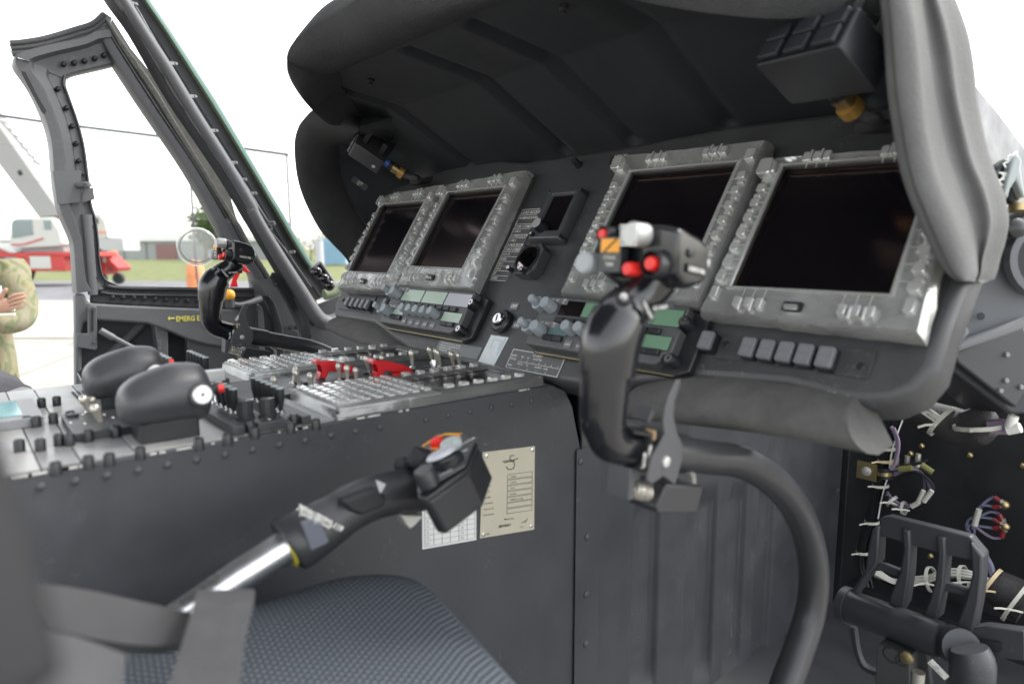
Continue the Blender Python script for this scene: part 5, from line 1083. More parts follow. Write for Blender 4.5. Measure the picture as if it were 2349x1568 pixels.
for q in [kK(70+100*i, 748+2.5*i+ (0)) for i in range(0)] + [kK(65, 755), kK(165, 797), kK(265, 798), kK(365, 800), kK(465, 805), kK(565, 812), kK(665, 818), kK(765, 822), kK(870, 830), kK(965, 832), kO(440, 440), kO(512, 432), kO(583, 418), kO(655, 400), kO(718, 378), kO(400, 610), kO(460, 740), kO(500, 866), kO(528, 985), kO(545, 1105), kO(562, 1195), kR(628, 180), kR(632, 310), kR(640, 425), kR(652, 535)]:
    P = on_x(q, DX+.002)
    if rs is None: b = MB(); b.lathe([(.006, -.012), (.006, .002), (.003, .005)], frame(P, (1, 0, 0)), 8); rs = b.build('window_bolt', BLACK, door); rp = P
    else: kid(rs, door, T(P-rp))
many('rivet', FRAMEM, door, [(on_x(q, DX+.018), (1, 0, 0)) for q in [kK(600, 1210), kK(602, 1275), kK(604, 1340), kR(650, 745), kR(615, 745), kR(650, 975), kR(1095, 985)]], lambda b, F: b.lathe([(.005, 0), (.004, .003)], F, 8))
# yellow stencil on the belt panel (viewed from inside)
P = on_x(kK(760, 1022), DX+.0115); F = Matrix(((0, 0, 1, DX+.0115), (1, 0, 0, P.y), (0, 1, 0, P.z), (0, 0, 0, 1)))
b = MB(); b.text('EMERG EXIT', .020, F @ RZ(-1.5), bold=.02, sx=.78); a0 = on_x(kK(680, 995), DX+.0115); b.prism([(a0.y, a0.z), (a0.y+.006, a0.z+.007), (a0.y+.006, a0.z+.002), (a0.y+.018, a0.z+.002), (a0.y+.018, a0.z-.002), (a0.y+.006, a0.z-.002), (a0.y+.006, a0.z-.007)], 0, .0004, YZX(DX+.0112)); b.build('stencil_lettering', YEL, door, smooth=0, fix=False)
# pane of the door window and its round vent
b = MB(); wp = [on_x(q, DX-.015) for q in win]; b.add([p for p in wp], [list(range(len(wp)))]); b.build('window_pane', GLASS, door, smooth=0, fix=False)
c0 = on_x((452, 566), DX); rv_ = 43*((c0-CAM).dot(FW))/PF
CLR = mat('clear_acrylic', (.85, .87, .85), .06, trans=.0, alpha=.45, spec=1., coat=1.)
b = MB(); F = frame(c0, (1, -.25, 0)); b.lathe([(rv_, 0), (rv_*1.02, .02), (rv_*.98, .045), (rv_*.93, .047), (rv_*.93, .02), (rv_*.9, 0)], F, 40, ring=True); b.build('vent_ring', CLR, door, smooth=40)
b = MB(); b.lathe([(rv_*.93, .046), (rv_*.6, .050), (.001, .051)], F, 40); b.build('vent_dish', mat('clear_dish', (.8, .82, .8), .08, alpha=.16, spec=1.), door, smooth=40)
b = MB(); b.lathe([(rv_*.88, -.03), (rv_*.88, -.020), (rv_*.80, -.020), (rv_*.80, -.03)], F, 40, ring=True); b.build('vent_gasket', mat('gasket_grey', (.06, .06, .06), .6), door, smooth=40)
# jettison handle: amber ball and red lever by the door's forward edge
t = thing('jettison_handle', T(on_x(kL(370, 560), -1.93)), 'amber ball knob on a black pivot arm beside the door sill', 'handle')
P = on_x(kL(368, 562), -1.90); b = MB(); b.lathe([(.0001, -.0155)] + [(.0155*math.cos(R_(a)), .0155*math.sin(R_(a))) for a in range(-75, 90, 15)] + [(.0001, .0155)], T(P), 18); b.build('ball_knob', mat('amber_ball', (.78, .36, .02), .35, coat=.5), t, smooth=80)
b = MB(); b.cyl(P + Vector((0, 0, -.034)), P + Vector((0, 0, -.012)), .013); b.tube([on_x(kL(400, 680), -1.90), on_x(kL(500, 690), -1.90), on_x(kL(620, 660), -1.91), on_x(kL(750, 615), -1.93)], [.009, .008, .008, .011], 10, sub=3); b.build('pivot_arm', FRAMED, t)
t = thing('red_lever', T(on_x(kK(1330, 600), -1.88)), 'bright red curved lever seen behind the port control stick', 'lever')
MB().prism(polyx([kK(1395, 490), kK(1450, 565), kK(1440, 572), kK(1370, 545), kK(1325, 640), kK(1338, 695), kK(1260, 700), kK(1290, 600), kK(1340, 520)], -1.86), 0, .008, YZX(-1.86)).build('lever_blade', RED, t, bevel=.002)
# ================================================================ windscreen post
AX = -1.955
post = thing('windscreen_post', (AX, .95, 1.25), 'dark sloping windscreen post with green painted outer edge', 'post')
pL = [kO(690, -120), kO(750, 0), kO(900, 210), kO(1050, 470), kO(1200, 720), kO(1450, 1090), kO(1620, 1360), kK(1400, 0), kK(1520, 200), kK(1680, 470), kK(1850, 760), kK(1935, 900)]
pR = [kO(960, -120), kO(1030, 0), kO(1165, 200), kO(1340, 470), kO(1500, 720), kO(1745, 1130), kO(1880, 1360), kK(1760, 0), kK(1880, 210), kK(2050, 490), kK(2200, 640), kK(2280, 740)]
A = sm2([on_x(q, AX) for q in pL], 6); B_ = sm2([on_x(q, AX) for q in pR], 6)
def pstrip(u0, u1, offs, name, m, A=A, B_=B_, n0=0, n1=None):
    rows = []
    for a, c in list(zip(A, B_))[n0:n1]: rows.append([a.lerp(c, u0+(u1-u0)*k/(len(offs)-1)) + Vector((o, 0, 0)) for k, o in enumerate(offs)])
    b = MB(); b.grid(rows); return b.build(name, m, post, smooth=50)
pstrip(-.03, .14, (-.03, .0, .006, .0), 'inner_flange', FRAMED)
pstrip(.12, .36, (.0, -.008, -.008, .0), 'dark_channel', BLACK)
pstrip(.145, .16, (.004, .006, .004), 'bright_edge', mat('light_edge_line', (.3, .3, .29), .5))  # thin lighter line along the channel
pstrip(.34, .60, (-.012, -.012, -.012), 'dark_channel', BLACK)
pstrip(.58, .86, (-.01, -.014, -.014, -.012), 'dark_channel', BLACK)
pstrip(.855, .90, (-.012, .0, .002, -.006), 'pale_green_edge', mat('zinc_primer_green', (.20, .24, .15), .55))
pstrip(.90, 1.04, (-.004, -.004, -.008), 'outer_edge', mat('army_green_paint', (.075, .15, .13), .5, var=.1))
# wire and clips along the post
wr = [kO(890, 0), kO(935, 50), kO(1010, 180), kO(1090, 320), kO(1180, 470), kO(1260, 600), kO(1310, 680), kO(1400, 830), kO(1460, 920), kO(1560, 1080), kO(1680, 1260), kO(1790, 1440), kO(1870, 1568), kK(1640, 170), kK(1790, 350), kK(1890, 500), kK(2030, 700)]
b = MB(); b.tube([on_x(q, AX+.012) for q in wr], .0028, 6, sub=4); b.build('clipped_wire', mat('grey_wire', (.15, .15, .15), .5), post, smooth=60)
cl0 = None
for q in (kO(915, 30), kO(1190, 440), kO(1325, 665), kO(1470, 900), kO(1605, 1120), kO(1670, 1235), kO(1740, 1330), kO(1868, 1540), kK(1655, 95), kK(1845, 370)):
    P = on_x(q, AX+.010)
    if cl0 is None: b = MB(); b.box(-.006, .006, -.008, .008, -.004, .004, T(P)); b.lathe([(.005, 0), (.003, .004)], frame(P+Vector((.005, .006, 0)), (1, 0, 0)), 8); cl0 = b.build('clip', mat('clip_metal', (.22, .22, .22), .4, metal=.5), post); cp_ = P
    else: kid(cl0, post, T(P-cp_))
# foot of the post: curved jamb members
def jamb(Ls, Rs, offs, name, m, x, par):
    A_ = sm2([on_x(q, x) for q in Ls], 6); C_ = sm2([on_x(q, x) for q in Rs], 6); rows = []
    for a, c in zip(A_, C_): rows.append([a.lerp(c, k/(len(offs)-1)) + Vector((o, 0, 0)) for k, o in enumerate(offs)])
    b = MB(); b.grid(rows); return b.build(name, m, par, smooth=50)
air = thing('airframe_side', (-1.95, 1.0, .7), 'grey structural frames and sidewall around the port door opening', 'airframe')
jamb([kK(1500, 640), kK(1560, 780), kK(1650, 980), kK(1720, 1180), kK(1750, 1450)], [kK(1700, 600), kK(1830, 800), kK(1930, 1000), kK(1985, 1200), kK(1990, 1450)], (-.04, .0, .004, .002, .006, .0, -.03), 'door_jamb', FRAMEM, -1.955, air)
jamb([kK(1590, 790), kK(1640, 860), kK(1680, 1000), kK(1710, 1120), kK(1720, 1450)], [kK(1640, 770), kK(1700, 850), kK(1760, 1000), kK(1790, 1140), kK(1800, 1450)], (-.02, .004, .012, .004, -.02), 'curved_stiffener', FRAMED, -1.94, air)
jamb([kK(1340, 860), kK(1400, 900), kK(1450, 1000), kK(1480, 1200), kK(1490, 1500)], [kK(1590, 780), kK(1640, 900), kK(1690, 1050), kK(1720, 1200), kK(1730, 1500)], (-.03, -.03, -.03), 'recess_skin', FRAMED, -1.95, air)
jamb([kK(1440, 860), kK(1540, 900), kK(1560, 1100), kK(1565, 1450)], [kK(1560, 860), kK(1600, 920), kK(1615, 1100), kK(1620, 1450)], (-.02, .0, -.02), 'upright_channel', FRAMEM, -1.93, air)
jamb([kK(1880, 800), kK(1960, 960), kK(2000, 1120), kK(2010, 1450)], [kK(1990, 840), kK(2085, 1010), kK(2080, 1150), kK(2070, 1450)], (-.02, .0, .002, -.02), 'perforated_channel', FRAMEM, -1.94, air)
for q, r in ((kL(1415, 905), .010), (kL(1160, 1080), .016)): MB().lathe([(r, .0), (r, .0015)], frame(on_x(q, -1.930), (1, 0, 0)), 18).build('round_hole', BLACK, air)
for q, r in ((kL(1135, 975), .007), (kL(1210, 965), .007), (kL(1385, 1080), .004), (kL(1390, 1200), .004), (kL(1405, 1240), .004), (kL(950, 430), .006)): MB().lathe([(r, 0), (r*.6, .004)], frame(on_x(q, -1.933), (1, 0, 0)), 10).build('fastener', BLACK, air)
# dark seal tube turning under the panel
b = MB(); b.tube([on_x(q, -1.93) for q in (kO(780, -120), kO(850, 0), kO(1000, 240), kO(1150, 470), kO(1350, 800), kO(1540, 1100), kO(1720, 1400), kK(1490, 0), kK(1600, 200), kK(1770, 480), kK(1930, 740), kK(2070, 960), kK(2160, 1030), kK(2260, 1010), kK(2330, 960))], [.013, .0135, .014, .014, .0145, .015, .015, .0155, .016, .018, .021, .023, .024, .022, .02], 16, sub=5); b.build('ribbed_seal_tube', mat('ribbed_rubber_tube', (.085, .087, .094), .45, bump=.6, bscale=260, dist=.001, var=.1), post, smooth=70)
b = MB(); b.prism(polyx([kK(1980, 900), kK(2500, 700), kK(2600, 1700), kK(1980, 1700)], -1.99), 0, .01, YZX(-1.99)); b.build('sidewall_panel', FRAMED, air)
b = MB(); b.prism([(on_x(q, -1.985).y, on_x(q, -1.985).z) for q in (kK(1660, 560), kK(1960, 600), kK(2100, 900), kK(2100, 1700), kK(1500, 1700), kK(1500, 900))], 0, .01, YZX(-1.985)); b.build('sidewall_panel', FRAMED, air)
b = MB(); q = [kN(60, 690), kN(370, 720), kN(370, 1100), kN(60, 1100)]; b.prism([(on_y(c, 1.02).x, -on_y(c, 1.02).z) for c in q], -.02, .0, Matrix(((1, 0, 0, 0), (0, 0, 1, 1.02), (0, -1, 0, 0), (0, 0, 0, 1)))); b.build('dark_bulkhead', BLACK, air)
b = MB(); q = [kN(360, 900), kN(520, 960), kN(520, 1120), kN(340, 1120)]; b.prism([(on_y(c, 1.05).x, -on_y(c, 1.05).z) for c in q], -.02, .0, Matrix(((1, 0, 0, 0), (0, 0, 1, 1.05), (0, -1, 0, 0), (0, 0, 0, 1)))); b.build('dark_bulkhead', BLACK, air)
# outside temperature gauge block at the windscreen corner
t = thing('outlet_block', T(on_x(kL(1540, 340), -1.80)), 'black block with three round bolts at the windscreen corner', 'bracket')
cc = [on_x(q, -1.80) for q in (kL(1400, 240), kL(1505, 165), kL(1690, 440), kL(1590, 500))]
b = MB(); nn = Vector((1, 0, 0)); b.use(DARK).loft([[p for p in cc], [p - nn*.03 for p in cc]]); b.build('block', None, t, bevel=.003)
b = MB(); c2 = [cc[1], cc[2]]; b.tube([p + Vector((.002, 0, .003)) for p in c2], .0045, 8); b.tube([cc[0] + Vector((.002, 0, .003)), cc[1] + Vector((.002, 0, .003))], .0045, 8); b.build('pale_edge', GREY, t)
for q in (kL(1455, 275), kL(1545, 360), kL(1620, 445)): MB().lathe([(.016, 0), (.0155, .010), (.010, .018), (.003, .020)], frame(on_x(q, -1.80), (1, -.3, .2)), 18).build('round_bolt', GLOSSB, t, smooth=40)
b = MB(); b.tube([on_x(q, -1.85) for q in (kL(1560, 560), kL(1680, 530), kL(1780, 460))], .016, 12, sub=3); b.build('green_base', mat('zinc_primer_green', (.20, .24, .15), .55), t)
# ================================================================ roof (unseen, added to block light) and floor
rf = thing('cockpit_shade_roof', (-.94, -.3, 2.25), 'grey cockpit roof above the seats, out of frame', 'roof')
b = MB(); b.box(-1.95, .18, -1.0, .28, 2.22, 2.26); b.build('roof_skin', FRAMEM, rf)
b = MB(); b.box(-1.95, .18, -1.0, -.96, 2.1, 2.22); b.build('roof_beam', FRAMED, rf)
fl = thing('cockpit_floor', (-.94, .4, .62), 'dark cockpit floor under seats and pedals', 'floor')
b = MB(); b.box(-1.93, .1, -1.6, 1.9, .58, .62); b.build('floor_skin', FRAMED, fl)
# ================================================================ footwell, pedals and wiring at the right
fw_ = thing('footwell', (-.3, 1.7, .7), 'dark footwell bulkhead behind the pedals with small brass fasteners', 'bulkhead')
BK = mat('footwell_dark_paint', (.009, .011, .013), .5, var=.15, wear=.2, wcol=(.1, .1, .1))
b = MB(); b.box(-1.15, XC-.025, .76, 1.79, .6, 1.315); b.build('gap_blocker_box', BK, fw_)  # added dark box, blocks the bright gap ahead of the console
b = MB(); b.box(-.80, .25, 1.80, 1.82, .55, 1.50); b.build('back_wall', BK, fw_)
b = MB(); b.box(-.76, -.715, 1.66, 1.80, .45, 1.45); b.build('side_return', BK, fw_, bevel=.002)
b = MB(); b.box(-.715, .25, 1.765, 1.80, 1.20, 1.225); b.box(-.33, -.30, 1.765, 1.80, .55, 1.20); b.box(-.715, .25, 1.70, 1.80, .60, .66); b.build('stiffeners', BK, fw_, bevel=.002)
b = MB()
for q in (kT(1470, 498), kT(1885, 578), kT(2340, 668), kD(865, 860), kT(1375, 563)): b.lathe([(.008, 0), (.007, .004), (.004, .007)], frame(on_y(q, 1.765), (0, -1, 0)), 10)
b.build('brass_fasteners', BRASS, fw_)
b = MB()
for i, q in enumerate((kT(1255, 640), kT(1348, 625), kT(1440, 608))): P = on_y(q, 1.70); b.cyl(P - Vector((0, 0, .018)), P + Vector((0, 0, .012)), .006); b.cyl(P - Vector((0, 0, .018)), P - Vector((0, 0, .012)), .010)
b.build('studs', METAL, fw_)
q = [kT(1240, 690), kT(1500, 640), kT(1500, 620), kT(1240, 668)]; b = MB(); b.prism([(on_y(c, 1.70).x, -on_y(c, 1.70).z) for c in q], -.02, .02, Matrix(((1, 0, 0, 0), (0, 0, 1, 1.70), (0, -1, 0, 0), (0, 0, 0, 1)))); b.build('stud_bracket', BLACK, fw_)
b = MB(); b.add([on_x(q, XC+.03) for q in ((1885, 1600), (1958, 990), (1962, 990), (1890, 1600))], [(0, 1, 2, 3)]); 
def YXp(y, pts, x0, x1): return ([(on_y(c, y).x, -on_y(c, y).z) for c in pts], x0, x1, Matrix(((1, 0, 0, 0), (0, 0, 1, y), (0, -1, 0, 0), (0, 0, 0, 1))))
# wiring bundle
wb = thing('wiring_bundle', T(on_y(kT(1100, 900), 1.6)), 'black wire bundle tied with white lacing beside the kick panel', 'wiring')
spine = [kT(1300, 180), kT(1215, 400), kT(1170, 560), kT(1150, 720), kT(1115, 830), kT(1085, 960), kT(1060, 1100), kT(1010, 1230), kT(975, 1380), kT(965, 1520), kT(1010, 1700)]
SP = [on_y(q, 1.60) for q in spine]; wpx = .00091*.2676*1.74
w_ = (on_y(kT(1160, 830), 1.6)-on_y(kT(1060, 830), 1.6)).length/2
WB = mat('black_wire', (.012, .013, .015), .3)
ang0 = 0
for i in range(15):
    a = 2*math.pi*i/15; rr_ = w_*.86 if i < 12 else w_*.3
    b = MB(); b.tube([p + Vector((math.cos(a)*rr_, math.sin(a)*rr_*.8, 0)) for p in SP], w_*.24, 6, sub=3); b.build('wire', WB, wb, smooth=60)
b = MB(); b.tube([p + Vector((w_*.95, -w_*.5, 0)) for p in SP[:7]], w_*.13, 6, sub=3); b.build('white_wire', WHITE, wb, smooth=60)
def tie(c, r, d, par, tails=2, m=WHITEL, nm='lacing_tie', y=None):
    b = MB(); F = frame(c, d)
    b.lathe([(r, -.0032), (r*1.06, -.0032), (r*1.06, .0032), (r, .0032)], F, 16, ring=True)
    for k in range(tails):
        s = (-1, 1)[k % 2]; kx = c + Vector((0, -r*1.1, 0)); e = kx + RT*(s*min(r, .019)*(1.2+.3*random.random())) + Vector((0, -.004, random.uniform(-.3, .25)*r)); b.tube([kx, (kx+e)/2 + Vector((0, -.003, .002)), e], .0020, 5, sc=(1, .45))
    b.lathe([(.001, -.003), (.0035, -.0015), (.0035, .0015), (.001, .003)], frame(c + Vector((0, -r*1.12, 0)), (0, -1, 0)), 8)
    return b.build(nm, m, par, smooth=40)
for q, r in ((kT(1190, 520), 1.05), (kT(1120, 838), 1.08), (kT(1045, 1150), 1.0), (kT(970, 1408), 1.0)): tie(on_y(q, 1.60), w_*1.15*r, (0.15, 0, -1), wb)
P = on_y(kT(1155, 735), 1.60); tie(P + Vector((0, 0, .03)), w_*1.2, (0.15, 0, -1), wb, m=mat('tan_lacing', (.5, .40, .25), .6))
b = MB(); F = frame(P, (.12, 0, -1)); b.lathe([(w_*1.15, -.014), (w_*1.28, -.014), (w_*1.28, .010), (w_*1.15, .010)], F, 20, ring=True); b.use(BRASS) if False else None; b.build('clamp_cushion', BLACK, wb, smooth=40)
b = MB(); b.lathe([(w_*1.28, -.005), (w_*1.34, -.005), (w_*1.34, .003), (w_*1.28, .003)], F, 20, ring=True); Q = on_y(kT(1005, 712), 1.585); b.box(-.022, .022, -.003, .003, -.020, .020, T(Q)); b.tube([Q + Vector((.015, -.002, 0)), P + Vector((-w_*1.1, -w_*.7, .0))], .006, 6, sc=(1, .4)); b.build('clamp_band', BRASS, wb, smooth=40)
b = MB(); b.lathe([(.011, 0), (.010, .004), (.004, .006)], frame(Q + Vector((0, -.004, 0)), (0, -1, 0)), 12); b.build('clamp_screw', SILV, wb)
# violet wire loops
lp_ = thing('violet_wire_loop', T(on_y(kT(1400, 850), 1.6)), 'loop of violet and black wires hanging right of the black bundle', 'wiring')
PUR = mat('violet_wire', (.26, .20, .28), .4); PURB = mat('blue_violet_wire', (.17, .17, .26), .4)
for i in range(7):
    o = i*11; m = (PUR, PURB, WB, PUR, PURB, PUR, WB)[i]
    pts = [kT(1240, 700+o*1.1), kT(1380+o*.2, 685+o*.5), kT(1480+o*.3, 740+o*.3), kT(1500+o*1.1, 850), kT(1470+o*1.1, 950), kT(1400+o*.6, 1000+o*.5), kT(1300, 1000+o*.6), kT(1215-o*.2, 945+o*.9), kT(1175, 890+o*.5)]
    b = MB(); b.tube([on_y(q, 1.60-.003*i) for q in pts], .0034, 6, sub=6); b.build('looped_wire', m, lp_, smooth=60)
b = MB(); b.tube([on_y(q, 1.585) for q in (kT(1210, 330), kT(1255, 430), kT(1262, 540), kT(1240, 650), kT(1210, 700))], .0042, 6, sub=4); b.tube([on_y(q, 1.58) for q in (kT(1235, 340), kT(1275, 450), kT(1270, 560), kT(1245, 650))], .003, 6, sub=4); b.build('violet_riser', PUR, lp_, smooth=60)
for q, d in ((kT(1320, 1030), (1, 0, .1)), (kT(1215, 970), (.8, 0, -.6))): tie(on_y(q, 1.58), .014, d, lp_)
b = MB()
for q in (((1490, 880), (1440, 985)), ((1560, 880), (1490, 975)), ((1440, 985), (1385, 1018))): b.tube([on_y(kT(*q[0]), 1.572), on_y(kT(*q[1]), 1.572)], .005, 8)
b.build('marker_sleeve', WHITEL, lp_)
b = MB(); b.tube([on_y(q, 1.585) for q in (kT(1280, 700), kT(1390, 690))], .007, 8); b.tube([on_y(q, 1.59) for q in (kT(1470, 660), kT(1565, 725))], .007, 8); b.build('olive_tape', mat('olive_tape', (.16, .16, .05), .6), lp_)
# lugs at right
lg = thing('terminal_wires', T(on_y(kT(2000, 1150), 1.75)), 'thin violet wires with red terminal lugs on brass studs', 'wiring')
for pts in (((1910, 1260), (1915, 1150), (1960, 1040), (2030, 970), (2090, 935)), ((1905, 1260), (1925, 1100), (1990, 1010), (2085, 1020)), ((1905, 1265), (1860, 1200), (1880, 1130), (1980, 1110), (2090, 1125)), ((1915, 1260), (1950, 1130), (2050, 1065), (2140, 1080)), ((1905, 1270), (1865, 1200), (1900, 1175), (2000, 1190), (2090, 1205)), ((1925, 1180), (2000, 1240), (2080, 1285), (2145, 1285))):
    b = MB(); b.tube([on_y(kT(*q), 1.745) for q in pts], .0034, 6, sub=5); b.build('wire', PURB if pts[1][0] != 2000 else PUR, lg, smooth=60)
for a, c in (((2095, 935), (2150, 975)), ((2088, 1025), (2150, 1010)), ((2090, 1125), (2150, 1160)), ((2135, 1080), (2165, 1140)), ((2090, 1205), (2150, 1190)), ((2155, 1280), (2180, 1215))):
    b = MB(); b.use(mat('red_lug', (.17, .015, .02), .4)).tube([on_y(kT(*a), 1.74), on_y(kT(*c), 1.74)], .0055, 10); b.use(METAL).tube([on_y(kT(*c), 1.74), on_y(kT(c[0]+22, c[1]+(6 if c[1] < 1100 else 0)), 1.74)], .006, 8); b.build('terminal_lug', None, lg)
for q in ((2188, 1000), (2190, 1185)): MB().lathe([(.010, 0), (.010, .005), (.0075, .010), (.003, .012)], frame(on_y(kT(*q), 1.745), (0, -1, 0)), 16).build('stud', BRASS, lg, smooth=40)
b = MB(); b.tube([on_y(kT(*q), 1.735) for q in ((1965, 1040), (1925, 1180))], .006, 8); b.tube([on_y(kT(*q), 1.73) for q in ((1905, 1280), (1950, 1350), (2010, 1430))], .006, 8); b.build('marker_sleeve', WHITEL, lg)
b = MB(); b.tube([on_y(kT(*q), 1.74) for q in ((1910, 1270), (2010, 1430), (2060, 1520), (2080, 1600), (2140, 1700))], .007, 6, sub=4); b.build('wire_run', PURB, lg)
# white wire bunch low behind the pedal
ww = thing('white_wire_bunch', T(on_y(kD(850, 980), 1.5)), 'bunch of white wires curving behind the pedal into a dark sleeve', 'wiring')
for i in range(9):
    o = (i % 3)*16 + (i//3)*7; pts = [kD(560, 930+o), kD(660, 995+o*.6), kD(740, 985+o*.9), kD(850, 975+o), kD(960, 940+o), kD(1060, 945+o), kD(1150, 975+o*.6), kD(1210, 1000+o*.3)]
    b = MB(); b.tube([on_y(q, 1.50-.004*(i % 3)) for q in pts], .0042, 6, sub=5); b.build('wire', WHITEL if i < 7 else WB, ww, smooth=60)
for q in (kD(870, 990), kD(1050, 985)): tie(on_y(q, 1.49), .024, (1, 0, .3), ww)
b = MB(); b.tube([on_y(q, 1.49) for q in (kD(1190, 1010), kD(1280, 1060), kD(1400, 1130))], [.030, .036, .04], 14, sub=4); b.build('braided_sleeve', mat('braided_black_sleeve', (.02, .02, .022), .55, bump=1., bscale=500, dist=.002), ww, smooth=60)
tie(on_y(kD(1340, 1110), 1.48), .042, (1, 0, -.4), ww); tie(on_y(kD(1195, 1020), 1.48), .034, (1, 0, -.4), ww, m=mat('tan_lacing', (.5, .4, .25), .6))
# overhead cable looms at the upper right
cb = thing('braided_loom', T(on_y(kT(1700, 280), 1.2)), 'thick black braided cable loom with white tag under the panel corner', 'wiring')
b = MB(); b.tube([on_y(q, 1.22) for q in (kT(1300, 150), kT(1480, 230), kT(1700, 310), kT(1850, 340), kT(1960, 330), kT(2060, 300))], [.018, .026, .030, .028, .03, .02], 14, sub=5); b.tube([on_y(q, 1.22) for q in (kT(1900, 180), kT(1950, 280), kT(1980, 400))], [.022, .028, .03], 14, sub=4); b.build('braided_sleeve', mat('braided_black_sleeve', (.02, .02, .022), .55, bump=1., bscale=500, dist=.002), cb, smooth=60)
q = [on_y(c, 1.185) for c in (kT(1430, 190), kT(1610, 312), kT(1670, 235), kT(1500, 158))]; X = (q[1]-q[0]).normalized(); F = frame(q[0], X.cross(q[3]-q[0]).normalized() if X.cross(q[3]-q[0]).dot(CAM-q[0]) > 0 else -X.cross(q[3]-q[0]).normalized(), X)
w = (q[1]-q[0]).length; h = (q[3]-q[0]).length
b = MB(); b.box(0, w, 0, h, 0, .001, F); b.build('white_tag', WHITE, cb); b = MB(); b.text('P1643R/A', h*.32, F @ T((w*.6, h*.85, .0015)) @ RZ(180), 'LEFT', bold=.01, sx=.8); b.text('PLT OTBD', h*.32, F @ T((w*.85, h*.45, .0015)) @ RZ(180), 'LEFT', bold=.01, sx=.8); b.build('lettering', TEXTD, cb, smooth=0, fix=False)
tie(on_y(kT(1640, 290), 1.19), .026, (1, 0, -.6), cb, 1); tie(on_y(kT(1960, 330), 1.19), .032, (.2, 0, -1), cb, 0)
b = MB(); b.tube([on_y(kT(*c), 1.19) for c in ((2050, 330), (2150, 320), (2240, 330))], .010, 8); b.tube([on_y(kT(*c), 1.18) for c in ((2060, 370), (2200, 380), (2260, 370))], .004, 6); b.build('violet_wire', PUR, cb)
b = MB(); P = on_y(kT(2272, 350), 1.17); b.cyl(P - Vector((.009, 0, .004)), P + Vector((.006, 0, .003)), .0075, n=18); b.cyl(on_y(kT(2230, 330), 1.17), on_y(kT(2260, 240), 1.17), .007); b.tube([on_y(kT(*c), 1.17) for c in ((2240, 208), (2349, 192))], .004, 5); b.build('white_terminal', WHITE, cb)
# rudder pedal
PDM = mat('pedal_cast_black', (.036, .039, .045), .42, var=.12, bump=.3, bscale=300, wear=.5, wcol=(.14, .14, .15), dist=.0005)
py_ = 1.10
pe = thing('rudder_pedal', T(on_y(kD(700, 1250), py_)), 'cast black rudder pedal with open ribs at the lower right', 'pedal')
def pp(pts, d0, d1, name, y=py_, m=PDM, bev=.002, par=pe):
    a, x0, x1, F = YXp(y, pts, d0, d1); return MB().prism(a, x0, x1, F).build(name, m, par, bevel=bev)
pp([kD(*q) for q in ((590, 650), (640, 638), (1090, 750), (1170, 850), (1120, 890), (960, 850), (920, 840), (770, 800), (595, 745))], -.004, .014, 'tread_plate')
for k, q in enumerate((((560, 700), (600, 690), (592, 890), (560, 935), (470, 1060), (440, 1130), (400, 1200), (382, 1150), (402, 1080), (455, 1030), (520, 930), (540, 800)), ((725, 700), (768, 710), (772, 800), (765, 950), (740, 1120), (700, 1185), (640, 1150), (665, 1050), (712, 940), (732, 810)), ((915, 740), (962, 750), (966, 850), (955, 1010), (940, 1090), (920, 1200), (825, 1210), (875, 1090), (905, 990), (920, 850)), ((1100, 770), (1170, 850), (1165, 960), (1150, 1100), (1120, 1250), (1040, 1400), (965, 1430), (955, 1330), (1020, 1230), (1075, 1090), (1110, 950)))):
    pp([kD(*c) for c in q], -.012, .018, 'rib', bev=.003)
pp([kD(*q) for q in ((540, 895), (610, 905), (715, 945), (710, 985), (590, 945), (535, 945))], .0, .010, 'crossbar')
pp([kD(*q) for q in ((905, 1010), (960, 1012), (1110, 1050), (1095, 1092), (950, 1058), (900, 1050))], .0, .010, 'crossbar')
pp([kD(*q) for q in ((1090, 1250), (1180, 1235), (1400, 1262), (1400, 1425), (1260, 1412), (1140, 1380), (1080, 1340))], -.01, .01, 'pedal_arm')
pp([kD(*q) for q in ((1160, 1300), (1270, 1320), (1280, 1360), (1260, 1372), (1150, 1350))], -.014, -.009, 'arm_recess', m=BLACK, bev=0)
a = on_y(kD(425, 1140), py_-.01); c = on_y(kD(925, 1325), py_-.03); b = MB(); b.cyl(a, c, rad(30, a), rad(34, c), 26); b.build('cross_tube', mat('pedal_tube_satin', (.032, .034, .039), .33, var=.1), pe, smooth=50)
b = MB(); d = (c-a).normalized(); b.cyl(a - d*.012, a, rad(34, a), n=24); b.build('tube_collar', PDM, pe, smooth=50); b = MB(); b.cyl(on_y(kD(985, 1345), py_-.02), on_y(kD(1040, 1370), py_-.04), rad(34, c), n=24); b.build('tube_end_boss', PDM, pe, smooth=50)
b = MB(); b.tube([on_y(q, py_-.05) for q in (kD(1080, 1370), kD(1100, 1450), kD(1090, 1600))], [rad(30, c), rad(36, c), rad(36, c)], 16, sub=3); b.build('pivot_boot', PDM, pe, smooth=60)
pp([kD(*q) for q in ((600, 1325), (785, 1388), (780, 1600), (585, 1600))], -.02, .02, 'switch_block', y=py_-.04, m=mat('block_grey', (.05, .052, .055), .5, var=.1))
b = MB(); P = on_y(kD(735, 1421), py_-.062); b.lathe([(.0095, 0), (.009, .003), (.004, .005)], frame(P, (0, -1, 0)), 16); b.build('brass_screw', BRASS, pe, smooth=30)
b = MB()
for q, r in ((kD(652, 1405), .016), (kD(702, 1440), .010)):
    P = on_y(q, py_-.0605); b.lathe([(r*.8, 0), (r*.8, .0004), (r*.7, .0004), (r*.7, 0)], frame(P, (0, -1, 0)), 20, ring=True)
b.build('stamp_ring', BLACK, pe)
b = MB(); P = on_y(kD(800, 1500), py_-.05); b.cyl(P, P + Vector((0, 0, -.12)), .009); b.build('bright_rod', METAL, pe)
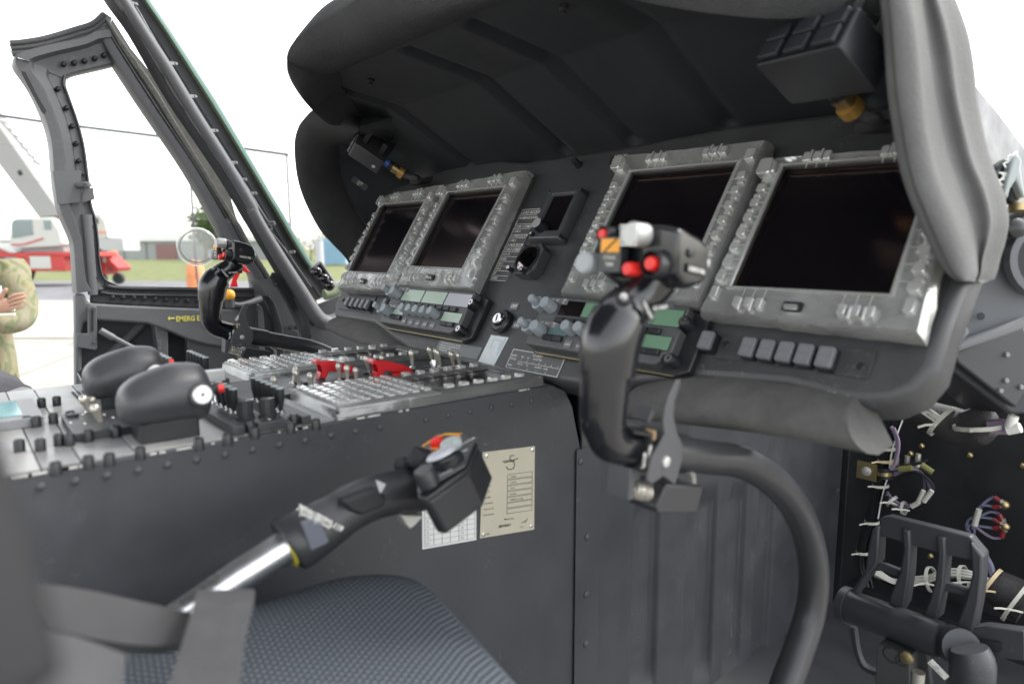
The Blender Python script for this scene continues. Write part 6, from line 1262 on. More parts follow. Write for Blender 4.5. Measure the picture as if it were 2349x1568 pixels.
pp([kD(*q) for q in ((780, 1380), (850, 1400), (870, 1568), (860, 1600), (790, 1600), (785, 1470))], -.0, .01, 'lower_lever', y=py_-.03)
q = [on_y(c_, py_-.07) for c_ in (kD(850, 1450), kD(945, 1545), kD(980, 1515), kD(870, 1425))]; X = (q[1]-q[0]).normalized(); nn = X.cross(q[3]-q[0]).normalized(); nn = nn if nn.dot(CAM-q[0]) > 0 else -nn; F = frame(q[0], nn, X); w = (q[1]-q[0]).length; h = (q[3]-q[0]).length
s_ = 1 if (F.inverted() @ q[3]).y > 0 else -1
b = MB(); b.box(0, w, min(0, s_*h), max(0, s_*h), 0, .001, F); b.build('white_tag', WHITE, pe)
b = MB(); y_ = h*.15 if s_ > 0 else -h*.85; b.text('PLT PEDAL SW LH', h*.36, F @ T((w*.05, y_, .0015)), bold=.01, sx=.7); b.text('S106', h*.36, F @ T((w*.3, y_+h*.4, .0015)), bold=.01, sx=.8); b.build('lettering', TEXTD, pe, smooth=0, fix=False)
b = MB(); b.tube([on_y(q, py_) for q in (kD(440, 1250), kD(460, 1380), kD(500, 1470), kD(590, 1510))], .007, 6, sub=3); b.build('stay_arm', PDM, pe)
# starboard sill bracket, lever handle, shelf, lower box, cowl
rb = thing('sill_bracket', T(AD(kI(450, 1050), .92)), 'pale grey sheet metal bracket with bolts right of the displays', 'bracket')
def adprism(pts, s, th, name, m, par, bev=.003, tilt=None):
    A_ = [AD(q, s if tilt is None else s + tilt*(q[0]-2150)/200) for q in pts]; b = MB(); b.loft([A_, [p + FW*th for p in A_]]); return b.build(name, m, par, bevel=bev)
BRM = mat('bracket_blue_grey', (.135, .142, .155), .5, var=.12, bump=.15, bscale=500, dist=.0004)
adprism([kI(*q) for q in ((392, 985), (325, 1190), (316, 1218), (350, 1228), (640, 1120), (640, 790), (500, 775), (470, 870))], .90, .008, 'bracket_plate', BRM, rb, tilt=-.03)
adprism([kI(*q) for q in ((318, 1195), (316, 1222), (352, 1236), (640, 1135), (640, 1095), (350, 1198))], .885, .012, 'folded_edge', mat('bracket_edge_grey', (.19, .195, .2), .5), rb, bev=.005, tilt=-.03)
b = MB()
for q, r, m in ((kI(372, 1152), .012, BRM), (kI(455, 1101), .005, BLACK), (kI(408, 1065), .006, BRM), (kI(370, 1098), .006, BRM), (kI(478, 893), .009, BRM)): b.use(m).lathe([(r, 0), (r, .006 if m is not BLACK else .001), (r*.7, .008 if m is not BLACK else .0012)], frame(AD(q, .875), -FW), 6 if r > .01 else 12)
b.build('bolts', None, rb)
P = AD(kI(660, 910), .86); b = MB(); b.use(BRM).lathe([(.046, 0), (.046, .012), (.038, .014), (.038, 0)], frame(P, -FW), 30); b.use(BLACK).lathe([(.038, .001), (.038, .003)], frame(P, -FW), 30); b.build('vent_mouth', None, rb, smooth=40)
adprism([kI(*q) for q in ((470, 870), (515, 730), (640, 715), (640, 778), (500, 776), (484, 820))], .84, .05, 'shelf', mat('shelf_dark', (.06, .062, .068), .5), rb)
adprism([kI(*q) for q in ((352, 1240), (640, 1130), (640, 1440), (560, 1442), (345, 1285))], .97, .10, 'lower_box', mat('lower_box_dark', (.022, .024, .029), .5, var=.1), rb, bev=.004)
adprism([kI(*q) for q in ((360, 1228), (605, 1130), (660, 1290), (580, 1420), (375, 1262))], .955, .012, 'lower_box_face', mat('lower_box_face', (.045, .047, .052), .5, var=.1), rb, bev=.003)
many('rivet', GREY, rb, [(AD(q, .952), -FW) for q in (kI(548, 1235), kI(545, 1325), kI(597, 1348), kI(525, 1360))], lambda b, F: b.lathe([(.004, 0), (.003, .002)], F, 8))
b = MB(); b.use(DARK).lathe([(.012, 0), (.012, .01), (.006, .014)], frame(AD(kI(565, 798), .84), -FW), 14); b.build('pivot_bolt', None, rb)
hd = thing('adjust_handle', T(AD(kY(420, 800), .80)), 'black lever handle with white letters and bright rim at the right edge', 'handle')
adprism([kY(*q) for q in ((300, 500), (430, 350), (560, 250), (620, 260), (560, 600), (520, 940), (400, 980), (330, 900))], .80, .02, 'handle_body', GLOSSB, hd, bev=.005)
adprism([kY(*q) for q in ((600, 290), (680, 215), (740, 320), (720, 460), (800, 900), (740, 860), (650, 620), (560, 760), (520, 920), (440, 860), (520, 560))], .79, .02, 'bright_rim', mat('handle_rim_grey', (.33, .36, .36), .35), hd, bev=.004)
adprism([kY(*q) for q in ((560, 780), (650, 640), (740, 880), (700, 960), (600, 980), (530, 960))], .80, .02, 'handle_slot', BLACK, hd, bev=.003)
b = MB(); b.cyl(AD(kY(690, 1120), .80), AD(kY(700, 1000), .80), .011, n=16); b.build('brass_collar', BRASS, hd)
b = MB(); 
for ch, q, rt in zip('PEDAL ADJ', ((620, 240), (580, 262), (530, 290), (490, 330), (455, 395), (0, 0), (400, 560), (385, 670), (378, 780)), (-35, -38, -42, -50, -60, 0, -72, -78, -82)):
    if ch == ' ': continue
    P = AD(kY(*q), .794); b.text(ch, .013 if q[1] > 350 else .008, frame(P, -FW, RT) @ RZ(rt), 'CENTER', bold=.03)
b.build('lettering', WHITE, hd, smooth=0, fix=False)
cw = thing('nose_cowl', (-.2, .9, 1.5), 'scuffed dark grey cowl sloping down beyond the glareshield wing', 'cowl')
cr = [[AD(kI(340, 120), .70), AD(kI(370, 195), .74), AD(kI(430, 290), .80), AD(kI(520, 400), .86), AD(kI(606, 515), .92), AD(kI(720, 660), 1.0)], [AD(kI(360, 330), .74), AD(kI(385, 330), .76), AD(kI(420, 440), .80), AD(kI(470, 560), .84), AD(kI(560, 650), .90), AD(kI(700, 800), .96)], [AD(kI(380, 620), .80), AD(kI(420, 700), .81), AD(kI(470, 740), .83), AD(kI(510, 780), .86), AD(kI(570, 800), .90), AD(kI(700, 900), .95)]]
b = MB(); b.sheet(cr, .01, Vector(FW)); b.build('cowl_skin', mat('cowl_scuffed_grey', (.045, .047, .052), .42, var=.18, vscale=22, wear=1., wcol=(.22, .22, .22), wscale=20., bump=.2, bscale=300, dist=.0006), cw, smooth=50)
# ================================================================ ground and far setting (axes along the camera heading)
def G(lat, dist, z=0.): return CAM + RT*lat + _h*dist + Vector((0, 0, z-1.5))
def gsheet(name, poly, z, m):
    b = MB(); b.add([G(a, d, z) for a, d in poly], [list(range(len(poly)))]); o = b.build(name, m, None, smooth=0, fix=False); return tag(o, kind='structure')
def gmat(name, c1, c2, sc, c3=None, cracks=0, rough=.9):
    m = bpy.data.materials.new(name); m.use_nodes = True; nt = m.node_tree; N = nt.nodes; L = nt.links; b = N['Principled BSDF']; b.inputs['Roughness'].default_value = rough; b.inputs['Specular IOR Level'].default_value = .2
    tc = N.new('ShaderNodeTexCoord'); n = N.new('ShaderNodeTexNoise'); n.inputs['Scale'].default_value = sc; n.inputs['Detail'].default_value = 9; n.inputs['Roughness'].default_value = .7; L.new(tc.outputs['Object'], n.inputs['Vector'])
    r = N.new('ShaderNodeValToRGB'); e = r.color_ramp.elements; e[0].position = .35; e[0].color = (*c1, 1); e[1].position = .65; e[1].color = (*c2, 1)
    if c3: x = e.new(.5); x.color = (*c3, 1)
    L.new(n.outputs['Fac'], r.inputs[0]); out = r.outputs[0]
    if cracks:
        v = N.new('ShaderNodeTexVoronoi'); v.feature = 'DISTANCE_TO_EDGE'; v.inputs['Scale'].default_value = cracks; L.new(tc.outputs['Object'], v.inputs['Vector'])
        mr = N.new('ShaderNodeMapRange'); mr.inputs[1].default_value = .0; mr.inputs[2].default_value = .012; mr.inputs[3].default_value = .6; mr.inputs[4].default_value = 1; L.new(v.outputs[0], mr.inputs[0])
        mx = N.new('ShaderNodeMix'); mx.data_type = 'RGBA'; mx.blend_type = 'MULTIPLY'; mx.inputs[0].default_value = 1; L.new(out, mx.inputs[6]); L.new(mr.outputs[0], mx.inputs[7]); out = mx.outputs[2]
    L.new(out, b.inputs['Base Color']); return m
GR = gmat('grass_ground', (.08, .12, .03), (.17, .20, .07), 1.2, (.15, .155, .07)); gsheet('ground', [(-900, -300), (900, -300), (900, 1500), (-900, 1500)], 0, GR)
gsheet('road', [(-200, 19.5), (200, 19.5), (200, 32), (-200, 32)], .004, gmat('asphalt', (.13, .135, .145), (.20, .20, .21), .8))
gsheet('apron', [(-60, -40), (60, -40), (60, 20), (-60, 20)], .008, gmat('concrete_apron', (.27, .26, .235), (.36, .35, .32), .5, cracks=.25))
gsheet('repaired_slab', [(-13, 12), (8, 12), (8, 18.5), (-13, 18.5)], .012, gmat('fresh_concrete', (.46, .43, .36), (.56, .52, .44), .3))
gsheet('dirt_patch', [(-2, 36), (10, 36), (14, 60), (-4, 60)], .006, gmat('dry_dirt', (.36, .28, .19), (.45, .38, .26), .6))
b = MB(); b.add([G(a, d, .014) for a, d in ((-30, 11.3), (30, 11.3), (30, 11.42), (-30, 11.42))], [(0, 1, 2, 3)]); b.add([G(a, d, .014) for a, d in ((-30, 7.0), (30, 7.0), (30, 7.06), (-30, 7.06))], [(0, 1, 2, 3)]); o = b.build('apron_joints', mat('joint_tar', (.12, .11, .10), .9), None, smooth=0, fix=False); tag(o, kind='structure')
def HF(lat, dist, rot=0.): # frame with x = image right, y = away, z up
    o = G(lat, dist); m = Matrix(((RT.x, _h.x, 0, o.x), (RT.y, _h.y, 0, o.y), (RT.z, _h.z, 1, 0), (0, 0, 0, 1))); return m @ RZ(rot)
def lat(px, d): return (px-PW/2)/PF*d/math.cos(PITCH)*1.0
def hz(py, d): r = ray((PW/2, py)); s = d/r.dot(_h); return 1.5 + r.z*s
# far low building / wall
def simple(name, F, label, cat, parts, group=None):
    t = thing(name, F, label, cat, group)
    for nm, m, fn, bev in parts: b = MB(); fn(b); b.build(nm, m, t, bevel=bev)
    return t
WG = mat('far_wall_grey', (.30, .31, .32), .8, var=.06, vscale=.3); 
d = 95.; 
F = HF(0, d)
simple('storage_hall', F, 'long low pale grey hall beyond the grass with a white roof band', 'building', [('wall', WG, lambda b: b.box(lat(-60, d), lat(640, d), 0, 12, 0, hz(553, d), F), 0), ('roof_band', mat('white_roof', (.7, .7, .7), .6), lambda b: b.box(lat(-60, d)-.3, lat(640, d)+.3, -.4, 12.4, hz(553, d), hz(541, d), F), 0), ('dark_gate', mat('gate_maroon', (.22, .12, .12), .7), lambda b: b.box(lat(375, d), lat(420, d), -.3, 0, 0, hz(560, d), F), 0), ('panel_joint', mat('joint_grey', (.2, .2, .2), .8), lambda b: [b.box(lat(x, d), lat(x, d)+.15, -.15, 0, 0, hz(554, d), F) for x in (5, 60, 245, 300, 350)], 0)])
# trees
LEAF = mat('leaf_green', (.075, .12, .035), .7, var=.35, vscale=.9); BARK = mat('bark', (.12, .10, .08), .9)
def tree(px, d, h, w, label, trunk=True):
    F = HF(lat(px, d), d); t = thing('tree', F, label, 'tree', 'trees beyond the road'); b = MB()
    b.tube([F @ Vector((0, 0, 0)), F @ Vector((.1, 0, h*.4)), F @ Vector((0, 0, h*.85))], [h*.03, h*.022, h*.006], 7)
    for k in range(6): a = k*1.1; b.tube([F @ Vector((0, 0, h*(.3+.08*k))), F @ Vector((math.cos(a)*w*.3, math.sin(a)*w*.3, h*(.45+.08*k)))], [h*.012, h*.004], 5)
    b.build('trunk', BARK, t); rnd = random.Random(int(px*7+d)); b = MB(); blobs = [(Vector((rnd.uniform(-.36, .36)*w, rnd.uniform(-.3, .3)*w, h*rnd.uniform(.35, .86))), rnd.uniform(.14, .26)*w) for _ in range(13)]
    for c, r in blobs:
        for _ in range(130):
            v = Vector((rnd.gauss(0, 1), rnd.gauss(0, 1), rnd.gauss(0, 1))).normalized()*r*rnd.random()**.35; p = c+v; s = h*.035*rnd.uniform(.6, 1.4); e1 = Vector((rnd.gauss(0, 1), rnd.gauss(0, 1), rnd.gauss(0, .6))).normalized()*s; e2 = e1.cross(Vector((rnd.gauss(0, 1), rnd.gauss(0, 1), rnd.gauss(0, 1))).normalized())
            b.add([p-e1, p-e2*.6, p+e1, p+e2*.6], [(0, 1, 2, 3)], F)
    b.build('crown', LEAF, t, smooth=0, fix=False)
tree(484, 80, 7.2, 5.0, 'grey green tree behind the round window vent'); tree(515, 90, 5.0, 5.0, 'lower bushy tree just right of the vent')
tree(720, 85, 3.4, 7, 'low tree line right of the windscreen post'); tree(790, 90, 3.2, 7, 'low tree half hidden by the glareshield edge'); tree(665, 95, 3, 5, 'small tree left of the lamp post'); tree(850, 95, 3, 7, 'low tree behind the left display')
d = 60.; F = HF(0, d)
simple('blue_container', F, 'light blue container on the grass by the lamp post', 'container', [('body', mat('container_blue', (.24, .36, .45), .6, var=.1), lambda b: b.box(lat(738, d), lat(800, d), 0, 2.4, .1, hz(548, d), F), .05), ('ribs', mat('container_blue_dark', (.14, .32, .5), .6), lambda b: [b.box(lat(738, d)+.3*i, lat(738, d)+.3*i+.08, -.06, 0, .2, hz(550, d), F) for i in range(8)], 0)])
d = 22.; F = HF(lat(741, d), d)
simple('lamp_post', F, 'slim grey lamp post beside the road', 'lamp post', [('pole', mat('galv_grey', (.35, .36, .37), .6), lambda b: (b.tube([F @ Vector((0, 0, 0)), F @ Vector((0, 0, 1.75))], [.14, .12], 12)), 0), ('base', mat('galv_grey', (.35, .36, .37), .6), lambda b: b.box(-.22, .22, -.22, .22, 0, .08, F), .01)])
# pipe framework
d = 24.; GP = mat('pipe_grey', (.07, .072, .078), .6); F = HF(0, d)
def PP(px, py, dd=0): return F @ Vector((lat(px, d), dd, hz(py, d)))
pfm = thing('pipe_framework', F @ T((lat(220, d), 0, 0)), 'thin grey pipe framework with posts and wires against the sky', 'frame')
b = MB(); b.tube([PP(-40, 250), PP(30, 262), PP(190, 286), PP(330, 304), PP(500, 326), PP(590, 342), PP(680, 355)], .06, 8); b.build('top_rail', GP, pfm, smooth=60)
for px in (220, 460, 676):
    b = MB(); y0 = 262 + (px-30)*.1435; b.tube([PP(px, y0), PP(px+ (3 if px > 600 else 1), 640)], .045, 8)
    b.build('post', GP, pfm, smooth=60)
    b = MB(); b.tube([PP(px+3, 640), PP(px+3, 688)], .04, 8); b.build('post_foot', GP, pfm)
for y0, y1 in ((320, 415), (400, 470), (480, 510)): b = MB(); b.tube([PP(-40, y0), PP(676, y1)], .012, 5); b.build('wire', mat('thin_wire', (.2, .2, .2), .6), pfm)
# crane
d = 27.; F = HF(0, d)
RC = mat('crane_red', (.42, .035, .03), .45, var=.08, vscale=2); WC = mat('crane_white', (.46, .455, .42), .45, var=.05, vscale=2); TG = mat('cab_glass', (.10, .15, .15), .12, spec=1.)
cr_ = thing('mobile_crane', F @ T((lat(100, d), 0, 0)), 'red and white mobile crane with raised lattice-backed boom', 'crane')
def cz(py): return hz(py, d)
def cxx(px): return lat(px, d)
def cprism(name, pts, y0, y1, m, bev=.03, par=cr_):
    q = [(cxx(p[0]), -cz(p[1])) for p in pts]; FF = F @ Matrix(((1, 0, 0, 0), (0, 0, 1, 0), (0, -1, 0, 0), (0, 0, 0, 1))); b = MB(); b.prism(q, y0, y1, FF); return b.build(name, m, par, bevel=bev)
cprism('chassis', [kU(*q) for q in ((-700, 690), (0, 680), (60, 690), (400, 830), (640, 815), (1400, 815), (1400, 890), (-700, 900))], -.1, 2.4, RC)
cprism('chassis_cover', [kU(*q) for q in ((-300, 660), (60, 665), (415, 800), (400, 835), (330, 830), (40, 700), (-300, 690))], -.16, 2.2, WC)
cprism('tool_box', [kU(*q) for q in ((610, 850), (1140, 850), (1140, 1110), (600, 1115))], -.1, .5, RC)
cprism('white_panel', [kU(*q) for q in ((622, 880), (935, 880), (940, 1070), (618, 1072))], -.13, -.1, WC, 0)
cprism('ladder', [kU(*q) for q in ((425, 880), (600, 880), (600, 1140), (432, 1145))], -.14, .3, RC)
for y in (900, 1015): cprism('ladder_gap', [kU(*q) for q in ((488, y), (555, y), (555, y+65), (490, y+65))], -.16, -.14, BLACK, 0)
cprism('hydraulic_block', [kU(*q) for q in ((1020, 900), (1060, 900), (1130, 900), (1130, 1110), (1010, 1120))], -.05, .3, mat('hi_vis_yellow', (.55, .6, .15), .6))
CGL = [(340, 380), (400, 290), (560, 275), (980, 270), (1010, 330), (1090, 480), (1110, 690), (1060, 730), (520, 760), (320, 720), (310, 600)]
cprism('cab', [kU(*q) for q in CGL], .0, 1.6, WC, .06)
cprism('cab_window', [kU(*q) for q in ((370, 340), (420, 305), (680, 310), (680, 545), (360, 600))], -.02, .0, TG, 0)
cprism('cab_window', [kU(*q) for q in ((860, 320), (965, 320), (965, 465), (860, 460))], -.02, .0, TG, 0)
cprism('red_stripe', [kU(*q) for q in ((320, 690), (520, 685), (830, 590), (830, 615), (530, 705), (320, 708))], -.03, .0, RC, 0)
cprism('turntable', [kU(*q) for q in ((430, 760), (1100, 735), (1100, 820), (430, 820))], .1, 2.0, mat('turntable_grey', (.2, .2, .2), .6))
for px in (180, -250, -520):
    P = F @ Vector((cxx(kU(px, 0)[0]), -.05, cz(kU(0, 1110)[1]))); fr_ = frame(P, -_h); r = 1.0*(cz(kU(0, 930)[1]) - cz(kU(0, 1300)[1]))/2
    b = MB(); b.lathe([(r*.5, -.5), (r*.9, -.5), (r, -.42), (r, -.05), (r*.92, .03), (r*.6, .03), (r*.55, -.05)], fr_, 32); w_o = b.build('wheel', mat('tyre_rubber', (.05, .05, .05), .85, bump=.5, bscale=20, dist=.01), cr_, smooth=40)
    b = MB(); b.lathe([(r*.56, -.3), (r*.52, -.06), (r*.25, -.02), (r*.2, .04), (r*.02, .04)], fr_, 24); b.build('wheel_rim', mat('rim_grey', (.35, .33, .3), .5), cr_, smooth=40)
cprism('outrigger', [kU(*q) for q in ((440, 1145), (530, 1145), (470, 1290), (440, 1330))], .1, .5, BLACK)
# boom: two white telescoping boxes leaning to the upper left
def cyl2(name, a, c, r, m, y=.8): b = MB(); b.cyl(F @ Vector((cxx(a[0]), y, cz(a[1]))), F @ Vector((cxx(c[0]), y, cz(c[1]))), r); b.build(name, m, cr_)
cprism('boom', [kJ(*q) for q in ((-130, 10), (0, 225), (430, 960), (280, 970), (-130, 320))], .3, 1.1, mat('boom_white', (.27, .27, .26), .5), .05)
cprism('boom_tip', [kJ(*q) for q in ((-520, -520), (-440, -560), (40, 250), (-50, 320))], .4, 1.0, mat('boom_white', (.27, .27, .26), .5), .05)
cprism('boom_red_lettering', [kJ(*q) for q in ((-5, 330), (12, 330), (38, 385), (75, 420), (62, 448), (35, 415), (5, 385))], .27, .3, mat('faded_red', (.7, .2, .16), .5), 0)
b = MB()
for i in range(10):
    a = (40+28*i, 240+42*i); c = (62+28*i, 262+42*i); b.cyl(F @ Vector((cxx(kJ(*a)[0]), .2, cz(kJ(*a)[1]))), F @ Vector((cxx(kJ(a[0]+48, a[1]+10)[0]), .2, cz(kJ(a[0]+48, a[1]+10)[1]))), .03); 
b.cyl(F @ Vector((cxx(kJ(85, 320)[0]), .2, cz(kJ(85, 320)[1]))), F @ Vector((cxx(kJ(330, 640)[0]), .2, cz(kJ(330, 640)[1]))), .04)
b.build('boom_rails', mat('light_grey_rail', (.25, .25, .25), .5), cr_)
cyl2('lift_cylinder', kJ(195, 690), kJ(310, 985), .14, mat('cylinder_grey', (.25, .26, .25), .4)); cyl2('cylinder_head', kJ(188, 672), kJ(200, 702), .32, BLACK, .6)
cyl2('hook_block', kJ(-10, 110), kJ(40, 230), .22, BLACK, .2)
# second white crane cabin seen through the window
d2 = 45.; F2 = HF(0, d2)
t = thing('white_crane_cab', F2 @ T((lat(255, d2), 0, 0)), 'distant white machine cab with small dark window through the door window', 'vehicle')
def c2(name, pts, y0, y1, m, bev=.02): q = [(lat(p[0], d2), -hz(p[1], d2)) for p in pts]; FF = F2 @ Matrix(((1, 0, 0, 0), (0, 0, 1, 0), (0, -1, 0, 0), (0, 0, 0, 1))); MB().prism(q, y0, y1, FF).build(name, m, t, bevel=bev)
c2('cab', [(228, 500), (250, 490), (262, 505), (268, 545), (228, 548)], 0, 2, WC); c2('cab_window', [(238, 501), (248, 500), (248, 513), (238, 512)], -.05, 0, BLACK, 0); c2('red_lettering', [(236, 530), (266, 530), (266, 534), (236, 534)], -.05, 0, mat('faded_red', (.7, .2, .16), .5), 0)
c2('chassis', [(225, 545), (300, 548), (300, 575), (225, 575)], 0, 2, mat('machine_grey', (.4, .4, .42), .6)); c2('wheel', [(235, 570), (250, 570), (255, 580), (250, 592), (235, 592), (230, 580)], 0, .5, BLACK)
# small red trailer
d3 = 29.; F3 = HF(0, d3)
t = thing('red_trailer', F3 @ T((lat(262, d3), 0, 0)), 'small red machine with sloping drawbar beyond the door window', 'trailer')
def c3(name, pts, y0, y1, m, bev=.02): q = [(lat(p[0], d3), -hz(p[1], d3)) for p in pts]; FF = F3 @ Matrix(((1, 0, 0, 0), (0, 0, 1, 0), (0, -1, 0, 0), (0, 0, 0, 1))); MB().prism(q, y0, y1, FF).build(name, m, t, bevel=bev)
c3('frame', [(232, 580), (250, 578), (262, 590), (285, 614), (280, 622), (258, 606), (252, 630), (240, 630), (238, 605), (232, 600)], 0, 1, RC); c3('light_plate', [(251, 590), (257, 588), (259, 600), (253, 602)], -.05, 0, WC, 0)
for px in (243, 282): 
    b = MB(); b.lathe([(.05, -.2), (.22, -.2), (.24, -.1), (.22, 0), (.05, 0)], frame(F3 @ Vector((lat(px, d3), -.05, .25)), -_h), 18); b.build('wheel', BLACK, t)
# orange cone-like markers
for px, py, r, lab in ((458, 612, .5, 'orange marker drum under the round vent'), (276, 577, .32, 'orange marker beyond the red machine')):
    dd = 26. if px > 400 else 55.; FF = HF(lat(px, dd), dd); zt = hz(py-16, dd); t = thing('marker_drum', FF, lab, 'marker', 'orange markers'); k = .32 if px > 400 else .3
    b = MB(); b.lathe([(k*1.2, 0), (k*1.2, .06), (k, .08), (k, zt*.7), (k*.6, zt*.95), (k*.2, zt)], FF, 18); b.build('drum', mat('marker_orange', (.62, .22, .08), .5), t, smooth=40)
    b = MB(); b.lathe([(k*1.02, zt*.35), (k*1.02, zt*.5)], FF, 18); b.build('band', mat('marker_orange', (.62, .22, .08), .5), t)
# yellow machine behind the crane
F4 = HF(lat(2, 50), 50); simple('yellow_machine', F4, 'sliver of an orange yellow machine behind the red chassis at the far left', 'machine', [('body', mat('machine_yellow', (.62, .36, .06), .5), lambda b: b.prism([(-1.6, -1.0), (.1, -1.0), (.1, -1.6), (-.3, -2.0), (-1.6, -2.3)], 0, 1, F4 @ Matrix(((1, 0, 0, 0), (0, 0, 1, 0), (0, -1, 0, 0), (0, 0, 0, 1)))), .05), ('track', BLACK, lambda b: b.box(-1.6, .1, 0, 1.2, 0, .9, F4), .1)])
# co-pilot side: quilted seat edge with rail
t = thing('copilot_seat_edge', T(on_x(kV(200, 1480), -1.4)), 'dark quilted cushion edge with a grey rail beyond the console', 'seat')
b = MB(); pts = [on_x(q, -1.25) for q in (kV(60, 1380), kV(150, 1400), kV(260, 1450), kV(340, 1480), kV(390, 1530))]; rows = [[p + Vector((.02, 0, -.10)), p + Vector((.02, 0, -.01)), p, p + Vector((-.03, 0, .004)), p + Vector((-.12, 0, -.01)), p + Vector((-.3, 0, -.02))] for p in [pts[0] + Vector((0, -.3, .02))] + pts]; b.grid(rows); b.build('quilted_cushion', mat('quilted_dark', (.07, .07, .08), .85, bump=1, bscale=90, dist=.003), t, smooth=60)
b = MB(); b.tube([on_x(q, -1.22) for q in (kV(80, 1560), kV(180, 1510), kV(270, 1495), kV(400, 1560), kV(480, 1600))], .009, 10, sub=4); b.build('rail', mat('rail_grey', (.3, .3, .31), .5), t, smooth=60)
# ================================================================ the person in camouflage
def camo():
    m = bpy.data.materials.new('camouflage_cloth'); m.use_nodes = True; nt = m.node_tree; N = nt.nodes; L = nt.links; b = N['Principled BSDF']; b.inputs['Roughness'].default_value = .9; b.inputs['Specular IOR Level'].default_value = .15
    tc = N.new('ShaderNodeTexCoord'); n = N.new('ShaderNodeTexNoise'); n.inputs['Scale'].default_value = 9; n.inputs['Detail'].default_value = 3; n.inputs['Distortion'].default_value = 1.2; mp = N.new('ShaderNodeMapping'); mp.inputs['Scale'].default_value = (1, 1, .6); L.new(tc.outputs['Object'], mp.inputs[0]); L.new(mp.outputs[0], n.inputs['Vector'])
    r = N.new('ShaderNodeValToRGB'); r.color_ramp.interpolation = 'EASE'; e = r.color_ramp.elements; e[0].position = .32; e[0].color = (.08, .06, .045, 1); e[1].position = .72; e[1].color = (.19, .175, .125, 1)
    for p, c in ((.37, (.10, .125, .06)), (.43, (.20, .175, .10)), (.52, (.21, .19, .13)), (.58, (.12, .145, .075)), (.64, (.16, .145, .10))): x = e.new(p); x.color = (*c, 1)
    L.new(n.outputs['Fac'], r.inputs[0]); L.new(r.outputs[0], b.inputs['Base Color'])
    n2 = N.new('ShaderNodeTexNoise'); n2.inputs['Scale'].default_value = 16; L.new(tc.outputs['Object'], n2.inputs['Vector']); bp = N.new('ShaderNodeBump'); bp.inputs['Strength'].default_value = .6; bp.inputs['Distance'].default_value = .02; L.new(n2.outputs['Fac'], bp.inputs['Height']); L.new(bp.outputs[0], b.inputs['Normal']); return m
CAMO = camo(); SKIN = mat('skin', (.36, .20, .14), .55, var=.08)
def skinned(name, joints, edges, m, parent, root, sub=2):
    me = bpy.data.meshes.new(name); inv = MW[parent].inverted(); me.from_pydata([inv @ p for p, r in joints], edges, []); o = bpy.data.objects.new(name, me); COL.objects.link(o); o.parent = parent
    s = o.modifiers.new('skin', 'SKIN'); s.use_smooth_shade = True
    for i, (p, r) in enumerate(joints): me.skin_vertices[0].data[i].radius = r if isinstance(r, tuple) else (r, r)
    me.skin_vertices[0].data[root].use_root = True
    q = o.modifiers.new('sub', 'SUBSURF'); q.levels = sub; q.render_levels = sub; me.materials.append(m)
    bpy.context.view_layer.update(); ev = o.evaluated_get(bpy.context.evaluated_depsgraph_get()); m2 = bpy.data.meshes.new_from_object(ev); o.modifiers.clear(); o.data = m2; m2.polygons.foreach_set('use_smooth', [True]*len(m2.polygons)); 
    if not m2.materials: m2.materials.append(m)
    MW[o] = MW[parent]; return o
PS = 3.45
base = AD((-32, 1248), PS); base.z = 0.01
man = thing('person', base, 'person in tan and green camouflage uniform standing with folded arms', 'person')
def J(px, py, ds=0): return AD((px-10, py), PS+ds)
sc_ = PS/PF
J_ = [(J(-30, 845, .03), (.135, .10)), (J(-30, 780, .03), (.135, .105)), (J(-30, 700, .03), (.15, .11)), (J(-30, 640, .03), (.15, .10)), (J(-38, 604, .04), (.06, .055)),
 (J(30, 622, .03), .072), (J(62, 668, .0), .066), (J(72, 715, -.04), .060), (J(62, 738, -.10), .060), (J(20, 745, -.20), .052), (J(-25, 735, -.24), .044),
 (J(-92, 622, .03), .072), (J(-122, 668, .0), .066), (J(-134, 715, -.04), .060), (J(-120, 738, -.10), .058), (J(-70, 730, -.17), .052), (J(-15, 712, -.25), .042), (J(6, 708, -.27), .032),
 (J(8, 870, .03), .098), (J(16, 960, .03), .090), (J(18, 1050, .02), .070), (J(18, 1140, .04), .062), (J(18, 1215, .05), .055),
 (J(-70, 870, .03), .098), (J(-80, 960, .03), .090), (J(-82, 1050, .02), .070), (J(-82, 1140, .04), .062), (J(-82, 1215, .05), .055)]
Eg = [(0, 1), (1, 2), (2, 3), (3, 4), (3, 5), (5, 6), (6, 7), (7, 8), (8, 9), (9, 10), (3, 11), (11, 12), (12, 13), (13, 14), (14, 15), (15, 16), (16, 17), (0, 18), (18, 19), (19, 20), (20, 21), (21, 22), (0, 23), (23, 24), (24, 25), (25, 26), (26, 27)]
skinned('uniform', J_, Eg, CAMO, man, 0)
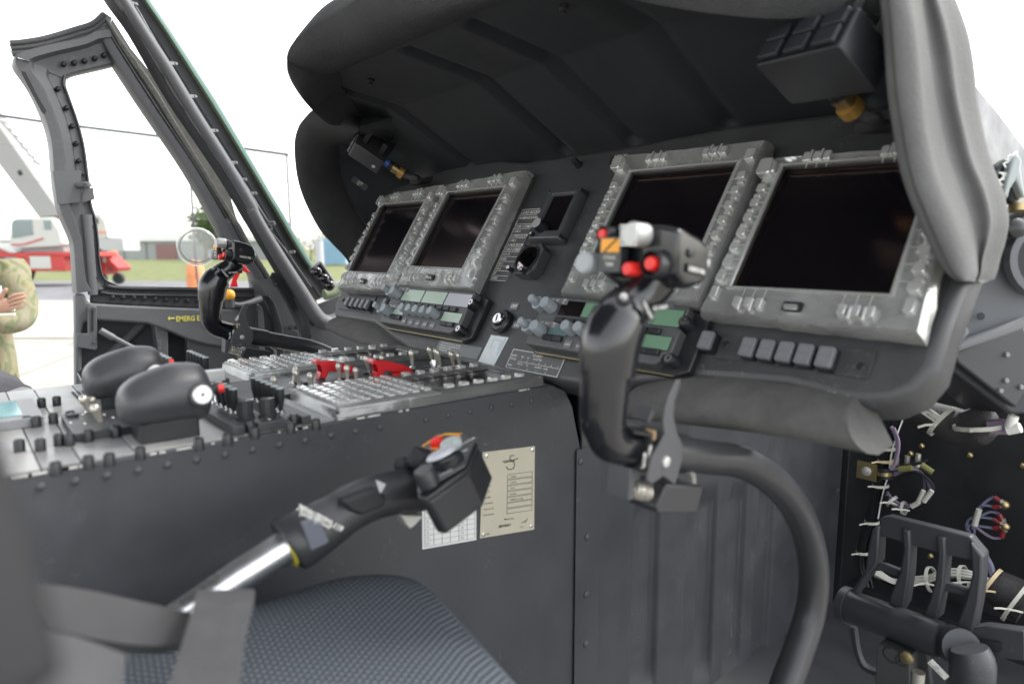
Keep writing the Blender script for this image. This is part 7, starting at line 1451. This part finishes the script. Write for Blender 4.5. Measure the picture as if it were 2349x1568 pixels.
# head with face, hair and cap; the head is just outside the picture but still built
hc = J(-58, 508, .03); hp = [(J(-40, 600, .04), .055), (J(-50, 565, .03), .058), (J(-58, 545, .0), (.070, .062)), (J(-58, 515, .0), (.080, .088)), (J(-58, 487, .0), (.078, .088)), (J(-58, 467, .02), (.05, .06))]
skinned('body', hp, [(i, i+1) for i in range(5)], SKIN, man, 0)
b = MB(); fwd = -FW; fwd.z = 0; fwd.normalize(); side_ = fwd.cross(Z).normalized()
b.tube([hc + fwd*.085 + Vector((0, 0, .015)), hc + fwd*.108 + Vector((0, 0, -.02)), hc + fwd*.088 + Vector((0, 0, -.03))], [.009, .014, .012], 8); b.build('nose', SKIN, man)
b = MB(); [b.lathe([(.001, -.011), (.009, -.006), (.011, 0), (.009, .006), (.001, .011)], T(hc + fwd*.080 + side_*s*.032 + Vector((0, 0, .012))), 10) for s in (-1, 1)]; b.build('eyes', mat('eye_dark', (.1, .08, .07), .3), man)
b = MB(); b.tube([hc + fwd*.084 + side_*-.025 + Vector((0, 0, -.055)), hc + fwd*.092 + Vector((0, 0, -.058)), hc + fwd*.084 + side_*.025 + Vector((0, 0, -.055))], .005, 6); b.build('mouth', mat('lip', (.45, .2, .17), .5), man)
b = MB(); [b.lathe([(.004, -.006), (.024, -.004), (.026, .004), (.006, .006)], frame(hc + side_*s*.082, side_), 12) for s in (-1, 1)]; b.build('ears', SKIN, man)
b = MB(); b.lathe([(.088, .035), (.094, .05), (.090, .09), (.07, .105), (.001, .11)], T(hc), 22); b.prism([(.02, -.07), (.14, -.05), (.165, 0), (.14, .05), (.02, .07)], .040, .046, frame(hc, Z, fwd)); b.build('cap', CAMO, man, smooth=50)
# near hand resting on the sleeve: palm, four fingers, thumb
hb = J(2, 708, -.29); u_ = (J(60, 690, -.29) - J(0, 712, -.29)).normalized(); v_ = Vector((0, 0, 1)); w__ = u_.cross(v_).normalized(); w__ = w__ if w__.dot(CAM-hb) > 0 else -w__
hj = [(hb, (.022, .03)), (hb + u_*.04, (.018, .036)), (hb + u_*.075, (.014, .036))]
skinned('hand', hj, [(0, 1), (1, 2)], SKIN, man, 0)
for i, (o, L_) in enumerate(((.028, .068), (.010, .076), (-.008, .070), (-.025, .054))):
    s0 = hb + u_*.062 + v_*o; skinned('finger', [(s0, .0095), (s0 + u_*L_*.45 + w__*.006 + v_*.003, .009), (s0 + u_*L_*.78 - w__*.004, .0082), (s0 + u_*L_ - w__*.016, .007)], [(0, 1), (1, 2), (2, 3)], SKIN, man, 0)
s0 = hb + u_*.012 + v_*.030; skinned('thumb', [(s0, .012), (s0 + u_*.025 + v_*.028, .0105), (s0 + u_*.048 + v_*.045, .009)], [(0, 1), (1, 2)], SKIN, man, 0)
b = MB(); q = [J(-14, 655, -.20), J(12, 655, -.20), J(16, 695, -.20), J(-14, 697, -.20)]; b.loft([q, [p + FW*.004 for p in q]]); b.build('id_card', mat('card_pale', (.6, .63, .66), .4), man)
b = MB(); [b.cyl(J(-8, y, -.30), J(44, y-2, -.28), .006) for y in (708+4, 722)]; b.build('pens', mat('pale_plastic', (.75, .74, .66), .4), man)
for px in (18, -82):
    P = AD((px, 1240), PS+.04); P.z = .0; F = frame(P, Z, fwd); b = MB(); b.loft([[(x*.9, y*.9, 0) for x, y in ((-.10, -.045), (.16, -.05), (.2, 0), (.16, .05), (-.10, .045))], [(x, y, .03) for x, y in ((-.10, -.045), (.16, -.05), (.2, 0), (.16, .05), (-.10, .045))], [(x, y, .07) for x, y in ((-.09, -.04), (.10, -.045), (.14, 0), (.10, .045), (-.09, .04))], [(x, y, .16) for x, y in ((-.07, -.05), (.04, -.05), (.06, 0), (.04, .05), (-.07, .05))]], F=F); b.build('boot', mat('tan_boot', (.3, .22, .14), .8), man, bevel=.008)
# ================================================================ camera and render settings
cd = bpy.data.cameras.new('camera'); cam = bpy.data.objects.new('camera', cd); COL.objects.link(cam)
cd.sensor_width = 36; cd.lens = 36*PF/PW; cd.clip_start = .02; cd.clip_end = 5000
cam.location = CAM; cam.rotation_euler = (math.pi/2-PITCH, 0, YAW); scene.camera = cam
cd.dof.use_dof = True; cd.dof.focus_distance = 1.30; cd.dof.aperture_fstop = 3.6
scene.render.resolution_x = 1024; scene.render.resolution_y = 683
w = bpy.data.worlds.new('World'); scene.world = w; w.use_nodes = True; nt = w.node_tree
bg = nt.nodes['Background']; sky = nt.nodes.new('ShaderNodeTexSky'); sky.sky_type = 'NISHITA'; sky.sun_disc = False
sky.sun_elevation = R_(52); sky.sun_rotation = R_(25); sky.dust_density = 1.5; sky.air_density = 1; sky.ozone_density = 1; sky.altitude = 200
hs = nt.nodes.new('ShaderNodeHueSaturation'); hs.inputs['Saturation'].default_value = .22
nt.links.new(sky.outputs[0], hs.inputs['Color']); wm = nt.nodes.new('ShaderNodeMix'); wm.data_type = 'RGBA'; wm.blend_type = 'MULTIPLY'; wm.inputs[0].default_value = 1; wm.inputs[7].default_value = (1, .985, .95, 1); nt.links.new(hs.outputs[0], wm.inputs[6]); nt.links.new(wm.outputs[2], bg.inputs[0]); bg.inputs[1].default_value = .15
sl = bpy.data.lights.new('sun', 'SUN'); sl.energy = .8; sl.angle = R_(12); sl.color = (1, .96, .9); so = bpy.data.objects.new('sun', sl); COL.objects.link(so)
so.rotation_euler = (R_(38), 0, R_(-25+180)); so.location = (0, 0, 6)
vs = scene.view_settings; vs.view_transform = 'Standard'; vs.look = 'None'; vs.gamma = 1; vs.exposure = 2.12; vs.use_curve_mapping = False
scene.cycles.max_bounces = 8; scene.cycles.transparent_max_bounces = 12
